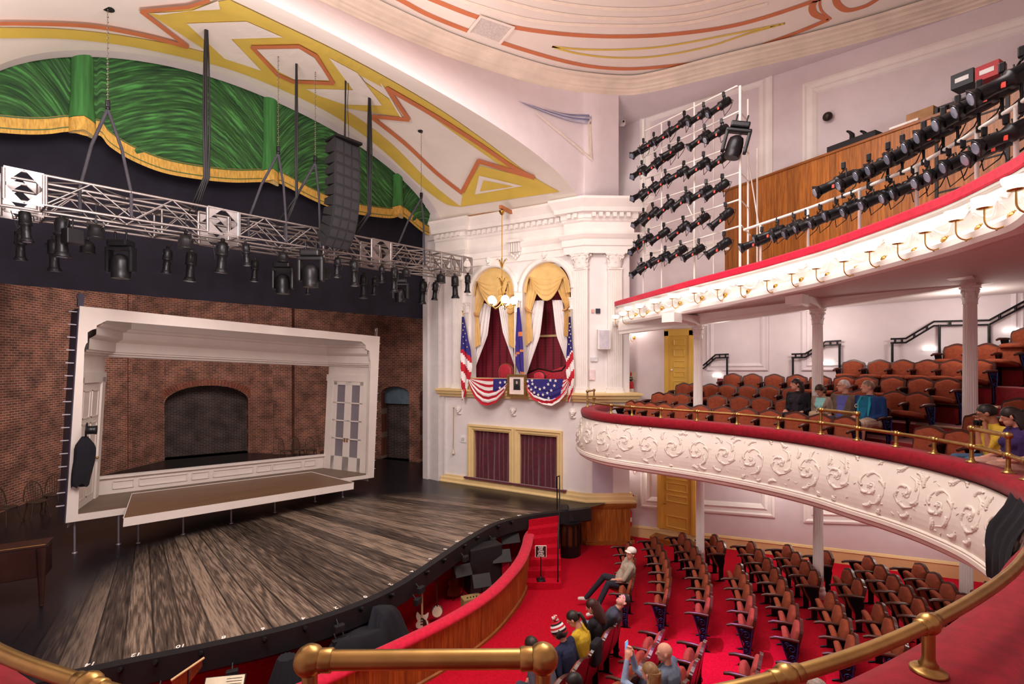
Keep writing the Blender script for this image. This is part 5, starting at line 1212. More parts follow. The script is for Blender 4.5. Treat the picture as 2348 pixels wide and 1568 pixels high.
def raised(a, b):
    for p in (a, b):
        m = MB(); m.lathe((p.x, p.y, RZ+.03), [(.024, 0), (.021, .02), (.021, RZ2-RZ-.05)], n=14); m.build('post', BRASS, t)
        m = MB(); brass_ball(m, (p.x, p.y, RZ2), .043); m.build('ball_finial', BRASS, t)
    d_ = (b-a).normalized(); m = MB(); A_, B_ = V((a.x, a.y, RZ2)), V((b.x, b.y, RZ2)); m.tube([A_, B_], .0265, 16)
    for P_, s in ((A_, 1), (B_, -1)): m.lathe(P_+d_*s*.03, [(.031, 0), (.032, .03), (.028, .034)], d_*s, 16)
    m.build('upper_bar', BRASS, t)
raised(posts[0], posts[1]); raised(posts[8], posts[9]); raised(posts[12], posts[13])
n1 = onz(1245, 1510, RZ2); n2 = onz(710, 1514, RZ2); raised(V((n1.x, n1.y, 0)), V((n2.x, n2.y, 0)))
# ================================================================== gallery
gp = [(8.3, -5.5, 7.0), (7.75, -5.95, 7.0), (7.5, -6.15, 7.0), (6.9, -6.85, 7.0), (6.25, -7.7, 7.01), (5.7, -8.5, 7.03), (5.3, -9.25, 7.06), (4.95, -10.0, 7.1), (4.55, -10.85, 7.15), (4.0, -11.7, 7.2), (3.2, -12.55, 7.26), (2.5, -13.1, 7.3), (1.5, -13.6, 7.33), (.3, -13.9, 7.35), (-1.5, -14.1, 7.35)]
GPT = smooth_path([V(p) for p in gp], 8)
prx = [(1422, 690), (1500, 668), (1600, 640), (1750, 600), (1900, 555), (2050, 500), (2200, 440), (2348, 362)]
GW = []
for p in GPT:
    rel = p-EYE; px_ = 1174+FL*rel.dot(RT)/rel.dot(FW)
    if 1380 < px_ < 2420:
        for (x0, y0), (x1, y1) in zip(prx, prx[1:]):
            if x0 <= px_ <= x1 or (px_ < x0 and x0 == 1422) or (px_ > x1 and x1 == 2348): z = hitz(y0+(y1-y0)*(px_-x0)/(x1-x0), p)
        p = V((p.x, p.y, .5*p.z+.5*z) if 0 else (p.x, p.y, z))
    GW.append(p)
print('gallery z', [round(p.z, 2) for p in GW[::8]])
# smooth heights
for _ in range(6): GW = [GW[0]]+[V((b.x, b.y, (a.z+2*b.z+c.z)/4)) for a, b, c in zip(GW, GW[1:], GW[2:])]+[GW[-1]]
t = thing('gallery_front', 'curved white gallery front with shells and garlands under a red cushion', 'balcony front', (5.3, -9.25, 6.2)); GF = t
m = MB(); m.sweep(GW, [(.1, -.14), (.12, -.12), (.125, -.03), (.09, 0), (-.15, 0), (-.15, -.14)], smooth=False); m.build('cushion', VELVETP, t)
def gfas(h): return .04+.07*math.sin(PI*min(1, h*1.1))
gh = .47
gprof = [(.0, -.14-gh-.1), (.16, -.14-gh-.1), (.19, -.14-gh-.05), (.19, -.14-gh+.02), (.14, -.14-gh+.04), (.12, -.14-gh+.08), (.07, -.14-gh+.1)]+[(gfas(k/8), -.14-(gh-.12)*(1-k/8)) for k in range(9)]+[(.09, -.17), (.09, -.14), (-.1, -.14)]
m = MB(); m.sweep(GW, gprof, smooth=False); m.build('fascia', WHITE, t)
gpath = resample(GW, .02); GT = len(gpath)
def gpos(s, dz, lift=0):
    i = max(1, min(GT-2, int(s/.02))); p = gpath[i]; t_ = (gpath[i+1]-gpath[i-1]); t_.z = 0; t_.normalize(); n_ = t_.cross(V((0, 0, 1))); h = 1+dz/(gh-.12)
    return p+n_*(gfas(max(0, min(1, h)))+lift)+V((0, 0, -.14+dz)), n_, t_
def gs_of(px):
    h = plan_hit(px, gpath)
    if not h: return None
    return min(range(GT), key=lambda i: (gpath[i]-V((h[0].x, h[0].y, gpath[i].z))).length)*.02
m = MB(); s_ = .5
while s_ < GT*.02-1:
    for k in range(7):                                   # shell
        a = PI*(k+.5)/7; m.tube([gpos(s_, -.22)[0], gpos(s_+.06*math.cos(a), -.2+.05*math.sin(a), .01)[0], gpos(s_+.11*math.cos(a), -.2+.11*math.sin(a), .01)[0]], [.006, .016, .012], 4)
    for k in range(5):                                  # garland to the next shell
        pass
    pts = [(s_+.16+.42*k/10, -.2-.12*math.sin(PI*k/10)) for k in range(11)]; m.tube([gpos(a, b, .0)[0] for a, b in pts], [.008+.014*math.sin(PI*k/10) for k in range(11)], 5)
    for cs, sg in ((s_-.13, -1), (s_+.13, 1)):
        m.tube([gpos(cs+sg*(.05-.05*k/12)*math.cos(k*.6)-.0, -.28+(.05-.04*k/12)*math.sin(k*.6), .0)[0] for k in range(13)], .007, 4)
    s_ += .75
m.build('plaster_ornament', WHITE, t)
soffz = lambda p: p.z-.14-gh-.08
gr = [p for p in GW if p.x > 1]
m = MB(); R = []
for p in gr:
    R.append([V((p.x, p.y, p.z-.66)), V((SX-.02, p.y-(.0 if p.x > 4.4 else (4.4-p.x)*1.3), p.z-.62))])
m.ring(R, False, False, False); m.ring([[V((a[0].x+.1, a[0].y, a[0].z+.5)), V((a[1].x, a[1].y, a[1].z+.5))] for a in R], False, False, False); struct(m.build('floor', SOFF), 'underside and floor of the gallery')
UC = [(6.4, -8.75, 6.13), (6.4, -11.19, 6.35), (6.4, -13.5, 6.6)]
ub = [3.6, 3.6, 3.75]
for i, (x, y, z) in enumerate(UC):
    column(x, y, ub[i], z, .11, 'white fluted column %s standing among the dress circle seats' % lab[i], 'columns under the gallery')
    cantilever(x, y, z, 1.3, 'trim_%d' % (70+i), 'white scrolled bracket under the gallery', i, .14)
def beam2(pts, w_, name):
    m = MB(); m.sweep([V(p) for p in pts], [(-w_/2, .32), (-w_/2, .1), (-w_/2+.03, .06), (-w_/2+.03, 0), (w_/2-.03, 0), (w_/2-.03, .06), (w_/2, .1), (w_/2, .32)]); return struct(m.build(name, WHITE), 'beam over the columns')
beam2([(7.1, -6.4, 6.02), (6.75, -7.3, 6.06), (6.4, -8.75, 6.13), (6.4, -11.19, 6.35), (6.4, -13.5, 6.6), (6.2, -16, 6.8)], .26, 'trim_74')
m = MB()
for i in range(2): m.box((6.4+.0, UC[2][1]-.35+.1*i, UC[2][2]+.03), (.3, .02, .2))
# doors ------------------------------------------------------------
def door(px0, px1, pyt, pyb, label, n, knob):
    a = SW.sz(px0, 900)[0]; b = SW.sz(px1, 900)[0]; zt = SW.sz((px0+px1)/2, pyt)[1]; zb = SW.sz((px0+px1)/2, pyb)[1]; t = thing('door_%d' % n, None, None, tuple(SW.w((a+b)/2, zb))); t['kind'] = 'structure'; t['label'] = label
    cw = .16; m = MB()
    for (u0, u1, v0, v1) in ((a, a+cw, zb, zt), (b-cw*.8, b, zb, zt), (a, b, zt-cw, zt+.03)): m.slab([(u0, v0), (u1, v0), (u1, v1), (u0, v1)], SW.f, 0, .13); m.slab([(u0+.03, v0), (u1-.03, v0), (u1-.03, v1-.02), (u0+.03, v1-.02)], SW.f, .13, .15)
    m.build('casing', DOORY, t); m = MB(); a2, b2 = a+cw, b-cw*.8; m.slab([(a2, zb), (b2, zb), (b2, zt-cw), (a2, zt-cw)], SW.f, .0, .09); H = zt-cw-zb
    dm = m.build('door_leaf', DOORY, t)
    for q0, q1 in ((.04, .24), (.46, .58), (.64, .78), (.83, .95), (.3, .4))[:5 if n == 2 else 4]:
        z0, z1 = zb+H*q0, zb+H*q1; x0, x1 = a2+.1, b2-.1; m = moulding(SW, [(x0, z0), (x1, z0), (x1, z1), (x0, z1)], [(0, .09), (.0, .105), (.02, .11), (.04, .09)]); m.build('panel_moulding', DOORY, dm)
    m = MB(); m.ball(SW.w(a2+.07, zb+H*.42, .14), .03, 10, (1, 1, 1)); m.tube([SW.w(a2+.07, zb+H*.42, .09), SW.w(a2+.07, zb+H*.42, .14)], .012, 6); m.build('knob', knob, dm); return t
door(1511, 1598, 1063, 1216, 'ochre panelled door under the dress circle', 1, BRASS); door(1527, 1592, 757, 905, 'ochre panelled door at the end of the dress circle', 2, WHITE)
a, za = SW.sz(1512, 1218); b, zb = SW.sz(1600, 1230); m = MB(); m.slab([(a-.1, -.1), (b+.2, -.1), (b+.2, .18), (a-.1, .18)], SW.f, 0, .45); struct(m.build('trim_80', OAKP), 'oak step at the door')
# black handrails on the dress circle wall
def handrail(pts, posts, label):
    P_ = [SW.w(*SW.sz(x, y, .12), .12) for x, y in pts]; t = thing('handrail', label, 'handrail', tuple(P_[0]), group='black wall handrails'); m = MB()
    for dz, r in ((0, .022), (-.09, .022)): m.tube([p+V((0, 0, dz)) for p in P_], r, 6)
    for a, b in zip(P_, P_[1:]):
        for f in (.3, .75): q = a.lerp(b, f); m.tube([q, q+V((0, 0, -.09))], .022, 4)
    m.build('double_rail', BLACKM, t)
    for x, y in posts: q = SW.w(*SW.sz(x, y, .12), .12); m = MB(); m.tube([q, q+V((0, 0, -.95))], .025, 6); m.build('post', BLACKM, t)
handrail([(1612, 838), (1641, 813), (1671, 812)], [(1667, 818)], 'short black double handrail right of the first column on the dress circle wall')
handrail([(1815, 812), (1846, 811), (1870, 797), (1893, 783), (1929, 781)], [(1818, 818), (1925, 788)], 'black double handrail behind the middle column on the dress circle wall')
handrail([(2042, 777), (2077, 776), (2142, 737), (2268, 734), (2350, 690)], [(2046, 784), (2154, 744), (2268, 742)], 'long black double handrail climbing at the right of the dress circle wall')
# gallery wooden back wall
def online(px, py, A, B): return Wall(A, B).sz(px, py)
GA, GB_ = (8.6, -8.9), (6.0, -15.2); GWL = Wall(GA, GB_)
top = [GWL.sz(*p) for p in [(1652, 443), (1720, 415), (1900, 362), (2075, 292), (2165, 258), (2348, 215)]]; print('galwall', top)
m = MB(); zt_ = sum(p[1] for p in top[:4])/4
m.slab([(top[0][0]-.1, 6.75), (7.5, 6.95), (7.5, zt_), (top[0][0]-.1, zt_)], GWL.f, -.06, 0)
struct(m.build('wall_gallery_wood', wood('gallery oak boards', '#8a4d1c', '#b8702c', .14)), 'oak boarded partition at the back of the gallery')
m = MB(); m.sweep([GWL.w(top[0][0]-.1, zt_), GWL.w(7.5, zt_)], [(-.09, 0), (.03, 0), (.03, .05), (-.09, .05)]); m.box(GWL.w(3.5, 7.15, .05), (.03, 7, .5), math.atan2(GWL.t.y, GWL.t.x)-PI/2)
struct(m.build('trim_81', OAKP), 'oak cap rail')

# brass nosings on the aisle end of the tiers, step lights, small extras
m = MB()
for k in range(2, 8):
    pl = [p for p in offset(tp, rowd(k)-.76) if p.x < SX-.1 and -13.9 < p.y < -12.75 and p.x > 3]
    if len(pl) > 1: m.tube([V((p.x, p.y, ROWZ[k]+.012)) for p in pl], .022, 6)
struct(m.build('trim_90', mat('pale brass nosing', '#c9b68e', .35, .7)), 'brass nosings of the aisle steps')
for i, (px, py, l) in enumerate([(1644, 861, 'short handrail'), (1898, 833, 'middle handrail'), (2131, 799, 'long handrail'), (2319, 757, 'right end of the long handrail')]):
    q = SW.w(*SW.sz(px, py, .05), .05); m = MB(); m.bbox(q, (.08, .22, .08), bv=.015); one(m, 'step_light', mat('lit step lens', '#fff6ea', .4, emit=2.5), 'small lit step light on the wall below the %s' % l, 'light', 'step lights')
q = fpos(1, .5)
best = min(range(10, TOT-10), key=lambda i: abs(1174+FL*(fr_path[i]-EYE).dot(RT)/max(.2, (fr_path[i]-EYE).dot(FW))-2322) if (fr_path[i]-EYE).dot(FW) > .5 and fr_path[i].x > 1.5 else 1e9)
m = MB(); s0_ = best*.02+.33; R = []
for j in range(15):
    h = 1.1-1.25*j/14; R.append([fpos(s0_+.75*i/16+.04*math.sin(j*.8), max(-.1, h), .065+.02*math.sin(i*1.3+j*.2)) for i in range(17)])
m.ring(R, False, False, True); one(m, 'black_cloth', BLACKC, 'black cloth hanging over the dress circle front at the right edge', 'cloth')
# ================================================================== theatre seats
IRON = mat('cast iron', '#16151c', .35, .7, var=.2)
def seat_proto(fold, end, name='theatre_seat'):
    ES = {'L': -1, 'R': 1}.get(end, 0)
    t = thing(name, 'rust brown theatre seat', 'theatre seat'); rec = Matrix.Translation((0, 0, .42)) @ Matrix.Rotation(math.radians(12), 4, 'X')
    def outline(k, n=12):
        o = [(-.235, -.12), (-.225, .12), (-.235, .28), (-.22, .37), (-.17, .385), (-.1, .42), (0, .445), (.1, .42), (.17, .385), (.22, .37), (.235, .28), (.225, .12), (.235, -.12)]
        p = [(q.x*k, .15+(q.y-.15)*(k if q.y > .15 else 1)) for q in smooth_path(o, 2)]; return p
    o = outline(1)
    m = MB(); m.slab(o, lambda u, v, z: rec @ V((u, z, v)), -.045, -.0); m.build('backrest', SEATW, t, False)
    m = MB(); c = outline(.86); c = [(x, max(y, -.04)) for x, y in c]; n = len(c); mid = V((0, .17))
    rings = []
    for f, d in ((1, 0), (.97, .03), (.85, .045), (.4, .055), (.02, .055)): rings.append([rec @ V((mid.x+(x-mid.x)*f, d, mid.y+(y-mid.y)*f)) for x, y in c])
    m.ring(rings, True, False, True); m.build('back_cushion', SEATF, t, False)
    m = MB(); mt = Matrix.Translation((0, .05, .4)) @ Matrix.Rotation(math.radians(fold), 4, 'X'); sh = [(-.2, 0), (-.22, .1), (-.215, .3), (-.15, .4), (0, .425), (.15, .4), (.215, .3), (.22, .1), (.2, 0)]; sh = [(p.x, p.y) for p in smooth_path(sh, 2)]
    rings = []
    for f, z in ((.85, -.035), (.97, -.03), (1, 0), (.97, .035), (.85, .05), (.4, .06), (.02, .062)): rings.append([mt @ V((x*f, .2+(y-.2)*f-(.15 if fold > 45 else 0), z)) for x, y in sh])
    m.ring(rings, True, True, True); m.build('seat_cushion', SEATF, t, False)
    for s in ((-1, 1) if end in ('R', 'B') else (-1,)):
        m = MB(); x = s*.26; m.tube([(x, -.06, .63), (x, .1, .635), (x, .26, .625), (x, .33, .6)], [.024, .027, .027, .02], 8); m.build('armrest', SEATW, t, False)
        m = MB(); m.slab([(-.03, 0), (.06, 0), (.07, .35), (.16, .52), (.2, .61), (-.03, .61), (-.06, .5), (-.03, .3)], lambda u, v, z: V((x+z, u, v)), -.012, .012); st = m.build('standard', IRON, t, False)
        m = MB(); m.tube([(x, -.1, 0), (x, -.04, .03), (x, .06, .03), (x, .16, 0)], .015, 6); m.build('foot', IRON, st, False)
        if ES == s:
            m = MB()
            for (cy, cz, r0) in ((.04, .5, .07), (.1, .56, .035), (.02, .36, .055), (.03, .24, .05), (.0, .12, .06)):
                m.tube([(x+s*.018, cy+r0*(1-k/14)*math.cos(k*.75), cz+r0*(1-k/14)*math.sin(k*.75)) for k in range(13)], .007, 5)
            m.tube([(x+s*.015, -.05, .6), (x+s*.02, -.02, .3), (x+s*.02, .0, .05)], .012, 5); m.tube([(x+s*.015, .18, .6), (x+s*.02, .08, .3), (x+s*.02, .06, .05)], .012, 5); m.build('scroll_ironwork', mat('blued iron scroll', '#3a4a90', .3, .8, var=.3), st, False)  # bluish reflections on the iron are put into this base colour
    return t
PR_ = {}
def seat(kind, end, loc, ang, label, group):
    key = (kind, end)
    if key not in PR_:
        PR_[key] = o = seat_proto({'up': 72, 'down': 12}[kind], end); o.location = loc; o.rotation_euler = (0, 0, ang); tag(o, label, 'theatre seat', group)
        D.objects.update if 0 else None
        return o
    return dup(PR_[key], loc, (0, 0, ang), label, group)
AC = V((0, .75, 0)); SEATP = {}
def orow(R, xa, xb, n, skip, row, blk, kind='up'):
    """a row on an arc about the stage; xa is the wall end, xb the aisle end"""
    ta, tb = math.asin(xa/R), math.asin(xb/R)
    for i in range(n):
        if i in skip: continue
        th = ta+(tb-ta)*i/(n-1); p = V((R*math.sin(th), AC.y-R*math.cos(th), 0))
        if any(math.hypot(p.x-c[0], p.y-c[1]) < .33 for c in C1): continue
        p.z = floor_z(p.y); ang = th
        last = i == (n-1 if blk == 'right' else 0)
        k = ORD[(n-1-i)]
        lb = 'folded rust brown seat, %s from aisle, %s row of right orchestra block' % (k, ORD[row]) if blk == 'right' else 'folded rust brown seat, %s from aisle, %s row of centre orchestra block' % (ORD[i], ORD[row])
        kd = kind; SEATP[(row, blk, i)] = (p, ang)
        if (row, blk, i) in TAKEN: kd = 'down'; lb = lb.replace('folded ', 'occupied ')
        e = last if blk == 'right' else (i == 0)
        # the ironwork end faces the centre aisle
        seat(kd, ('L' if i == n-1 else 'B' if i == 0 else 0) if blk == 'right' else ('R' if i == 0 else 0), p, ang+0, lb, 'orchestra seats')
TAKEN = {(0, 'right', 3), (0, 'centre', 0), (0, 'centre', 1), (0, 'centre', 2), (0, 'centre', 3), (0, 'centre', 4), (2, 'centre', 2), (2, 'centre', 3), (1, 'centre', 5)}
rows = [(9.8, 5.62, 3.54, 5, ()), (10.5, 6.28, 3.45, 7, ()), (11.22, 6.86, 3.43, 8, ()), (11.9, 7.01, 3.35, 9, (2, 3)), (12.52, 6.81, 3.24, 8, ()), (13.18, 6.89, 3.11, 9, (4,)), (13.77, 6.77, 3.45, 8, (4,)), (14.4, 6.76, 3.5, 8, ()), (15.08, 6.7, 3.6, 8, ()), (15.7, 6.6, 3.8, 7, ())]
for r, (R, xa, xb, n, sk) in enumerate(rows): orow(R, xa, xb, n, sk, r, 'right')
for r, (R, xa, xb, n) in enumerate([(9.85, 2.0, -.9, 7), (10.62, 1.86, -.85, 7), (11.25, 1.85, -.9, 6), (12.0, 1.9, 0.4, 4), (12.6, 2.0, .9, 3)]): orow(R, xa, xb, n, (), r, 'centre')
# dress circle seats -----------------------------------------------------
RAILB = [p for p in RAIL if p.y < -5.9]
PXR = {1: [1441, 1462, 1488, 1520, 1560, 1604, 1656, 1709, 1763, 1821, 1877, 1934, 2125, 2194],
 2: [1506, 1530, 1560, 1595, 1642, 1694, 1743, 1800, 1848, 1900, 1950, 2003, 2240], 3: [1566, 1589, 1627, 1665, 1712, 1761, 1815, 1930, 1972, 2048, 2100, 2330],
 4: [1678, 1723, 1773, 1824, 1877, 1934, 1982, 2043, 2107, 2168, 2250], 5: [1954, 2013, 2066, 2122, 2181, 2242], 6: [2189, 2258, 2314], 7: [2340]}
DCS = {}
for k, l in PXR.items():
    pth = offset(RAILB, rowd(k)); pth = [q for q in pth]
    for i, px in enumerate(l):
        h = plan_hit(px, pth)
        if not h: print('no seat', k, px); continue
        q, t_ = h; n_ = V((-t_.y, t_.x, 0)).normalized(); q = V((min(q.x, SX-.28), q.y, ROWZ[k])); ang = math.atan2(-n_.y, -n_.x)-PI/2; DCS[(k, i)] = (q, ang)
        if any(math.hypot(q.x-c[0], q.y-c[1]) < .3 for c in UC): print('seat on column', k, px); continue
        end = (k, px) in ((1, 1934), (2, 2003), (3, 2100), (4, 2168), (5, 2242), (6, 2314))
        seat('down', 'L' if end else ('B' if i == 0 else 0), q, ang, 'rust brown seat, %s from the stage end, %s dress circle row' % (ORD[i], ORD[k-1]), 'dress circle seats')
# ================================================================== people
HR = {}
SKIN = mat('fair skin', '#dba088', .55, var=.06, scale=20); SKIN2 = mat('tan skin', '#b57c60', .55, var=.06, scale=20)
def hairm(c): return mat('hair '+c, c, .5, var=.35, scale=18, stretch=(3, 3, .6))
def caps(bm_list, a, b, ra, rb, n=10, e=3):
    a, b = V(a), V(b); d = (b-a); L_ = d.length or 1e-4; x, y, z = basis(d); m = bm_list; rings = []
    for i in range(e): t = (PI/2)*(i+.15)/e; rings.append((a-z*ra*math.cos(t), ra*math.sin(t)))
    rings.append((a, ra)); rings.append((b, rb))
    for i in range(e-1, -1, -1): t = (PI/2)*(i+.15)/e; rings.append((b+z*rb*math.cos(t), rb*math.sin(t)))
    m.ring([[c+x*(math.cos(2*PI*k/n)*r)+y*(math.sin(2*PI*k/n)*r) for k in range(n)] for c, r in rings], True, True, True)
def ik(S_, T_, l1, l2, hint):
    d = T_-S_; L_ = min(d.length, (l1+l2)*.985); d = d.normalized(); T2 = S_+d*L_; a = (l1*l1-l2*l2+L_*L_)/(2*L_); h = math.sqrt(max(0, l1*l1-a*a)); hint = (hint-d*hint.dot(d)).normalized(); return S_+d*a+hint*h, T2
def person(name_label, loc, rz, shirt='#333', trousers='#222', shoes='#ccc', skin=None, hair='#2a1a12', hairstyle='short', lean=0, twist=0, head=(0, 0, 0), hands=((.15, .3, .6), (-.15, .3, .6)), knees=None, feet=None, sleeves='long', bulk=1.0, female=False, shorts=False, inner=None, scale=1, glasses=False, vox=.0085, coat2=None, elbow=(0, -.5, -1)):
    sk = skin or SKIN; T_ = thing('person', name_label, 'person', loc, rz); T_.scale = (scale,)*3
    hip = V((0, .1, .52)); lr = Matrix.Rotation(math.radians(lean), 3, 'X'); tw = Matrix.Rotation(math.radians(twist), 3, 'Z')
    def up(p): return hip+lr @ (tw @ V(p))
    ch = up((0, .0, .32)); nk = up((0, -.005, .5)); sw_ = (.165 if female else .19)*(.5+.5*bulk)
    SH = [up((s*sw_, 0, .43)) for s in (1, -1)]
    segs = []                                             # a, b, ra, rb, tag
    A = segs.append; B = bulk
    A((hip+V((-.08, 0, 0)), hip+V((.08, 0, 0)), .125*B, .125*B, 'leg')); A((up((0, .0, .05)), ch, .135*B, .145*B, 'top')); A((up((-.055*B, 0, .1)), up((-.075, 0, .34)), .115*B, .125*B, 'top')); A((up((.055*B, 0, .1)), up((.075, 0, .34)), .115*B, .125*B, 'top'))
    if B > 1.1: A((up((0, .09, .1)), up((0, .07, .2)), .12*B, .11*B, 'top'))
    A((up((-sw_*.8, 0, .41)), up((sw_*.8, 0, .41)), .075, .075, 'top')); A((up((0, .0, .42)), nk, .075, .052, 'top')); 
    if female: A((up((.07, .1, .3)), up((.07, .09, .29)), .065, .065, 'top')); A((up((-.07, .1, .3)), up((-.07, .09, .29)), .065, .065, 'top'))
    hm = tw @ Matrix.Rotation(math.radians(head[0]), 3, 'Z') @ Matrix.Rotation(math.radians(head[1]), 3, 'X') @ Matrix.Rotation(math.radians(head[2]), 3, 'Y')
    hc = nk+(lr @ V((0, .0, .05)))*.5+hm @ V((0, .025, .115)); A((nk, hc+hm @ V((0, -.02, -.05)), .052, .052, 'skin'))
    for i, s in enumerate((1, -1)):
        hd = V(hands[i]) if hands[i] is not None else None
        el, wr = ik(SH[i], hd, .285, .26, V((s*elbow[0]+s*.35, elbow[1], elbow[2]))); A((SH[i], el, .058*(.6+.4*B), .046*(.6+.4*B), 'top'))
        mid = el.lerp(wr, .9); A((el, mid, .044, .032 if sleeves == 'long' else .027, 'top' if sleeves == 'long' else 'skin')); A((mid, wr, .027, .025, 'skin'))
        fd = (wr-el).normalized(); side = fd.cross(V((0, 0, 1))); side = side.normalized() if side.length > .1 else V((1, 0, 0)); nrm = side.cross(fd)
        pc = wr+fd*.045; A((wr, pc+fd*.02, .026, .027, 'skin')); A((wr+side*.016, pc+side*.02+fd*.02, .02, .018, 'skin')); A((wr-side*.016, pc-side*.02+fd*.02, .02, .018, 'skin'))
        for j, (o, L2) in enumerate(((-.03, .062), (-.011, .075), (.009, .072), (.028, .055))):
            b0 = pc+side*o+fd*.03; b1 = b0+fd*L2*.5-nrm*.008; b2 = b1+fd*L2*.25-nrm*L2*.42; A((b0, b1, .0095, .009, 'skin')); A((b1, b2, .009, .0075, 'skin'))
        th0 = wr+side*(-.02*s)+fd*.02; A((th0, th0-side*.03*s+fd*.03-nrm*.01, .012, .011, 'skin')); A((th0-side*.03*s+fd*.03-nrm*.01, th0-side*.028*s+fd*.062-nrm*.02, .011, .009, 'skin'))
    kn = knees or ((.13, .52, .53), (-.13, .52, .53)); ft = feet or ((.13, .55, .07), (-.13, .55, .07))
    for i, s in enumerate((1, -1)):
        K, Fo = V(kn[i]), V(ft[i]); hs = hip+V((s*.09, .02, 0)); A((hs, K, .092*B, .066, 'leg'))
        if shorts: mid = hs.lerp(K, .85); A((hs, mid, .1*B, .095, 'leg')); A((K, K.lerp(Fo, .45), .058, .056, 'skin')); A((K.lerp(Fo, .4), Fo, .055, .038, 'skin'))
        else: A((K, Fo, .066, .052, 'leg'))
        dr_ = V((K.x-hs.x, K.y-hs.y, 0)).normalized(); A((Fo+V((0, 0, -.02))-dr_*.03, Fo+dr_*.15+V((0, 0, -.035)), .045, .038, 'shoe'))
    m = MB()
    for a, b, ra, rb, tg in segs: caps(m, a, b, ra, rb)
    # head
    def H(p): return hc+hm @ V(p)
    X = hm; m.ball(hc+hm @ V((0, 0, .02)), .1, 20, (.78, .98, 1.02), X); m.ball(H((0, .025, -.045)), .072, 16, (.82, .95, .95), X); caps(m, H((0, .06, -.085)), H((0, .072, -.085)), .026, .022)
    caps(m, H((0, .088, .02)), H((0, .112, -.018)), .010, .015, 8); m.ball(H((.011, .103, -.022)), .009, 8); m.ball(H((-.011, .103, -.022)), .009, 8); caps(m, H((-.022, .088, -.05)), H((.022, .088, -.05)), .0075, .0075, 8); caps(m, H((-.018, .089, -.062)), H((.018, .089, -.062)), .0085, .0085, 8)
    caps(m, H((-.045, .083, .028)), H((.045, .083, .028)), .012, .012, 8)
    for s in (-1, 1): m.ball(H((s*.079, -.005, -.005)), .026, 10, (.4, .75, 1.15), X)
    o = m.build('body', [sk, mat('cloth '+shirt, shirt, .9, var=.15, scale=14, bump=.15, bscale=150), mat('cloth '+trousers, trousers, .9, var=.15, scale=14), mat('shoe '+shoes, shoes, .7, var=.1), mat('cloth '+(inner or shirt), inner or shirt, .9, var=.1)], T_, False)
    md = o.modifiers.new('r', 'REMESH'); md.mode = 'VOXEL'; md.voxel_size = vox; md2 = o.modifiers.new('s', 'SMOOTH'); md2.factor = .5; md2.iterations = 2
    mats_ = list(o.data.materials); bpy.context.view_layer.update(); me = D.meshes.new_from_object(o.evaluated_get(bpy.context.evaluated_depsgraph_get())); o.modifiers.clear(); o.data = me
    me.materials.clear(); [me.materials.append(q) for q in mats_]
    ti = {'skin': 0, 'top': 1, 'leg': 2, 'shoe': 3}; mi = []
    SG = [(V(a), V(b), ra, rb, ti[tg]) for a, b, ra, rb, tg in segs]; hinv = hm.inverted()
    for p in me.polygons:
        c = p.center; lc = hinv @ (c-hc)
        if (c-hc).length < .15 and lc.z > -.13: mi.append(0); continue
        best = None
        for a, b, ra, rb, k in SG:
            ab = b-a; t = max(0, min(1, (c-a).dot(ab)/(ab.dot(ab) or 1))); d_ = (c-a-ab*t).length-(ra+(rb-ra)*t)
            if best is None or d_ < best[0]: best = (d_, k)
        k = best[1]
        if inner and k == 1:
            l = (tw.inverted() @ (lr.inverted() @ (c-hip)))
            if l.y > .06 and abs(l.x) < .03+.07*max(0, l.z/.45): k = 4
        mi.append(k)
    me.polygons.foreach_set('material_index', mi); me.polygons.foreach_set('use_smooth', [True]*len(me.polygons))
    # eyes, brows, mouth
    m = MB()
    for s in (-1, 1): m.k = 0; m.ball(H((s*.031, .083, .012)), .0115, 8, (1.1, .5, .7), X); m.k = 1; m.ball(H((s*.031, .0885, .012)), .0055, 8, (1, .5, 1), X)
    m.build('eyes', [mat('eye white', '#efe8e2', .3), mat('dark iris', '#23180f', .3)], T_, False)
    hmz = hairm(hair)
    if hairstyle != 'bald':
        m = MB()
        for s in (-1, 1): m.tube([H((s*.015, .094, .035)), H((s*.033, .091, .04)), H((s*.05, .08, .034))], .004, 5)
        m.build('eyebrows', hmz, T_, False)
    m = MB(); m.tube([H((-.02, .096, -.056)), H((0, .1, -.055)), H((.02, .096, -.056))], .004, 5); m.build('lips', mat('lips', '#b0645a', .5), T_, False)
    if glasses:
        m = MB()
        for s in (-1, 1): m.tube([H((s*.033+.023*math.cos(k*PI/5), .105, .01+.015*math.sin(k*PI/5))) for k in range(11)], .0022, 4); m.tube([H((s*.056, .1, .014)), H((s*.08, .0, .016))], .002, 4)
        m.tube([H((-.01, .106, .014)), H((.01, .106, .014))], .002, 4); m.build('glasses', BLACK, T_, False)
    if hairstyle in ('short', 'thin', 'long', 'bob', 'ponytail', 'fringe'):
        m = MB(); rr = {'thin': 1.03}.get(hairstyle, 1.065); R_ = []; n = 24
        zlow = {'short': -.035, 'thin': -.03, 'long': -.06, 'bob': -.07, 'ponytail': -.03, 'fringe': -.06}[hairstyle]
        for i in range(11):
            f = i/10; row = []
            for k in range(n):
                a = 2*PI*k/n; front = max(0, math.cos(a-PI/2)); zl = (.068 if hairstyle in ('short', 'ponytail') else .085 if hairstyle == 'thin' else .05)*front**.6+zlow*(1-front**.35); top = .02+.1*1.02*rr
                el_ = PI/2*(1-f); zz = zl+(top-zl)*math.sin(el_) ; q = max(0, 1-((zz-.02)/(.1*1.02*rr))**2)**.5; w_ = 1+.03*math.sin(a*7+i)
                row.append(H((.078*rr*q*math.cos(a)*w_, .098*rr*q*math.sin(a)*w_-.004, zz)))
            R_.append(row)
        m.ring(R_, True, True, True)
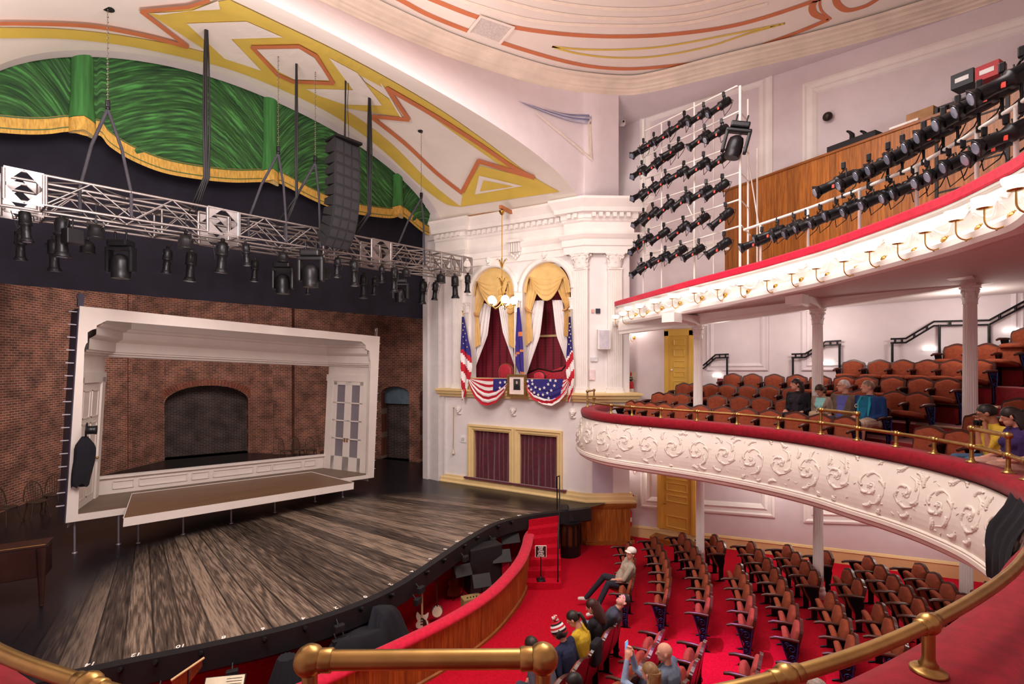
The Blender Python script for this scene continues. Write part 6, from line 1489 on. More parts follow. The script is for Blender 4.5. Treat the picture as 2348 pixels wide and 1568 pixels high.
        if hairstyle in ('long', 'bob', 'fringe'):
            L_ = {'long': .3, 'bob': .1, 'fringe': .1}[hairstyle]
            R_ = []
            for i in range(8):
                f = i/7; R_.append([H((math.cos(PI*1.0+PI*k/12-.25+.04*k)*(.086+.02*math.sin(f*3)), math.sin(PI+PI*k/12)*(.1+.02*f)-.0+(.02 if hairstyle != 'long' else -.01), .04-L_*f-.02*math.sin(k*2)))+V((0, 0, 0)) for k in range(13)])
            R2 = [[p+(p-hc)*.0+hm @ V((0, -.022, 0)) for p in r[::-1]] for r in R_]; m.ring([a+b for a, b in zip(R_, R2)], True, True, True)
        if hairstyle == 'ponytail':
            m.tube([H((0, -.09, .05)), H((.0, -.135, .03)), H((.01, -.14, -.06)), H((.02, -.12, -.16)), H((.03, -.11, -.24))], [.02, .03, .032, .026, .008], 8)
        m.build('hair', hmz, T_, False)
    return T_, H, up, hm, hip
def person_at(px, py_head, yref=None): pass
def phone(label, loc, fw, upv, parent=None):
    x = V(fw).normalized().cross(V(upv)).normalized(); y = V(upv).normalized(); z = x.cross(y); M = Matrix((x, z, y)).transposed(); m = MB(); m.bbox(loc, (.075, .009, .15), bv=.006, M=M); t = thing('smartphone', label, 'phone', loc); m.build('case', mat('white phone case', '#d8dadf', .4), t)
    m = MB(); m.box(V(loc)-z*.0055*(1 if z.dot(V(fw)) > 0 else -1), (.066, .002, .13), M=M); m.build('screen', mat('lit screen', '#5a9be8', .3, emit=1.2), t); return t
def place(key, dct): p, a = dct[key]; return p, a
def world_of(T_, lp): return Matrix.Translation(T_.location) @ Matrix.Rotation(T_.rotation_euler.z, 4, 'Z') @ V(lp)
def facing(p, fx, fy): return math.atan2(fy, fx)-PI/2
rw = rowd(2)
def dc(px, k, dz=0):
    q, t_ = plan_hit(px, offset(RAILB, rowd(k))); n_ = V((-t_.y, t_.x, 0)).normalized(); q = V((q.x, q.y, ROWZ[k]))-n_*.02; return q, math.atan2(-n_.y, -n_.x)-PI/2
p, a = dc(1836, 2); person('woman in a black hooded jacket with long dark hair seated by the second column', p, a, '#15151f', '#1c1c24', hair='#2f1a14', hairstyle='long', female=True, head=(-42, -4, 0), hands=((.16, .28, .62), (-.16, .28, .62)), inner='#2c2630')
p, a = dc(1893, 2); person('woman in a tan jacket with short brown hair looking down at a beige bag', p, a, '#a08a7a', '#4a3a34', hair='#3a241a', hairstyle='bob', female=True, head=(-12, -28, 0), hands=((.07, .3, .64), (-.07, .3, .64)), glasses=True, inner='#8fd0cf', scale=.94)
hb = world_of(D.objects['person.001'] if 'person.001' in D.objects else D.objects['person'], (0, .3, .58)); m = MB(); m.bbox(hb, (.26, .16, .16), a, .05); m.tube([hb+V((.1, 0, .08)), hb+V((0, 0, .14)), hb+V((-.1, 0, .08))], .01, 5); one(m, 'handbag', mat('beige canvas', '#c2a98a', .8, var=.1), 'beige handbag on the lap of the woman in the tan jacket', 'bag')
p, a = dc(1946, 2); person('white-haired man in glasses and an olive brown jacket over a blue shirt', p, a, '#6e5d4e', '#4a4a58', hair='#d8d4d2', hairstyle='thin', bulk=1.15, head=(-45, 0, 0), hands=((.2, .25, .6), (-.2, .25, .6)), glasses=True, inner='#5b5fa8')
p, a = dc(2003, 2); pb, H, up, hm, hip = person('man in a blue jacket with teal lining and khaki shorts seated at the aisle', p, a, '#163a72', '#b7a08e', '#e8e4e0', hair='#8d7a68', hairstyle='short', bulk=1.25, head=(-38, 0, 0), hands=((.12, .3, .66), (-.12, .3, .6)), shorts=True, inner='#0f6a8a')
m = MB(); 
for s in (-1, 1): m.tube([up((s*.07, .11, .47)), up((s*.1, .15, .36)), up((s*.09, .17, .22)), up((s*.08, .2, .05))], [.018, .024, .02, .014], 6)
m.build('teal_lining', mat('teal lining', '#1b9bb0', .8), pb, False)
m = MB(); m.lathe(up((.12, .165, .3)), [(.035, 0), (.035, .01)], (0, 1, .2), 16); m.k = 1; m.lathe(up((.12, .176, .302)), [(.022, 0), (.022, .004)], (0, 1, .2), 12); m.build('round_badge', [mat('cream badge', '#d9cfa8', .7), mat('navy badge centre', '#2a3358', .7)], pb, False)
p, a = dc(2316, 1); p = p+V((0, 0, .0)); person('man in a yellow shirt and glasses holding up a small camera', p, a-.2, '#d8b63c', '#3f5a78', hair='#17120f', hairstyle='short', skin=SKIN2, head=(-35, -18, 0), hands=((.07, .3, .98), (-.07, .3, .96)), sleeves='short', glasses=True, lean=-8, vox=.008)
hb = world_of(D.objects['person.004'], (0, .34, 1.02)); m = MB(); m.bbox(hb, (.11, .04, .07), a, .012); m.lathe(hb+V((0, 0, 0)), [(.028, -.04), (.028, .04)], (math.cos(a+PI/2), math.sin(a+PI/2), 0), 14); one(m, 'camera', BLACKM, 'small black camera held by the man in the yellow shirt', 'camera'); D.objects['camera.001'].name = 'compact_camera'
p2, a2 = p-RT*.1-FW*.34, a; person('woman in a purple top with long dark hair at the right edge', p2, a2-.15, '#3a2660', '#c09080', hair='#241611', hairstyle='long', female=True, head=(-35, -22, 0), hands=((.14, .35, .62), (-.14, .35, .62)), sleeves='short', shorts=True, vox=.008)
# orchestra people
def oc(row, blk, i): p, a = SEATP[(row, blk, i)]; return p.copy(), a
p, a = oc(0, 'right', 3); pm, H, up, hm, hip = person('man in a white cap and checked grey shirt lounging in the front row', p, a+.25, '#a89c8c', '#23232f', '#cfc8c2', hair='#5a4434', hairstyle='short', lean=12, head=(35, 12, -8), hands=((.62, -.12, .92), (-.05, .32, .62)), knees=((.16, .5, .6), (-.2, .48, .6)), feet=((.3, .86, .08), (-.32, .78, .08)), sleeves='short', bulk=1.12, elbow=(.6, -.2, -.3))
m = MB(); m.ring([[H((.084*q*math.cos(2*PI*k/20), .104*q*math.sin(2*PI*k/20), z)) for k in range(20)] for q, z in ((1.05, .05), (1.08, .075), (.95, .11), (.6, .135), (.1, .142))], True, True, True)
m.ring([[H((.07*math.cos(PI*k/10), .09+(.075*math.sin(PI*k/10) if j else 0), .055-.015*j)) for k in range(11)] for j in (0, 1)], False, False, True); m.build('white_cap', mat('white cap cloth', '#e4dfd8', .8), pm, False)
p, a = oc(0, 'centre', 0); person('man in a dark hooded jacket with his head thrown back', p, a, '#3b4148', '#5a7390', hair='#15110f', hairstyle='short', lean=22, head=(40, 62, 0), hands=((.12, .3, .6), (-.12, .3, .6)), knees=((.13, .55, .5), (-.13, .55, .5)))
p, a = oc(0, 'centre', 1); pw, *_ = person('woman with long dark red hair holding up a phone', p, a, '#1a161d', '#4f6a86', hair='#38130f', hairstyle='long', female=True, head=(5, -25, 0), hands=((.05, .38, .78), (-.06, .38, .78)), inner='#1a161d')
phone('white phone held by the woman with dark red hair', world_of(pw, (0, .44, .86)), (math.sin(-a)*1, math.cos(a), -.4), (0, .3, 1))
p, a = oc(0, 'centre', 2); pw2, *_ = person('woman with a dark ponytail and a black backpack over a yellow shirt', p, a, '#c9a526', '#23222e', hair='#231813', hairstyle='ponytail', female=True, head=(15, -32, 0), hands=((.05, .38, .68), (-.06, .38, .68)), lean=-10)
phone('small bright phone held by the woman with the ponytail', world_of(pw2, (0, .44, .72)), (math.sin(-a)*1, math.cos(a), -.5), (0, .4, 1))
m = MB(); bp_ = world_of(pw2, (0, -.1, .72)); m.bbox(bp_, (.26, .12, .36), a, .05); one(m, 'backpack', BLACKC, 'black backpack worn by the woman with the ponytail', 'backpack')
p, a = oc(0, 'centre', 3); pb_, H, up, hm, hip = person('person in a red, white and black striped bobble hat and navy jacket', p, a, '#1b2140', '#4b5c70', hair='#1d1512', hairstyle='bob', head=(10, -25, 0), hands=((.1, .32, .62), (-.1, .32, .62)), lean=-10)
hats = [mat('knit red', '#c41a2c', .95, bump=.3, bscale=200), mat('knit white', '#e8e0e0', .95, bump=.3, bscale=200), mat('knit black', '#19151a', .95, bump=.3, bscale=200)]; m = MB(); pr = [(1.12, -.03), (1.16, .0), (1.16, .03), (1.12, .055), (1.04, .08), (.9, .105), (.7, .125), (.4, .14), (.1, .147)]
for i in range(8): m.k = [0, 2, 1, 0, 1, 2, 0, 0][i]; m.ring([[H((.082*q*math.cos(2*PI*k/20), .102*q*math.sin(2*PI*k/20)-.005, z)) for k in range(20)] for q, z in pr[i:i+2]], True, False, True)
m.k = 0; m.ball(H((0, -.02, .18)), .045, 10); m.k = 1
for k in range(14): m.ball(H((.03*math.cos(k*2.4), -.02+.03*math.sin(k*2.4), .18+.03*math.sin(k*1.7))), .018, 6)
m.build('bobble_hat', hats, pb_, False)
p, a = oc(1, 'centre', 5); person('man with short black hair in a slate grey jacket behind the beaded hat', p+V((0, .05, 0)), a, '#4b4c5c', '#22222c', hair='#120f10', hairstyle='short', skin=SKIN2, head=(55, -20, 0), hands=((.1, .3, .62), (-.1, .3, .62)), inner='#4b4c5c')['label'] if 0 else person('man with short black hair in a slate grey jacket, behind the bobble hat', p, a, '#4b4c5c', '#22222c', hair='#120f10', hairstyle='short', skin=SKIN2, head=(50, -20, 0), hands=((.1, .3, .62), (-.1, .3, .62)))
p, a = oc(0, 'centre', 4); person('person in a grey jacket leaning forward over a phone near the brass bar', p, a, '#5d5d6c', '#3c3c4a', hair='#2b1c14', hairstyle='short', head=(0, -35, 0), hands=((.05, .4, .6), (-.05, .4, .6)), lean=-25)
p, a = oc(2, 'centre', 2); person('bald man in a grey hooded top in the centre block', p, a, '#5f6b7e', '#2c2c38', hair='#443', hairstyle='bald', bulk=1.2, head=(25, -5, 0), hands=((.12, .3, .62), (-.12, .3, .62)), inner='#33363c')
p, a = oc(2, 'centre', 3); pq, *_ = person('woman with curly fair hair raising a phone to take a picture', p, a, '#8fa6c4', '#3d4660', hair='#8a6a44', hairstyle='long', female=True, head=(0, 5, 0), hands=((.06, .38, 1.28), (-.06, .38, 1.26)))
phone('phone raised by the woman with fair curly hair', world_of(pq, (0, .42, 1.36)), (math.sin(-a)*1, math.cos(a), 0), (0, 0, 1))
q = onz(1915, 1562, 1.85); person('person in a green flowered top seen low behind the brass rail', (q.x, q.y, floor_z(q.y)), .1, '#2a8f86', '#333', hair='#9a8a80', hairstyle='short', head=(0, -20, 0), vox=.01)

q, a = dc(2215, 1); q = q+V((-.35, -.15, .42)); m = MB(); m.bbox(q, (.12, .36, .26), .5, .04); m.tube([q+V((0, -.12, .12)), q+V((0, 0, .3)), q+V((0, .12, .12))], .012, 5); one(m, 'tote_bag', mat('white canvas', '#ddd3cd', .8), 'white tote bag beside the man in the yellow shirt', 'bag')
q, a = dc(2290, 3); t = thing('stool', 'black wooden stool on the aisle steps at the right', 'stool', tuple(q), a); m = MB(); m.bbox((0, 0, .5), (.34, .3, .06), bv=.01); m.build('seat', BLACK, t, False)
for sx in (-.14, .14):
    for sy in (-.12, .12): m = MB(); m.box((sx, sy, .24), (.05, .05, .48)); m.build('leg', BLACK, t, False)
# ================================================================== rigging over the stage
def tw_pt(x, k=0, y=-2.0):        # k 0 bottom chord, 1 top chord
    f = (x+4.63)/10.26; return V((x, y, (8.28+.19*f) if k else (7.80+.2*f)))
def truss(y0, x0, x1, label):
    t = thing('lighting_truss', label, 'truss', tuple(tw_pt(x0, 0, y0)), group='aluminium trusses over the stage'); m = MB(); dz = y0+2.0
    C4 = [(k, y) for k in (0, 1) for y in (y0, y0+.5)]
    for k, y in C4: m.tube([tw_pt(x0, k, y), tw_pt(x1, k, y)], .025, 8)
    m.build('chords', ALU, t); m = MB(); x = x0+.5; i = 0
    blocks = [(ony(8, 400, y0).x, ony(100, 400, y0).x), (ony(476, 500, y0).x, ony(546, 500, y0).x), (ony(852, 560, y0).x, ony(896, 560, y0).x), (x1-.4, x1)]
    segs = [(blocks[j][1], blocks[j+1][0]) for j in range(3)]
    for a, b in segs:
        n = max(2, round((b-a)/.5/2)*2); st = (b-a)/n
        for j in range(n):
            u, v = a+st*j, a+st*(j+1)
            for y in (y0, y0+.5): m.tube([tw_pt(u, j % 2, y), tw_pt(v, (j+1) % 2, y)], .014, 6)
            for k in (0, 1): m.tube([tw_pt(u, k, y0 if j % 2 else y0+.5), tw_pt(v, k, y0+.5 if j % 2 else y0)], .013, 6)
            if j % 4 == 0:
                for y in (y0, y0+.5): m.tube([tw_pt(u+.03, 0, y), tw_pt(u+.03, 1, y)], .024, 6)
                for k in (0, 1): m.tube([tw_pt(u+.03, k, y0), tw_pt(u+.03, k, y0+.5)], .02, 6)
        m.build('lattice', ALU, t); m = MB()
    for a, b in blocks:
        m = MB()
        for y in (y0-.012, y0+.512):
            z0, z1 = tw_pt(a, 0).z-.03, tw_pt(a, 1).z+.03; c = .5*(b-a)
            for (p, q, r) in (((a, z0), (a+c, z0), (a, z0+(z1-z0)/2)), ((b, z0), (b-c, z0), (b, z0+(z1-z0)/2)), ((a, z1), (a+c, z1), (a, z1-(z1-z0)/2)), ((b, z1), (b-c, z1), (b, z1-(z1-z0)/2))): m.slab([p, q, r], lambda u, v, z: V((u, y+z, v)), -.008, .008)
            for x_ in (a, b): m.tube([tw_pt(x_, 0, y+(.012 if y < y0 else -.012)), tw_pt(x_, 1, y+(.012 if y < y0 else -.012))], .03, 8)
            m.build('corner_plate', ALU, t); m = MB()
    return t
truss(-2.0, -4.62, 5.66, 'front aluminium lighting truss with diamond corner blocks'); truss(-1.15, -4.4, 5.75, 'rear aluminium lighting truss seen through the front one')
LENS = mat('lens glass', '#8a93a8', .1, .3); TAPE = mat('red tape mark', '#e04a3a', .6); TEAL = mat('teal gel edge', '#21b59a', .5); CLR = mat('clear gel frame', '#c9c6d4', .25, .3); BLG = mat('blue gel', '#3c46a8', .3)
def spot_proto(aim):
    """spotlight hung from its clamp at the origin; body along aim"""
    t = thing('spotlight', 'spotlight', 'spotlight'); d = V(aim).normalized(); c = V((0, 0, -.2)) if aim[2] > -.9 else V((0, 0, -.16))
    x, y, z = basis(d); side = x if aim[2] > -.9 else V((1, 0, 0)); m = MB(); m.bbox((0, 0, -.015), (.05, .05, .09), bv=.01); m.tube([(0, 0, -.06), (0, 0, -.09)], .012, 6); m.build('clamp', BLACKM, t, False)
    m = MB(); m.tube([V((0, 0, -.08))-side*.02, V((0, 0, -.09))-side*.1, c-side*.105+V((0, 0, 0))], .01, 5); m.tube([V((0, 0, -.08))+side*.02, V((0, 0, -.09))+side*.1, c+side*.105], .01, 5); m.build('yoke', BLACKM, t, False)
    s0 = c-d*.14; m = MB(); m.lathe(s0, [(.03, 0), (.075, .02), (.082, .1), (.08, .2), (.086, .205), (.086, .225), (.062, .24), (.06, .36), (.064, .38), (.066, .44)], d, 16); m.build('barrel', BLACKM, t, False)
    m = MB(); m.lathe(s0+d*.44, [(.07, 0), (.095, .05), (.095, .06), (.08, .062)], d, 4 if aim[2] > -.9 else 14); fr = m.build('colour_frame', BLACKM, t, False)
    m = MB(); m.lathe(s0+d*.5, [(.058, 0), (.055, .006)], d, 14); m.build('lens', LENS, fr, False)
    m = MB(); m.tube([s0, s0-d*.06+V((0, 0, -.05)), s0+V((0, 0, -.16)), s0+d*.1+V((0, 0, -.2))-side*.1, V((0, 0, -.04))-side*.16], .007, 5); m.build('cable', BLACK, t, False)
    m = MB(); m.box(s0+d*.3+side*.058-y*.03, (.012, .03, .045)); m.build('tape_mark', TAPE, t, False)
    return t
SPD = spot_proto((0, 0, -1)); SP = [(56, 481, 563), (46, 527, 604), (143, 495, 600), (123, 546, 630), (385, 568, 634), (440, 575, 654), (511, 551, 634), (563, 557, 615), (585, 594, 652), (707, 640, 679), (775, 589, 642), (811, 594, 663), (835, 628, 691), (860, 635, 681), (875, 608, 653), (905, 611, 676), (971, 642, 703), (999, 645, 693), (1043, 630, 690), (1073, 628, 676)]
for i, (px, pt, pb) in enumerate(SP):
    y = max(-2.3, min(-.75, onz(px, pt, 7.8).y)); p = ony(px, pt, y); q = ony(px, pb, y); L_ = max(.35, p.z-q.z); s = L_/.58
    o = SPD if i == 0 else dup(SPD); o.location = p; o.scale = (min(1.3, s),)*2+(s,) if 0 else (s, s, s); o.rotation_euler = (random.uniform(-.08, .08), random.uniform(-.08, .08), i*.9)
    tag(o, 'black spotlight pointing down from the truss, %s from the left' % ORD[i], 'spotlight', 'spotlights hanging from the truss')
def par_proto():
    t = thing('par_can', 'par can', 'spotlight'); m = MB(); m.bbox((0, 0, -.02), (.05, .05, .07), bv=.01); m.tube([(0, 0, 0), (0, 0, .3)], .01, 6); m.build('clamp', BLACKM, t, False); m = MB(); m.tube([(-.13, 0, -.2), (-.13, 0, -.06), (.13, 0, -.06), (.13, 0, -.2)], .01, 5); m.build('yoke', BLACKM, t, False)
    m = MB(); m.lathe((0, 0, -.08), [(.06, 0), (.1, -.03), (.13, -.1), (.13, -.24), (.14, -.245), (.14, -.26)], (0, 0, 1), 18); m.build('can', BLACKM, t, False); m = MB(); m.lathe((0, 0, -.325), [(.12, 0), (.11, -.006)], n=18); m.build('lens', LENS, t, False); return t
PC = par_proto()
for i, (px, pt, pb) in enumerate([(220, 505, 546), (201, 545, 581), (426, 530, 570), (649, 572, 601), (931, 610, 635), (1011, 622, 649)]):
    y = max(-2.2, min(-.7, onz(px, pt, 7.8).y)); p = ony(px, pt, y); q = ony(px, pb, y); s = (p.z-q.z)/.34; o = PC if i == 0 else dup(PC); o.location = p; o.scale = (s,)*3; o.rotation_euler = (0, 0, i); tag(o, 'short round black lamp under the truss, %s short one from the left' % ORD[i], 'spotlight', 'short lamps under the truss')
def mover_proto():
    t = thing('moving_light', 'moving head', 'moving light'); m = MB(); m.bbox((0, 0, -.06), (.36, .24, .12), bv=.03); m.lathe((-.1, 0, .0), [(.016, 0), (.016, .16)], n=8); m.lathe((.1, 0, .0), [(.016, 0), (.016, .16)], n=8); m.build('base', BLACKM, t, False)
    m = MB()
    for s in (-1, 1): m.bbox((s*.21, 0, -.36), (.07, .14, .46), bv=.025)
    m.bbox((0, 0, -.16), (.48, .16, .08), bv=.025); m.build('yoke', BLACKM, t, False)
    m = MB(); m.lathe((0, 0, -.26), [(.06, 0), (.13, -.05), (.15, -.14), (.16, -.3), (.145, -.36), (.15, -.37), (.14, -.44)], (0, 0, 1), 22); h = m.build('head', BLACKM, t, False); m = MB(); m.lathe((0, 0, -.69), [(.12, 0), (.08, .02)], n=20); m.build('lens', LENS, h, False); return t
MV = mover_proto()
for i, (px, pt, pb, l) in enumerate([(277, 551, 641, 'large moving light with a U-shaped yoke under the truss, nearest the left'), (649, 602, 676, 'moving light under the truss left of the hanging speaker column'), (713, 574, 661, 'moving light directly under the truss below the speaker column'), (918, 640, 695, 'partly hidden moving light under the right part of the truss')]):
    y = max(-2.1, min(-1.0, onz(px, pt, 7.7).y)); p = ony(px, pt, y); q = ony(px, pb, y); s = (p.z-q.z)/.72; o = MV if i == 0 else dup(MV); o.location = p; o.scale = (s,)*3; o.rotation_euler = (0, 0, -.85); tag(o, l, 'moving light', 'moving lights')
for i, (px, py, l) in enumerate([(167, 543, 'small black box lamp beside the second spotlight from the left of the truss'), (743, 627, 'black slotted flood lamp under the truss right of the moving light')]):
    p = ony(px, py, -1.6); m = MB(); m.bbox(p, (.26, .2, .26), .3, .02); m.tube([p+V((0, 0, .12)), p+V((0, 0, .3))], .012, 5); one(m, 'flood_lamp', BLACKM, l, 'lamp')
# chains, slings and cable looms -----------------------------------------
CHAIN = mat('steel chain', '#8f8478', .4, .8, var=.3, scale=80); SLING = mat('grey web sling', '#35323a', .9, var=.2)
for i, (px, py, ym, l) in enumerate([(247, 20, 235, 'nearest the left'), (638, 124, 340, 'left of the thin cable loom'), (723, 160, 362, 'just left of the speaker column'), (966, 301, 445, 'at the right end of the truss')]):
    p = vcast(px, py, 0)
    if p is None: continue
    zb = hitz(ym, p); t = thing('chain_hoist', 'chain and forked sling holding the truss, %s' % l, 'chain', tuple(p), group='chains holding the truss'); m = MB(); n = int((p.z-zb)/.045)
    for k in range(n):
        c = p+V((0, 0, -.045*k)); m.tube([c+V((.014 if k % 2 else 0, 0 if k % 2 else .014, 0)), c+V((0, 0, -.03)), c+V((-.014 if k % 2 else 0, 0 if k % 2 else -.014, -.03)), c], .006, 4, False)
    m.build('chain', CHAIN, t); m = MB(); m.lathe(p+V((0, 0, -.0)), [(.09, -.01), (.1, .0), (.06, .02)], n=18); m.build('ceiling_port', BLACK, t)
    m = MB(); c = V((p.x, p.y, zb)); m.bbox(c+V((0, 0, -.02)), (.07, .07, .12), bv=.02); m.ball(c+V((0, 0, -.1)), .04, 10); m.build('hook', BLACKM, t)
    for s in (-1, 1): 
        m = MB(); e = tw_pt(max(-4.4, min(5.5, p.x+s*.32)), 1, -2.0 if s > 0 else -1.6); m.tube([c+V((0, 0, -.12)), c.lerp(e, .5)+V((s*.03, 0, 0)), e, e+V((0, -.03, -.45))], .026, 6); m.build('sling', SLING, t)
for i, (px, py, n, l) in enumerate([(473, 63, 9, 'thick loom of black cables left of centre'), (680, 141, 4, 'thin loom of black cables between two chains'), (847, 220, 7, 'loom of black cables right of the speaker column')]):
    p = vcast(px, py, 0); m = MB(); e = tw_pt(p.x, 1, -1.5)
    for k in range(n):
        a = k*2.4; r = .012*math.sqrt(k)*1.6; m.tube([p+V((r*math.cos(a)*.4, r*math.sin(a)*.4, .05)), p+V((r*math.cos(a), r*math.sin(a), -.6)), V((p.x+r*1.5*math.cos(a), p.y+r*1.5*math.sin(a), (p.z+e.z)/2)), V((p.x+r*math.cos(a), p.y, e.z+.5)), V((e.x+.06*math.cos(a), e.y+.2*math.sin(a), e.z-.02))], .016, 5)
    m.lathe(p+V((0, 0, -.01)), [(.08, -.01), (.09, .0), (.05, .02)], n=18); one(m, 'cable_loom', BLACK, l+' dropping from the vault to the truss', 'cables')
# speaker column
t = None; cx = ony(797, 430, -2.75); ztop = hitz(322, cx); t = thing('speaker_array', 'black line array speaker column curving down in front of the truss', 'speakers', (cx.x, cx.y, ztop)); ang = 0; pos = V((cx.x, cx.y, ztop-.05)); SPK = mat('speaker black', '#1b1a1e', .75, var=.25, scale=40); GR = mat('speaker mesh', '#26242a', .85, var=.35, scale=120)
Zr = Matrix.Rotation(math.radians(8), 3, 'Z')
for k in range(10):
    h = .31 if k == 0 else .235; A_ = Zr @ Matrix.Rotation(math.radians(ang), 3, 'X'); dn = A_ @ V((0, 0, -1)); f = A_ @ V((0, -1, 0)); x = A_ @ V((1, 0, 0)); w_ = .36
    c = pos; q = [c-x*w_-f*-.0, c+x*w_, c+x*w_+dn*h, c-x*w_+dn*h]; back = [c-x*w_*.8-f*.42+dn*h*.22, c+x*w_*.8-f*.42+dn*h*.22, c+x*w_*.8-f*.42+dn*h*.78, c-x*w_*.8-f*.42+dn*h*.78]
    m = MB(); m.add(q+back, [(0, 1, 2, 3), (4, 5, 6, 7), (0, 1, 5, 4), (2, 3, 7, 6), (0, 3, 7, 4), (1, 2, 6, 5)]); s_ = m.build('speaker_box', SPK, t)
    m = MB()
    for u in (-.62, 0, .62): m.slab([(u*w_-.09, -.03), (u*w_+.09, -.03), (u*w_+.09, -h+.03), (u*w_-.09, -h+.03)], lambda a, b, z: c+x*a-dn*b+f*(.004+z), 0, .006)
    m.build('grille', GR, s_); pos = pos+dn*(h+.004); ang += (0, 0, 1, 2, 3, 5, 7, 9, 10, 10)[k]
m = MB(); m.bbox((cx.x, cx.y+.15, ztop+.0), (.66, .5, .06), bv=.01); m.build('flying_frame', BLACKM, t)
m = MB()
for dx, r in ((-.02, .016), (.0, .013), (.1, .007)): m.tube([(cx.x+dx, cx.y+.1, ztop), (cx.x+dx*.5, cx.y+.08, ztop+.9), (cx.x+dx, cx.y+.05, 12.6)], r, 5)
m.build('suspension_cables', BLACK, t)
# ================================================================== lighting ladder in the gallery
LD = Wall((6.85, -7.17), (5.72, -9.88)); t = thing('lighting_ladder', 'tall white pipe ladder frame full of spotlights at the gallery', 'frame', tuple(LD.w(1, 6.9)))
def lp(px, py, d=0): u, z = LD.sz(px, py, d); return LD.w(u, z, d)
for (px, t0, b0, d, r) in [(1475, 275, 625, 0, .018), (1517, 280, 610, 0, .018), (1592, 235, 610, 0, .022), (1697, 197, 597, 0, .028), (1715, 228, 590, -.5, .022), (1636, 262, 600, -.5, .018), (1736, 340, 560, -.9, .018)]:
    a = lp(px, t0, d); m = MB(); m.tube([a, V((a.x, a.y, 6.7))], r, 8); m.build('upright', PIPEW, t)
rows_ = [((1480, 300), (1690, 197)), ((1480, 358), (1695, 255)), ((1480, 410), (1697, 330)), ((1480, 468), (1697, 395)), ((1480, 528), (1697, 457)), ((1480, 585), (1700, 517))]
for a, b in rows_: m = MB(); m.tube([lp(*a), lp(*b)], .02, 8); m.tube([lp(*b), lp(b[0]+20, b[1]+22, -.5)], .014, 6); m.build('crossbar', PIPEW, t)
m = MB(); m.tube([lp(1571, 460), lp(1630, 585, -.4)], .014, 6); m.tube([lp(1716, 370, -.5), lp(1740, 520, -.7)], .014, 6); m.build('brace', PIPEW, t)
AIM = (-RT*.78+V((0, 0, -.52))+FW*.2); SPA = spot_proto(tuple(AIM))
LL = [[(1651, 236), (1605, 258), (1561, 277), (1526, 300), (1491, 324), (1467, 338)], [(1646, 297), (1607, 309), (1548, 336), (1526, 353), (1494, 371), (1463, 388)], [(1651, 359), (1605, 371), (1560, 391), (1517, 409), (1488, 426), (1467, 441)],
      [(1648, 423), (1611, 435), (1564, 450), (1523, 467), (1488, 485), (1467, 497)], [(1655, 488), (1602, 500), (1558, 517), (1514, 532), (1479, 544), (1456, 558)], [(1652, 555), (1594, 570), (1552, 573), (1517, 585), (1485, 599), (1462, 611)]]
fst = True; NM = ['top', 'second', 'third', 'fourth', 'fifth', 'bottom']
for r, row in enumerate(LL):
    for i, (px, py) in enumerate(row):
        p = lp(px+8, py, .06)+V((0, 0, .2)); o = SPA if fst else dup(SPA); fst = False; o.location = p; s = 1.1+.12*random.random(); o.scale = (s, s, s); o.rotation_euler = (random.uniform(-.1, .1), random.uniform(-.12, .12), random.uniform(-.25, .25)+(.5 if px < 1480 else 0))
        tag(o, 'black spotlight on the %s bar of the gallery ladder, %s from the right' % (NM[r], ORD[i]), 'spotlight', 'spotlights on the gallery ladder')
o = dup(MV, lp(1699, 282, .1), (0, .25, -1.2), 'large black moving light hung on the right upright of the gallery ladder', 'moving lights', (1.0, 1.0, 1.0)); o.scale = (1.05,)*3
# pipe rail with spotlights
gpl = offset(GW, .33); PPX = [(1706, 527), (1853, 478), (1971, 435), (2100, 382), (2216, 314), (2339, 237), (2460, 150)]
def gpt(px, py, dz=0, pl=None):
    h = plan_hit(px, pl or gpl); q = h[0]; return V((q.x, q.y, hitz(py, q)+dz)), h[1]
t = thing('pipe_rail', 'white pipe rail on posts carrying spotlights along the gallery', 'rail', tuple(gpt(1853, 478)[0])); pp = []
for a, b in zip(PPX, PPX[1:]):
    for k in range(4):
        f = k/4; q = gpt(a[0]+(b[0]-a[0])*f, a[1]+(b[1]-a[1])*f)
        if q: pp.append(q[0])
m = MB(); m.tube(pp, .027, 10); m.build('pipe', PIPEW, t)
for px, py in ((1744, 514), (1853, 478), (1971, 435), (2102, 382), (2240, 300), (2330, 243)): q = gpt(px, py)[0]; m = MB(); m.tube([q, V((q.x, q.y, q.z-.8))], .024, 8); m.build('post', PIPEW, t)
LO = [(1739, 547), (1775, 527), (1812, 516), (1841, 510), (1873, 498), (1910, 484), (1947, 468), (1988, 453), (2033, 438), (2086, 418), (2118, 404), (2167, 380), (2200, 363), (2249, 337), (2298, 312), (2335, 288)]
UP_ = [(1926, 405), (1984, 388), (2028, 363), (2061, 347), (2110, 318), (2155, 288), (2188, 262), (2237, 230), (2290, 193), (2335, 158)]
AIM2 = (-RT*.86+V((0, 0, -.38))+FW*.25); SPB = spot_proto(tuple(AIM2)); fst = True
for i, (px, py) in enumerate(LO):
    q, _ = gpt(px+8, py); o = SPB if fst else dup(SPB); fst = False; o.location = q+V((0, 0, .2)); o.scale = (1.15,)*3; o.rotation_euler = (random.uniform(-.06, .06), random.uniform(-.06, .06), random.uniform(-.08, .08)-.03*i/3)
    tag(o, 'spotlight slung under the gallery pipe rail, %s from left, lower row' % ORD[i], 'spotlight', 'lower spotlights on the gallery rail')
    if i % 2 == 0 or i in (3, 5): pass
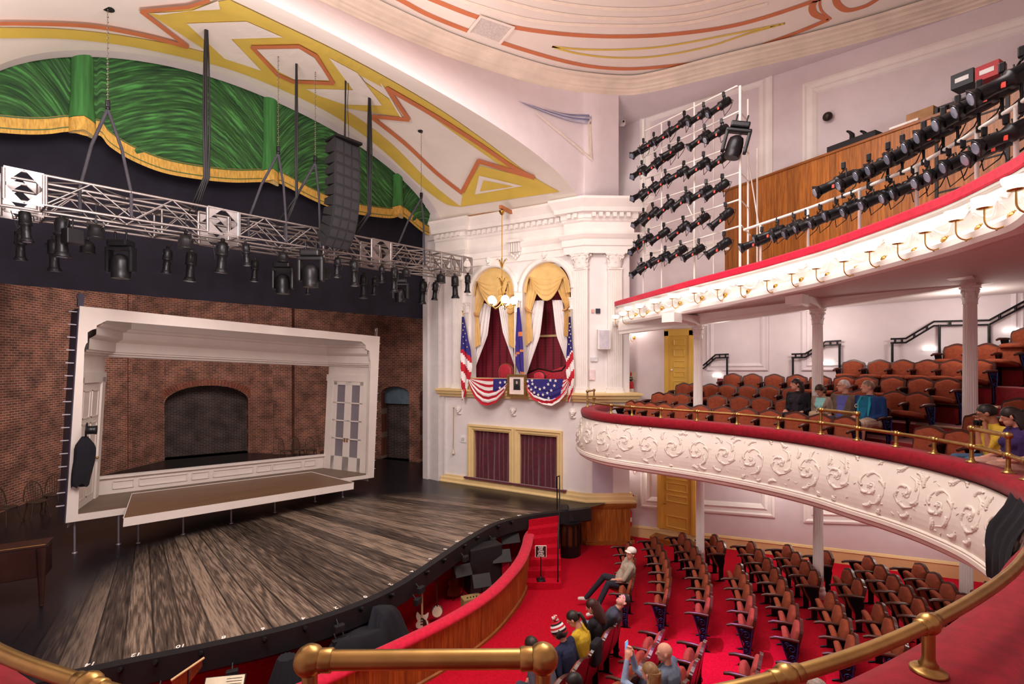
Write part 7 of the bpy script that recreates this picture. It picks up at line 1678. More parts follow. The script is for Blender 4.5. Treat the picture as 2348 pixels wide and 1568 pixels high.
for i, (px, py) in enumerate(UP_):
    q, _ = gpt(px+8, py); o = dup(SPB, q+V((0, 0, -.1)), None, 'spotlight above the gallery pipe rail, %s from left, upper row' % ORD[i], 'upper spotlights on the gallery rail'); o.rotation_euler = (PI, 0, 0); o.scale = (1.25,)*3
    o.rotation_euler = (0, 0, random.uniform(-.05, .05)-.02*i); o.location = q+V((0, 0, .2)); pr_ = gpt(px+8, py)[0]
# upper row yokes reach down to the pipe
m = MB()
for i, (px, py) in enumerate(UP_):
    q, _ = gpt(px+8, py+12); yl = None
    for a, b in zip(PPX, PPX[1:]):
        if a[0] <= px+8 <= b[0]: yl = a[1]+(b[1]-a[1])*(px+8-a[0])/(b[0]-a[0])
    if yl: r_, _ = gpt(px+8, yl); mm = MB(); mm.tube([q, r_+V((0, 0, .02))], .016, 6); mm.bbox(r_, (.06, .06, .08), bv=.01); one(mm, 'hook_clamp', BLACKM, 'black stalk clamp under the %s upper gallery spotlight from the left' % ORD[i], 'clamp', 'stalk clamps')
# coloured gel frames clipped to some spotlights
# ================================================================== lamps
GLOW = mat('lit opal glass', '#fff4e6', .4, emit=3.2); GILT = mat('gilded metal', '#c49a52', .35, 1, var=.15)
def sconce_proto():
    t = thing('bowl_sconce', 'sconce', 'sconce'); m = MB(); m.lathe((0, .0, -.12), [(.045, 0), (.05, .012), (.03, .03), (.02, .05)], (0, 1, 0), 12)
    for k in range(4): a = PI/2*k+PI/4; m.ball((.045*math.cos(a), .012, -.12+.045*math.sin(a)), .016, 6)
    m.build('wall_plate', GILT, t, False)
    m = MB(); pts = [(0, .04, -.12)]+[(0, .13-.09*math.cos(k/12*PI*1.0), -.13-.1*math.sin(k/12*PI)) for k in range(13)]+[(0, .22, -.06), (0, .22, -.03)]; m.tube(pts, .008, 6); m.ball((0, .13, -.24), .012, 6); m.build('arm', GILT, t, False)
    m = MB(); m.lathe((0, .22, -.035), [(.03, 0), (.06, .008), (.062, .014)], n=14); m.build('cup', GILT, t, False)
    m = MB(); m.lathe((0, .22, -.02), [(.035, 0), (.075, .03), (.095, .07), (.1, .1), (.09, .098), (.07, .06), (.02, .02)], n=18, caps=False); m.build('glass_bowl', GLOW, t, False); return t
SCP = sconce_proto(); SCX = [(1411, 720), (1428, 713), (1442, 701), (1467, 695), (1500, 684), (1541, 672), (1593, 659), (1647, 651), (1700, 642), (1756, 630), (1812, 614), (1869, 602), (1933, 585), (1993, 562), (2058, 543), (2123, 517), (2192, 489), (2258, 459), (2330, 415)]
SCP_USED = False; gidx = []
for i, (px, py) in enumerate(SCX):
    best = None
    for j in range(10, GT-3, 3):
        c_, n_, t_ = gpos(j*.02, -.2); b = c_+n_*.22; rel = b-EYE
        if rel.dot(FW) < .5: continue
        q = 1174+FL*rel.dot(RT)/rel.dot(FW)
        if best is None or abs(q-px) < best[0]: best = (abs(q-px), c_, n_, b)
    d_, c_, n_, b = best
    if d_ > 14: print('sconce off', i, d_)
    z = hitz(py+8, b); o = SCP if not SCP_USED else dup(SCP); SCP_USED = True; o.location = V((c_.x, c_.y, z-.02)); o.rotation_euler = (0, 0, math.atan2(n_.y, n_.x)-PI/2); o.scale = (1.0,)*3
    tag(o, 'lit bowl sconce on the gallery front, %s from the stage end' % ORD[i], 'sconce', 'bowl sconces on the gallery front')
def wall_sconce(px, py, label, flip=False):
    u, z = SW.sz(px, py, .2); o = dup(SCP, SW.w(u, z, .0), (0, 0, math.atan2(SW.n.y, SW.n.x)-PI/2), label, 'wall sconces'); return SW.w(u, z+.15, .25)
WSC = [wall_sconce(1447, 765, 'lit bowl sconce on the side wall above the upper fire sign'), wall_sconce(1453, 1070, 'lit bowl sconce on the wall above the lower fire sign'), wall_sconce(1903, 1098, 'lit bowl sconce beside the middle column under the dress circle')]
# chandelier
u, z = WB.sz(1151, 690, .95); cp_ = WB.w(u, 0, .95); z0 = hitz(482, cp_); zg = hitz(693, cp_); t = thing('chandelier', 'gilt chandelier with five lit globes hanging in front of the left box arch', 'chandelier', (cp_.x, cp_.y, zg)); C_ = lambda z: V((cp_.x, cp_.y, z))
m = MB(); m.tube([C_(z0), C_(zg+.1)], .014, 8); m.build('rod', GILT, t); m = MB(); m.lathe(C_(z0-.15), [(.02, 0), (.05, .03), (.09, .1), (.1, .13), (.03, .15), (.02, .2)], n=14); m.build('canopy', GILT, t)
for zz in (.36, .72): 
    m = MB(); zc = z0+(zg-z0)*(.58 if zz < .5 else .78)
    for k in range(5): a = 2*PI*k/5; m.tube([C_(zc-.12)+V((.02*math.cos(a), .02*math.sin(a), 0)), C_(zc)+V((.05*math.cos(a), .05*math.sin(a), 0)), C_(zc+.14)+V((.13*math.cos(a), .13*math.sin(a), 0)), C_(zc+.1)+V((.18*math.cos(a), .18*math.sin(a), 0))], [.012, .016, .014, .008], 6)
    m.build('leaf_cluster', GILT, t)
m = MB(); m.lathe(C_(zg-.1), [(.02, 0), (.06, .04), (.03, .1), (.05, .16), (.02, .24), (.04, .3), (.015, .4)], n=14); m.build('stem', GILT, t)
for k in range(5):
    a = 2*PI*k/5+.35; e = V((.36*math.cos(a), .36*math.sin(a), 0)); m = MB(); m.tube([C_(zg-.02), C_(zg-.14)+e*.35, C_(zg-.2)+e*.7, C_(zg-.14)+e*.95, C_(zg-.08)+e], .014, 6); m.lathe(C_(zg-.1)+e, [(.03, 0), (.07, .01), (.06, .03)], n=12); m.build('arm', GILT, t)
    m = MB(); m.ball(C_(zg+.05)+e, .125, 16); m.build('globe', GLOW, t)
for k in range(4):
    a = PI/2*k+.4; e = V((math.cos(a), math.sin(a), 0)); zc = z0+(zg-z0)*.9; m = MB(); m.tube([C_(zc)+e*(.03+.1*j/10+.05*math.sin(j*.6))+V((0, 0, .16*math.cos(j*.55)*(1-j/14))) for j in range(12)], .009, 5); m.build('scroll_arm', GILT, t)
CHZ = C_(zg)
# bracket beam
m = MB(); a = WB.w(*WB.sz(1190, 497, .2), .2) if 0 else WB.w(u, z0+.03, .0); m.box((WB.w(u, z0+.08, .5)), (.09, 1.1, .1), math.atan2(WB.t.y, WB.t.x)); one(m, 'chandelier_bracket', mat('terracotta beam', '#c07848', .6), 'terracotta beam jutting from the cornice to hold the chandelier', 'bracket')
# ================================================================== fittings
def extinguisher(px, py, wall, label, d=.12):
    u, z = wall.sz(px, py, d); c = wall.w(u, z, d); t = thing('fire_extinguisher', label, 'fire extinguisher', tuple(c)); RED = mat('extinguisher red', '#c81a22', .3); m = MB(); m.lathe(c, [(.07, -.25), (.08, -.23), (.08, .17), (.06, .23), (.025, .25)], n=18); m.build('cylinder', RED, t)
    m = MB(); m.lathe(c+V((0, 0, .25)), [(.02, 0), (.022, .04)], n=8); m.box(c+V((0, 0, .3)), (.03, .1, .02)); m.tube([c+V((0, 0, .28)), c+V((0, .1, .27)), c+V((0, .13, .1)), c+V((0, .1, -.08))], .012, 6); m.build('hose', BLACK, t); m = MB(); m.lathe(c+V((0, 0, -.1)), [(.081, 0), (.081, .13)], n=18, caps=False); m.build('label', mat('white label', '#e8e4e0', .6), t); return t
extinguisher(1447, 893, SW, 'red fire extinguisher on the wall beside the dress circle end'); extinguisher(1443, 1187, SW, 'red fire extinguisher on the wall beside the oak base of the stage')
def fire_sign(px, py, label):
    u, z = SW.sz(px, py, .01); t = thing('fire_sign', label, 'sign', tuple(SW.w(u, z, .01))); m = MB(); m.box(SW.w(u, z, .008), (.012, .3, .25)); m.build('plate', mat('cream sign', '#efe6cf', .6), t); m = MB(); m.box(SW.w(u, z+.05, .016), (.006, .045, .11)); m.lathe(SW.w(u, z+.1, .016), [(.02, 0), (.005, .03)], n=6); m.build('red_pictogram', mat('sign red', '#d0202a', .5), t)
    text_mesh('FIRE', .065, 'lettering', BLACK, SW.w(u, z-.055, .016), -V((0, 1, 0)), (0, 0, 1), t, .001, .002); text_mesh('EXTINGUISHER', .022, 'small_lettering', BLACK, SW.w(u, z-.1, .016), -V((0, 1, 0)), (0, 0, 1), t, .001, .0)
fire_sign(1447, 862, 'small fire extinguisher sign on the wall above the upper extinguisher'); fire_sign(1452, 1143, 'small fire extinguisher sign on the wall under the dress circle')
u, z = SW.sz(1556, 1058, .1); t = thing('exit_sign', 'lit red EXIT sign above the ochre door under the dress circle', 'sign', tuple(SW.w(u, z, .1))); m = MB(); m.box(SW.w(u, z, .06), (.1, .34, .2)); m.build('housing', mat('sign housing', '#d8d0cc', .5), t); m = MB(); m.box(SW.w(u, z, .112), (.004, .31, .17)); m.build('lit_face', mat('lit pale face', '#ffd9d0', .5, emit=.8), t); text_mesh('EXIT', .15, 'lettering', mat('lit red letters', '#e01810', .5, emit=1.5), SW.w(u, z, .117), -V((0, 1, 0)), (0, 0, 1), t, .001, .004)
p = PF.w(*PF.sz(1384, 778, .22), .22); t = thing('wall_speaker', 'white wall speaker with a lilac grille on the box pier', 'speaker', tuple(p)); an = math.atan2(PF.t.y, PF.t.x); m = MB(); m.bbox(p, (.36, .22, .58), an, .015); m.build('cabinet', WHITE, t); m = MB(); m.box(p+PF.n*.115, (.3, .01, .52), an); m.build('grille', mat('lilac grille', '#c9c2cc', .8), t)
for (px, py, w_, h_, nm, l, c) in ((1362, 824, .2, .12, 'emergency_light', 'small white emergency light box below the picture plates on the pier', '#d8d4d8'), (1357, 859, .16, .3, 'notice', 'faint pink lettered notice on the pier', '#f3dcdc'), (1371, 713, .13, .14, 'small_plaque', 'small dark square plaque high on the pier', '#2b2a38'), (1359, 713, .07, .1, 'small_label', 'tiny pink label left of the dark plaque on the pier', '#e0a8a0')):
    q = PF.w(*PF.sz(px, py, .03), .03); m = MB(); m.box(q, (w_, .05, h_), an); o = one(m, nm, mat(nm, c, .6), l, 'plate' if 'label' in nm or 'plaque' in nm else nm.replace('_', ' '))
# wall cord with tassel, small frame
q = WB.w(*WB.sz(1040, 935, .08), .08); q2 = WB.w(*WB.sz(1039, 1030, .08), .08); t = thing('bell_pull', 'thin cord with a cream tassel hanging left of the curtained opening', 'cord', tuple(q2)); m = MB(); m.tube([q, q2], .008, 6); m.ball(q, .025, 8); m.build('cord', GILT, t); m = MB(); m.lathe(q2+V((0, 0, -.14)), [(.06, 0), (.035, .1), (.02, .14), (.03, .17)], n=12); m.build('tassel', mat('cream tassel', '#dccfb8', .9, var=.2, scale=60), t)
q = WB.w(*WB.sz(1062, 1007, .02), .02); m = MB(); m.box(q, (.22, .03, .2), math.atan2(WB.t.y, WB.t.x)); m.k = 1; m.box(q+WB.n*.02, (.12, .01, .11), math.atan2(WB.t.y, WB.t.x)); one(m, 'wall_plate', [WHITE, mat('grey insert', '#cfcad0', .6)], 'small square white plate on the wall beside the cream door frame', 'plate')
q = PF.w(*PF.sz(1382, 1080, .02), .02); m = MB(); m.box(q, (.6, .03, 1.55), an); one(m, 'lilac_wall_panel', mat('lilac acoustic panel', '#bfb3c0', .9, var=.04), 'tall lilac panel on the pier under the dress circle', 'panel')
cc = scast(1418, 212, 0); cc = cc if cc else V((8.0, -5.9, 12.3)); m = MB(); m.bbox(cc+V((-.1, -.1, -.02)), (.14, .14, .14), .8, .02); m.tube([cc+V((-.1, -.1, .02)), cc+V((-.1, -.1, .25))], .012, 6); m.k = 1; m.lathe(cc+V((-.17, -.17, -.02)), [(.03, 0), (.03, .02)], (-1, -1, 0), 12); one(m, 'security_camera', [WHITE, BLACK], 'small white security camera hanging at the ceiling corner', 'camera')
q = SW.w(*SW.sz(1898, 268, .1), .1); m = MB(); m.lathe(q, [(.04, -.1), (.08, -.05), (.11, .02), (.09, .08), (.03, .1)], SW.n, 14); one(m, 'wall_lamp', mat('dark bronze', '#3a322c', .4, .6), 'small dark bronze lamp on the gallery side wall panel', 'lamp')
# gallery clutter
def gw(px, py, d): return GWL.w(*GWL.sz(px, py, d), d)
def crate(px, py, d, c, l):
    q = gw(px, py, d); t = thing('milk_crate', l, 'crate', tuple(q)); m = MB(); an = math.atan2(GWL.t.y, GWL.t.x); mm_ = mat('crate '+c, c, .5)
    M = Matrix.Rotation(an, 3, 'Z')
    for s in (-1, 1): m.box(q+M @ V((s*.16, 0, 0)), (.012, .32, .26), an); m.box(q+M @ V((0, s*.16, 0)), (.32, .012, .26), an)
    m.box(q+V((0, 0, -.125)), (.32, .32, .01), an); m.build('shell', mm_, t); m = MB(); m.box(q+M @ V((0, -.17*0+.168*(1 if (M @ V((0, 1, 0))).dot(GWL.n) > 0 else -1), 0)), (.2, .008, .08), an); m.build('tag', mat('white tag', '#ddd', .6), t)
crate(2215, 186, -.25, '#1c222c', 'dark blue plastic crate on top of the gallery shelf'); crate(2272, 168, -.25, '#b01826', 'red plastic crate on top of the gallery shelf')
q = gw(2240, 215, -.25); t = thing('equipment_rack', 'black equipment shelf behind the spotlights at the upper right', 'shelf', tuple(q)); an = math.atan2(GWL.t.y, GWL.t.x); m = MB(); Mg = Matrix.Rotation(an, 3, 'Z'); qz = q.z-.1
for sx in (-1, 1):
    for sy in (-1, 1): m = MB(); m.box(V((q.x, q.y, qz-.9))+Mg @ V((sx*.5, sy*.25, 0)), (.05, .05, 1.8), an); m.build('upright', BLACK, t)
for k in range(5): m = MB(); m.box((q.x, q.y, qz-.4*k), (1.05, .52, .03), an); m.build('shelf', BLACK, t)
for (px, py, w_, h_, d, l, c, nm) in ((2215, 232, .3, .18, -.25, 'grey equipment box on the gallery shelf', '#8d8d93', 'equipment_box'), (2117, 268, .45, .2, -.2, 'cardboard box on the oak partition', '#9a7048', 'cardboard_box'), (1958, 338, 1.0, .32, -.3, 'long black trunk behind the oak partition', '#16151a', 'trunk'), (2080, 288, .5, .05, -.15, 'white papers lying on the oak partition', '#e6e0da', 'papers')):
    q = gw(px, py, d); m = MB(); m.bbox(q, (w_, .3, h_), an, .01); one(m, nm, mat(nm+' paint', c, .7, var=.15), l, nm.replace('_', ' '))
for i, px in enumerate((1954, 1986)): q = gw(px, 312, -.3); m = MB(); m.tube([q+V((0, 0, -.1)), q+V((0, 0, .03)), q+V((.05, .05, .12)), q+V((.0, .1, .14))], [.06, .05, .03, .02], 8); one(m, 'pipe_clamp', BLACKM, ('left' if not i else 'right')+' black clamp standing on the long trunk in the gallery', 'clamp')
# ================================================================== dressing of the presidential box
GOLDC = mat('gold satin', '#e3bd78', .55, var=.08, scale=5, sheen=.3); LACE = mat('white lace', '#efe9ea', .85, var=.08, scale=50); TIE = mat('apricot tieback', '#cf9660', .7)
FR = mat('flag red', '#c0142c', .8, var=.08); FWh = mat('flag white', '#f2ecec', .8, var=.04); FBl = mat('flag blue', '#2c2578', .8, var=.1)
def lerp_pl(pl, t):
    ds = [0]
    for a, b in zip(pl, pl[1:]): ds.append(ds[-1]+math.dist(a, b))
    s = t*ds[-1]
    for i in range(len(pl)-1):
        if s <= ds[i+1]+1e-9: f = (s-ds[i])/((ds[i+1]-ds[i]) or 1); return (pl[i][0]+(pl[i+1][0]-pl[i][0])*f, pl[i][1]+(pl[i+1][1]-pl[i][1])*f)
    return pl[-1]
def drape(A_, B_, d, nu, nv, amp, freq, mf=None, dirv='u', mb=None, ph=0, thick=0):
    """cloth between two edge lines A and B seen on the box wall, hanging d in front of it"""
    mb = mb or MB(); G_ = []
    for j in range(nv+1):
        a, b = lerp_pl(A_, j/nv), lerp_pl(B_, j/nv); row = []
        for i in range(nu+1):
            u = i/nu; px, py = a[0]+(b[0]-a[0])*u, a[1]+(b[1]-a[1])*u; q = (u if dirv == 'u' else j/nv)*freq*2*PI+ph+math.sin(j/nv*5)*.5; row.append(WB.w(*WB.sz(px, py, d), d+amp*math.sin(q)))
        G_.append(row)
    for j in range(nv):
        for i in range(nu): mb.k = mf((i+.5)/nu, (j+.5)/nv) if mf else mb.k; mb.add([G_[j][i], G_[j][i+1], G_[j+1][i+1], G_[j+1][i]], [(0, 1, 2, 3)], smooth=True)
    return mb
def star(mb, px, py, r, d, k=1):
    u, z = WB.sz(px, py, d); pts = []
    for i in range(10): a = PI/2+i*PI/5; q = r*(1 if i % 2 == 0 else .42); pts.append((u+q*math.cos(a), z+q*math.sin(a)))
    mb.k = k; mb.slab(pts, WB.f, d, d+.006)
def arch_curve(pl, pr, top, n=20):
    c = (pl+pr)/2; rx = (pr-pl)/2; ry = rx*1.25; return [(c-rx*math.cos(PI*i/n), top+ry-ry*math.sin(PI*i/n)) for i in range(n+1)]
for nm, pl, pr, top, sb, sides, laces in (
  ('left', 1082, 1180, 613, 704, [([(1083, 640), (1083, 690), (1082, 735), (1084, 800)], [(1108, 640), (1117, 672), (1098, 722), (1102, 790)], 1083, 1099, 713, 724), ([(1165, 640), (1160, 680), (1165, 720), (1166, 790)], [(1178, 640), (1179, 690), (1179, 720), (1183, 802)], 1163, 1179, 716, 712)],
     [([(1096, 690), (1084, 760), (1083, 850)], [(1126, 700), (1118, 768), (1087, 852)]), ([(1143, 702), (1153, 762), (1179, 836)], [(1162, 700), (1172, 760), (1181, 836)])]),
  ('right', 1199, 1308, 601, 690, [([(1199, 640), (1199, 690), (1198, 740), (1199, 800)], [(1228, 640), (1234, 665), (1217, 716), (1221, 780)], 1199, 1220, 700, 716), ([(1282, 640), (1276, 660), (1295, 700), (1292, 770)], [(1306, 640), (1307, 680), (1306, 705), (1304, 772)], 1290, 1307, 712, 698)],
     [([(1216, 690), (1202, 770), (1200, 860)], [(1248, 688), (1238, 770), (1208, 858)]), ([(1266, 688), (1276, 770), (1302, 838)], [(1290, 688), (1299, 760), (1306, 838)])])):
    a_ = WB.sz((pl+pr)/2, 640)[0]; t = thing('box_curtains', 'gold swagged satin and white lace curtains dressing the %s box arch' % nm, 'curtains', tuple(WB.w(a_, 4.8)), group=None)
    for A_, B_ in laces: drape(A_, B_, -.34, 24, 16, .02, 4.5).build('lace_curtain', LACE, t)
    for A_, B_, x0, x1, y0, y1 in sides:
        drape(A_, B_, -.22, 26, 20, .028, 4).build('gold_side_drape', GOLDC, t); m = MB(); m.tube([WB.w(*WB.sz(x0, y0, -.17), -.17), WB.w(*WB.sz((x0+x1)/2, (y0+y1)/2+4, -.15), -.15), WB.w(*WB.sz(x1, y1, -.17), -.17)], .028, 6); m.build('tieback', TIE, t)
    m = MB(); ac = arch_curve(pl, pr, top); G_ = []; n = 30
    for j in range(29):
        v = j/28; row = []
        for i in range(n+1):
            u = i/n; tp = lerp_pl(ac, u)[1] if 0 else (top+(pr-pl)/2*1.25*(1-math.sqrt(max(0, 1-(2*u-1)**2)))); bt = sb-26-(sb-top-38)*(2*u-1)**2*1.0+26*(1-(2*u-1)**2); bt = max(bt, tp+3)
            py = tp+(bt-tp)*v; px = pl+(pr-pl)*(u*(1-.18*v)+.09*v); f = .045*math.sin(v*46+u*2)*(1-.3*(2*u-1)**2)*min(1, (v-.3)*4) if v > .3 else 0
            row.append(WB.w(*WB.sz(px, py, -.12), -.14+f+.05*v))
        G_.append(row)
    m.ring(G_, False, False, True); m.build('gold_swag', GOLDC, t)
def stripes(k0, n, off=0): return lambda u, v: (0 if int((v+off)*n) % 2 == k0 else 1)
def staff(px0, py0, px1, py1, d, t, fin=True):
    a, b = WB.w(*WB.sz(px0, py0, d), d), WB.w(*WB.sz(px1, py1, d), d); m = MB(); m.tube([a, b], .014, 8); m.ball(a, .025, 8, (1, 1, 1.6)); m.build('staff', GILT, t)
for nm, A_, B_, st, l in (('l', [(1060, 726), (1059, 760), (1057, 800), (1057, 860), (1060, 918)], [(1063, 726), (1071, 770), (1078, 800), (1082, 842), (1076, 872), (1062, 919)], (1061, 714, 1074, 880), 'furled striped flag with a star field hanging on a staff left of the left box'),
    ('r', [(1305, 726), (1304, 765), (1300, 805), (1298, 850), (1303, 885), (1303, 923)], [(1308, 726), (1311, 780), (1314, 822), (1316, 860), (1313, 895), (1305, 923)], (1306, 712, 1300, 880), 'furled striped flag with a star field hanging on a staff right of the right box')):
    t = thing('flag', l, 'flag', tuple(WB.w(*WB.sz(st[2], st[3], .3), .3))); dd = .32
    m = drape(A_, B_, dd, 16, 46, .03, 1.6, lambda u, v: 2 if v < .38+.1*(u if nm == 'l' else 1-u) else (0 if math.floor((v*9.5-(u if nm == 'l' else -u)*1.3)) % 2 else 1), ph=1); m.build('cloth', [FR, FWh, FBl], t)
    m = MB(); rr = random.Random(5)
    for k in range(8): v = .08+.04*k; a, b = lerp_pl(A_, v), lerp_pl(B_, v); u = .3+.4*(k % 2); star(m, a[0]+(b[0]-a[0])*u, a[1]+(b[1]-a[1])*u, .028, dd+.035, 0)
    m.build('stars', mat('pale gold star', '#e9dfb8', .7), t); staff(*st, .3, t)
t = thing('regimental_flag', 'furled blue flag with orange ribbons standing between the two box arches', 'flag', tuple(WB.w(*WB.sz(1183, 860, .2), .2)))
m = drape([(1186, 706), (1184, 750), (1181, 800), (1182, 836), (1190, 856)], [(1190, 704), (1196, 750), (1199, 800), (1200, 840), (1201, 858)], .22, 16, 30, .03, 1.8, lambda u, v: 1 if (.7 < v+u*.08 < .735) or (v > .95 and u > .3) or (v < .42 and v > .36 and u > .3) or (u < .14 and .5 < v < .56) else 0); m.build('cloth', [mat('regiment blue', '#33257f', .7, var=.1), mat('orange ribbon', '#cf7a4a', .7)], t); staff(1188, 690, 1181, 858, .18, t)
# buntings
def bunt(A_, B_, mf, nm, label, stars):
    t = thing('bunting', label, 'bunting', tuple(WB.w(*WB.sz(*lerp_pl(A_, 1), .35), .35)), group=None); m = drape(A_, B_, .36, 60, 44, .012, 3.5, mf, 'v'); m.build('cloth', [FR, FWh, FBl], t)
    m = MB(); [star(m, x, y, .052, .385, 0) for x, y in stars]; m.build('stars', FWh, t); m = MB(); a, b = WB.w(*WB.sz(*A_[0], .3), .3), WB.w(*WB.sz(*B_[0], .3), .3); m.tube([a, b], .02, 6); m.build('hem_rod', FWh, t)
def swagedge(x0, x1, ytop, pts): return pts
def curvepatch(x0, x1, y0, bot, mf, label, stars):
    """top edge level, bottom edge a hanging curve"""
    t = thing('bunting', label, 'bunting', tuple(WB.w(*WB.sz((x0+x1)/2, y0, .36), 4.2*0+.36))); m = MB(); n, r = 70, 40; G_ = []
    for j in range(r+1):
        row = []
        for i in range(n+1):
            u = i/n; px = x0+(x1-x0)*u; yb = lerp_pl(bot, u)[1]; xb = lerp_pl(bot, u)[0]; v = j/r; py = y0+(yb-y0)*v; px = px+(xb-px)*v; row.append(WB.w(*WB.sz(px, py, .36), .36+.018*math.sin(v*v*20)*(v > .45)+.01*math.sin(u*13)))
        G_.append(row)
    for j in range(r):
        for i in range(n): m.k = mf((i+.5)/n, (j+.5)/r); m.add([G_[j][i], G_[j][i+1], G_[j+1][i+1], G_[j+1][i]], [(0, 1, 2, 3)], smooth=True)
    m.build('cloth', [FR, FWh, FBl], t); m = MB(); [star(m, x, y, .055, .385, 0) for x, y in stars]; m.build('stars', FWh, t)
curvepatch(1080, 1164, 868, [(1074, 872), (1080, 892), (1090, 914), (1104, 927), (1118, 930), (1138, 923), (1154, 904), (1164, 884)], lambda u, v: 2 if (u > .62 and v < .52) else (0 if int(v*9) % 2 == 0 else 1), 'striped swag with a blue corner of white stars draped over the left box sill', [(1147, 877), (1158, 876), (1146, 889), (1157, 889)])
curvepatch(1206, 1299, 869, [(1206, 872), (1209, 896), (1222, 916), (1246, 927), (1266, 930), (1284, 920), (1300, 902), (1307, 878)], lambda u, v: (2 if v < .78-.15*max(0, u-.72)*4 and u < .93-.25*v else (0 if int(v*9+u*3) % 2 else 1)), 'blue swag scattered with white stars and striped edges over the right box sill',
   [(1210, 874), (1212, 885), (1221, 880), (1218, 893), (1228, 888), (1225, 900), (1238, 892), (1234, 905), (1245, 905), (1248, 889), (1255, 901), (1257, 881), (1264, 895), (1271, 884), (1274, 873), (1262, 872), (1258, 913), (1220, 872)])
# framed engraving
t = thing('framed_portrait', 'gilt framed engraving of a dark portrait leaning between the two swags', 'picture', tuple(WB.w(*WB.sz(1185, 909, .42), .42))); a0 = WB.sz(1163, 858, .42); a1 = WB.sz(1206, 910, .42); u0, u1, z0, z1 = a0[0], a1[0], a1[1], a0[1]; fw = .07
m = MB(); m.slab([(u0, z0), (u1, z0), (u1, z1), (u0, z1)], WB.f, .38, .43, [[(u0+fw, z0+fw), (u1-fw, z0+fw), (u1-fw, z1-fw), (u0+fw, z1-fw)]]); m.build('frame', mat('antique gilt', '#8f6f3c', .4, .6, var=.3, scale=30), t)
m = MB(); m.slab([(u0+fw, z0+fw), (u1-fw, z0+fw), (u1-fw, z1-fw), (u0+fw, z1-fw)], WB.f, .385, .395); m.build('mount', mat('cream mount', '#f0ddd6', .7), t)
cu, cz = (u0+u1)/2, (z0+z1)/2+.03; m = MB(); m.slab([(cu-.12, cz-.17), (cu+.12, cz-.17), (cu+.12, cz+.17), (cu-.12, cz+.17)], WB.f, .396, .4); pr_ = m.build('print', mat('engraving grey', '#3a3634', .8), t)
m = MB(); m.slab([(cu+.035*math.cos(k*.5), cz+.06+.05*math.sin(k*.5)) for k in range(12)], WB.f, .4, .403); m.build('pale_face', mat('engraving light', '#b9b0a8', .8), pr_); m = MB(); m.slab([(cu-.1, cz-.15), (cu+.1, cz-.15), (cu+.07, cz-.02), (cu+.02, cz+.02), (cu-.02, cz+.02), (cu-.07, cz-.02)], WB.f, .4, .402); m.build('dark_coat', mat('engraving dark', '#161413', .8), pr_)
# chair and sofa
RT_ = mat('red tufted satin', '#c02238', .5, var=.12, scale=8, sheen=.3); DKR = mat('dark red tufted satin', '#7d1424', .5, var=.15, sheen=.3); ROSE = mat('carved rosewood', '#2b1010', .35)
def tufted(mb, mbt, pts, d, th=.09):
    """padded back from an outline in wall coordinates"""
    n = len(pts); cu = sum(p[0] for p in pts)/n; cz = sum(p[1] for p in pts)/n
    R_ = [[WB.w(cu+(x-cu)*f, cz+(z-cz)*f, d+o) for x, z in pts] for f, o in ((1, 0), (.97, th*.7), (.85, th), (.5, th*1.1), (.02, th*1.15))]; mb.ring(R_, True, False, True)
    us = [p[0] for p in pts]; zs = [p[1] for p in pts]
    u = min(us)+.09
    while u < max(us)-.05:
        z = min(zs)+.12+(.06 if int(u*9) % 2 else 0)
        while z < max(zs)-.08: mbt.ball(WB.w(u, z, d+th*1.1), .015, 6); z += .13
        u += .11
def outl(px): return [WB.sz(x, y, -.8) for x, y in px]
t = thing('armchair', 'red tufted balloon-back armchair in the left box', 'chair', tuple(WB.w(*[WB.sz(1161, 868, -.8)[0], 3.95], -.8))); o = outl([(1147, 872), (1145, 850), (1150, 838), (1162, 834), (1174, 840), (1177, 852), (1174, 872)]); sp2 = [(p.x, p.y) for p in smooth_path(o+[o[0]], 4)][:-1]
m, mt = MB(), MB(); tufted(m, mt, sp2, -.8); b_ = m.build('back_upholstery', RT_, t); mt.build('buttons', DKR, b_); m = MB(); m.tube([WB.w(x, z, -.78) for x, z in sp2+sp2[:1]], .025, 6); m.build('frame', mat('gilded rosewood', '#8a5a34', .4), t)
uc = sum(p[0] for p in o)/len(o); m = MB(); m.bbox(WB.w(uc, 4.4, -.55), (.5, .5, .14), ang, .05); m.build('seat', RT_, t)
for s in (-1, 1):
    for q in (-.75, -.35): m = MB(); m.tube([WB.w(uc+s*.2, 4.36, q), WB.w(uc+s*.22, 3.92, q)], [.025, .015], 6); m.build('leg', ROSE, t)
t = thing('settee', 'red tufted settee with a carved dark crest in the right box', 'sofa', tuple(WB.w(WB.sz(1255, 868, -.8)[0], 3.95, -.9))); o = outl([(1205, 878), (1205, 858), (1218, 852), (1235, 846), (1250, 849), (1268, 853), (1288, 850), (1298, 838), (1306, 838), (1306, 878)]); m, mt = MB(), MB(); sp2 = [(p.x, p.y) for p in smooth_path(o, 3)]
tufted(m, mt, sp2, -.95); b_ = m.build('back_upholstery', RT_, t); mt.build('buttons', DKR, b_); m = MB(); m.tube([WB.w(*WB.sz(x, y, -.85), -.85) for x, y in [(1206, 857), (1218, 851), (1235, 845), (1250, 848), (1268, 852), (1288, 849), (1298, 837)]], .028, 6); m.build('carved_crest', ROSE, t)
ua, ub_ = WB.sz(1206, 860, -.7)[0], min(WB.sz(1304, 860, -.7)[0], bx1-.25); m = MB(); m.bbox(WB.w((ua+ub_)/2, 4.4, -.7), (abs(ub_-ua), .5, .16), ang, .05); m.build('seat', RT_, t)
for s in (ua+.1, ub_-.1): m = MB(); m.tube([WB.w(s, 4.33, -.6), WB.w(s, 3.92, -.6)], [.03, .018], 6); m.build('leg', ROSE, t)
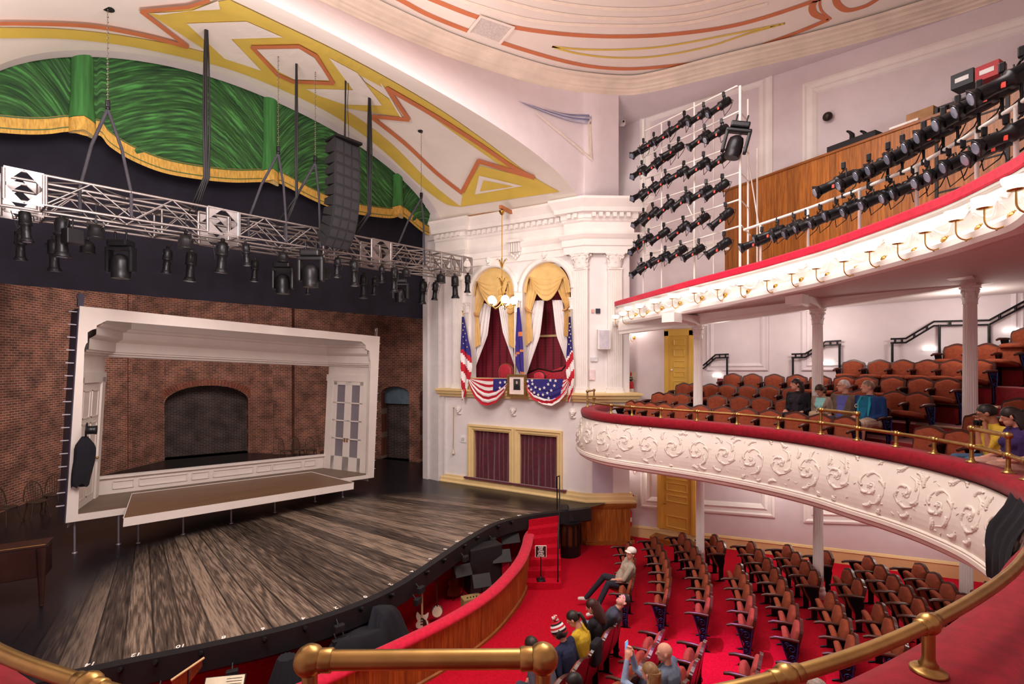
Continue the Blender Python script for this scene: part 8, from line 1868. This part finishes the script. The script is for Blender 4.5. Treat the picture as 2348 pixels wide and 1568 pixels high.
t = thing('side_chair', 'small dark framed red chair standing in front of the settee', 'chair', tuple(WB.w(WB.sz(1237, 868, -.4)[0], 3.95, -.35))); o = [WB.sz(x, y, -.4) for x, y in [(1226, 874), (1224, 860), (1229, 854), (1237, 852), (1245, 855), (1249, 862), (1246, 874)]]; sp2 = [(p.x, p.y) for p in smooth_path(o+[o[0]], 4)][:-1]; m, mt = MB(), MB(); tufted(m, mt, sp2, -.42, .06); b_ = m.build('back_upholstery', RT_, t); mt.build('buttons', DKR, b_); m = MB(); m.tube([WB.w(x, z, -.4) for x, z in sp2+sp2[:1]], .024, 6); m.build('frame', ROSE, t)
uc = sum(p[0] for p in o)/len(o); m = MB(); m.box(WB.w(uc, 4.38, -.5), (.4, .16, .08), ang); m.build('seat', RT_, t)
for s in (-.15, .15): m = MB(); m.tube([WB.w(uc+s, 4.36, -.45), WB.w(uc+s, 3.92, -.45)], .018, 6); m.build('leg', ROSE, t)
# ================================================================== light
w = D.worlds.new('world'); SC.world = w; w.use_nodes = True
bg = w.node_tree.nodes['Background']; bg.inputs[0].default_value = (1, .93, .9, 1); bg.inputs[1].default_value = .5
def area(loc, rot, size, e, col=(1, .9, .84)):  # unseen fill lamps, added to brighten the house and the stage
    l = D.lights.new('house_light', 'AREA'); l.energy = e; l.shape = 'DISK'; l.size = size; l.color = col
    o = D.objects.new('house_light', l); COL.objects.link(o); o.location = loc; o.rotation_euler = rot; return o
def point(loc, e, r=.1, col=(1, .9, .82)):
    l = D.lights.new('lamp_light', 'POINT'); l.energy = e; l.shadow_soft_size = r; l.color = col
    o = D.objects.new('lamp_light', l); COL.objects.link(o); o.location = loc; return o
area((1, -10, 12.2), (0, 0, 0), 5, 750)
area((-3, -8, 4.9), (PI*.93, 0, 0), 4, 620)  # added up-light, the house has no such lamp
area((-4.5, -7.5, 9.5), (math.radians(62), 0, math.radians(-28)), 3, 620)
for p in WSC: point(p, 14)
point((7.6, -11.0, 6.0), 36, .2); point((7.4, -13.5, 6.2), 40, .2); point((7.4, -9.0, 5.9), 26, .2)
point((7.6, -9.8, 2.6), 40, .2); point((7.6, -12.6, 2.7), 40, .2); point((4.0, -13.5, 2.7), 40, .2)  # added to brighten the dark walls under the balcony, no fixtures here
point(CHZ, 30, .3)
l = D.lights.new('aisle_light', 'SPOT'); l.energy = 4200; l.spot_size = math.radians(24); l.spot_blend = .9; l.color = (.75, .15, 1); o = D.objects.new('aisle_light', l); COL.objects.link(o); o.location = (2.6, -8.5, 9.5); o.rotation_euler = (V((2.45, -10.6, 0))-V((2.6, -8.5, 9.5))).to_track_quat('-Z', 'Y').to_euler()
area((.8, 5.2, 7.4), (math.radians(50), 0, 0), 2.5, 230)  # fill added upstage to brighten the rear brick wall
area((.5, 2.0, 9.4), (math.radians(-20), 0, 0), 2, 120)
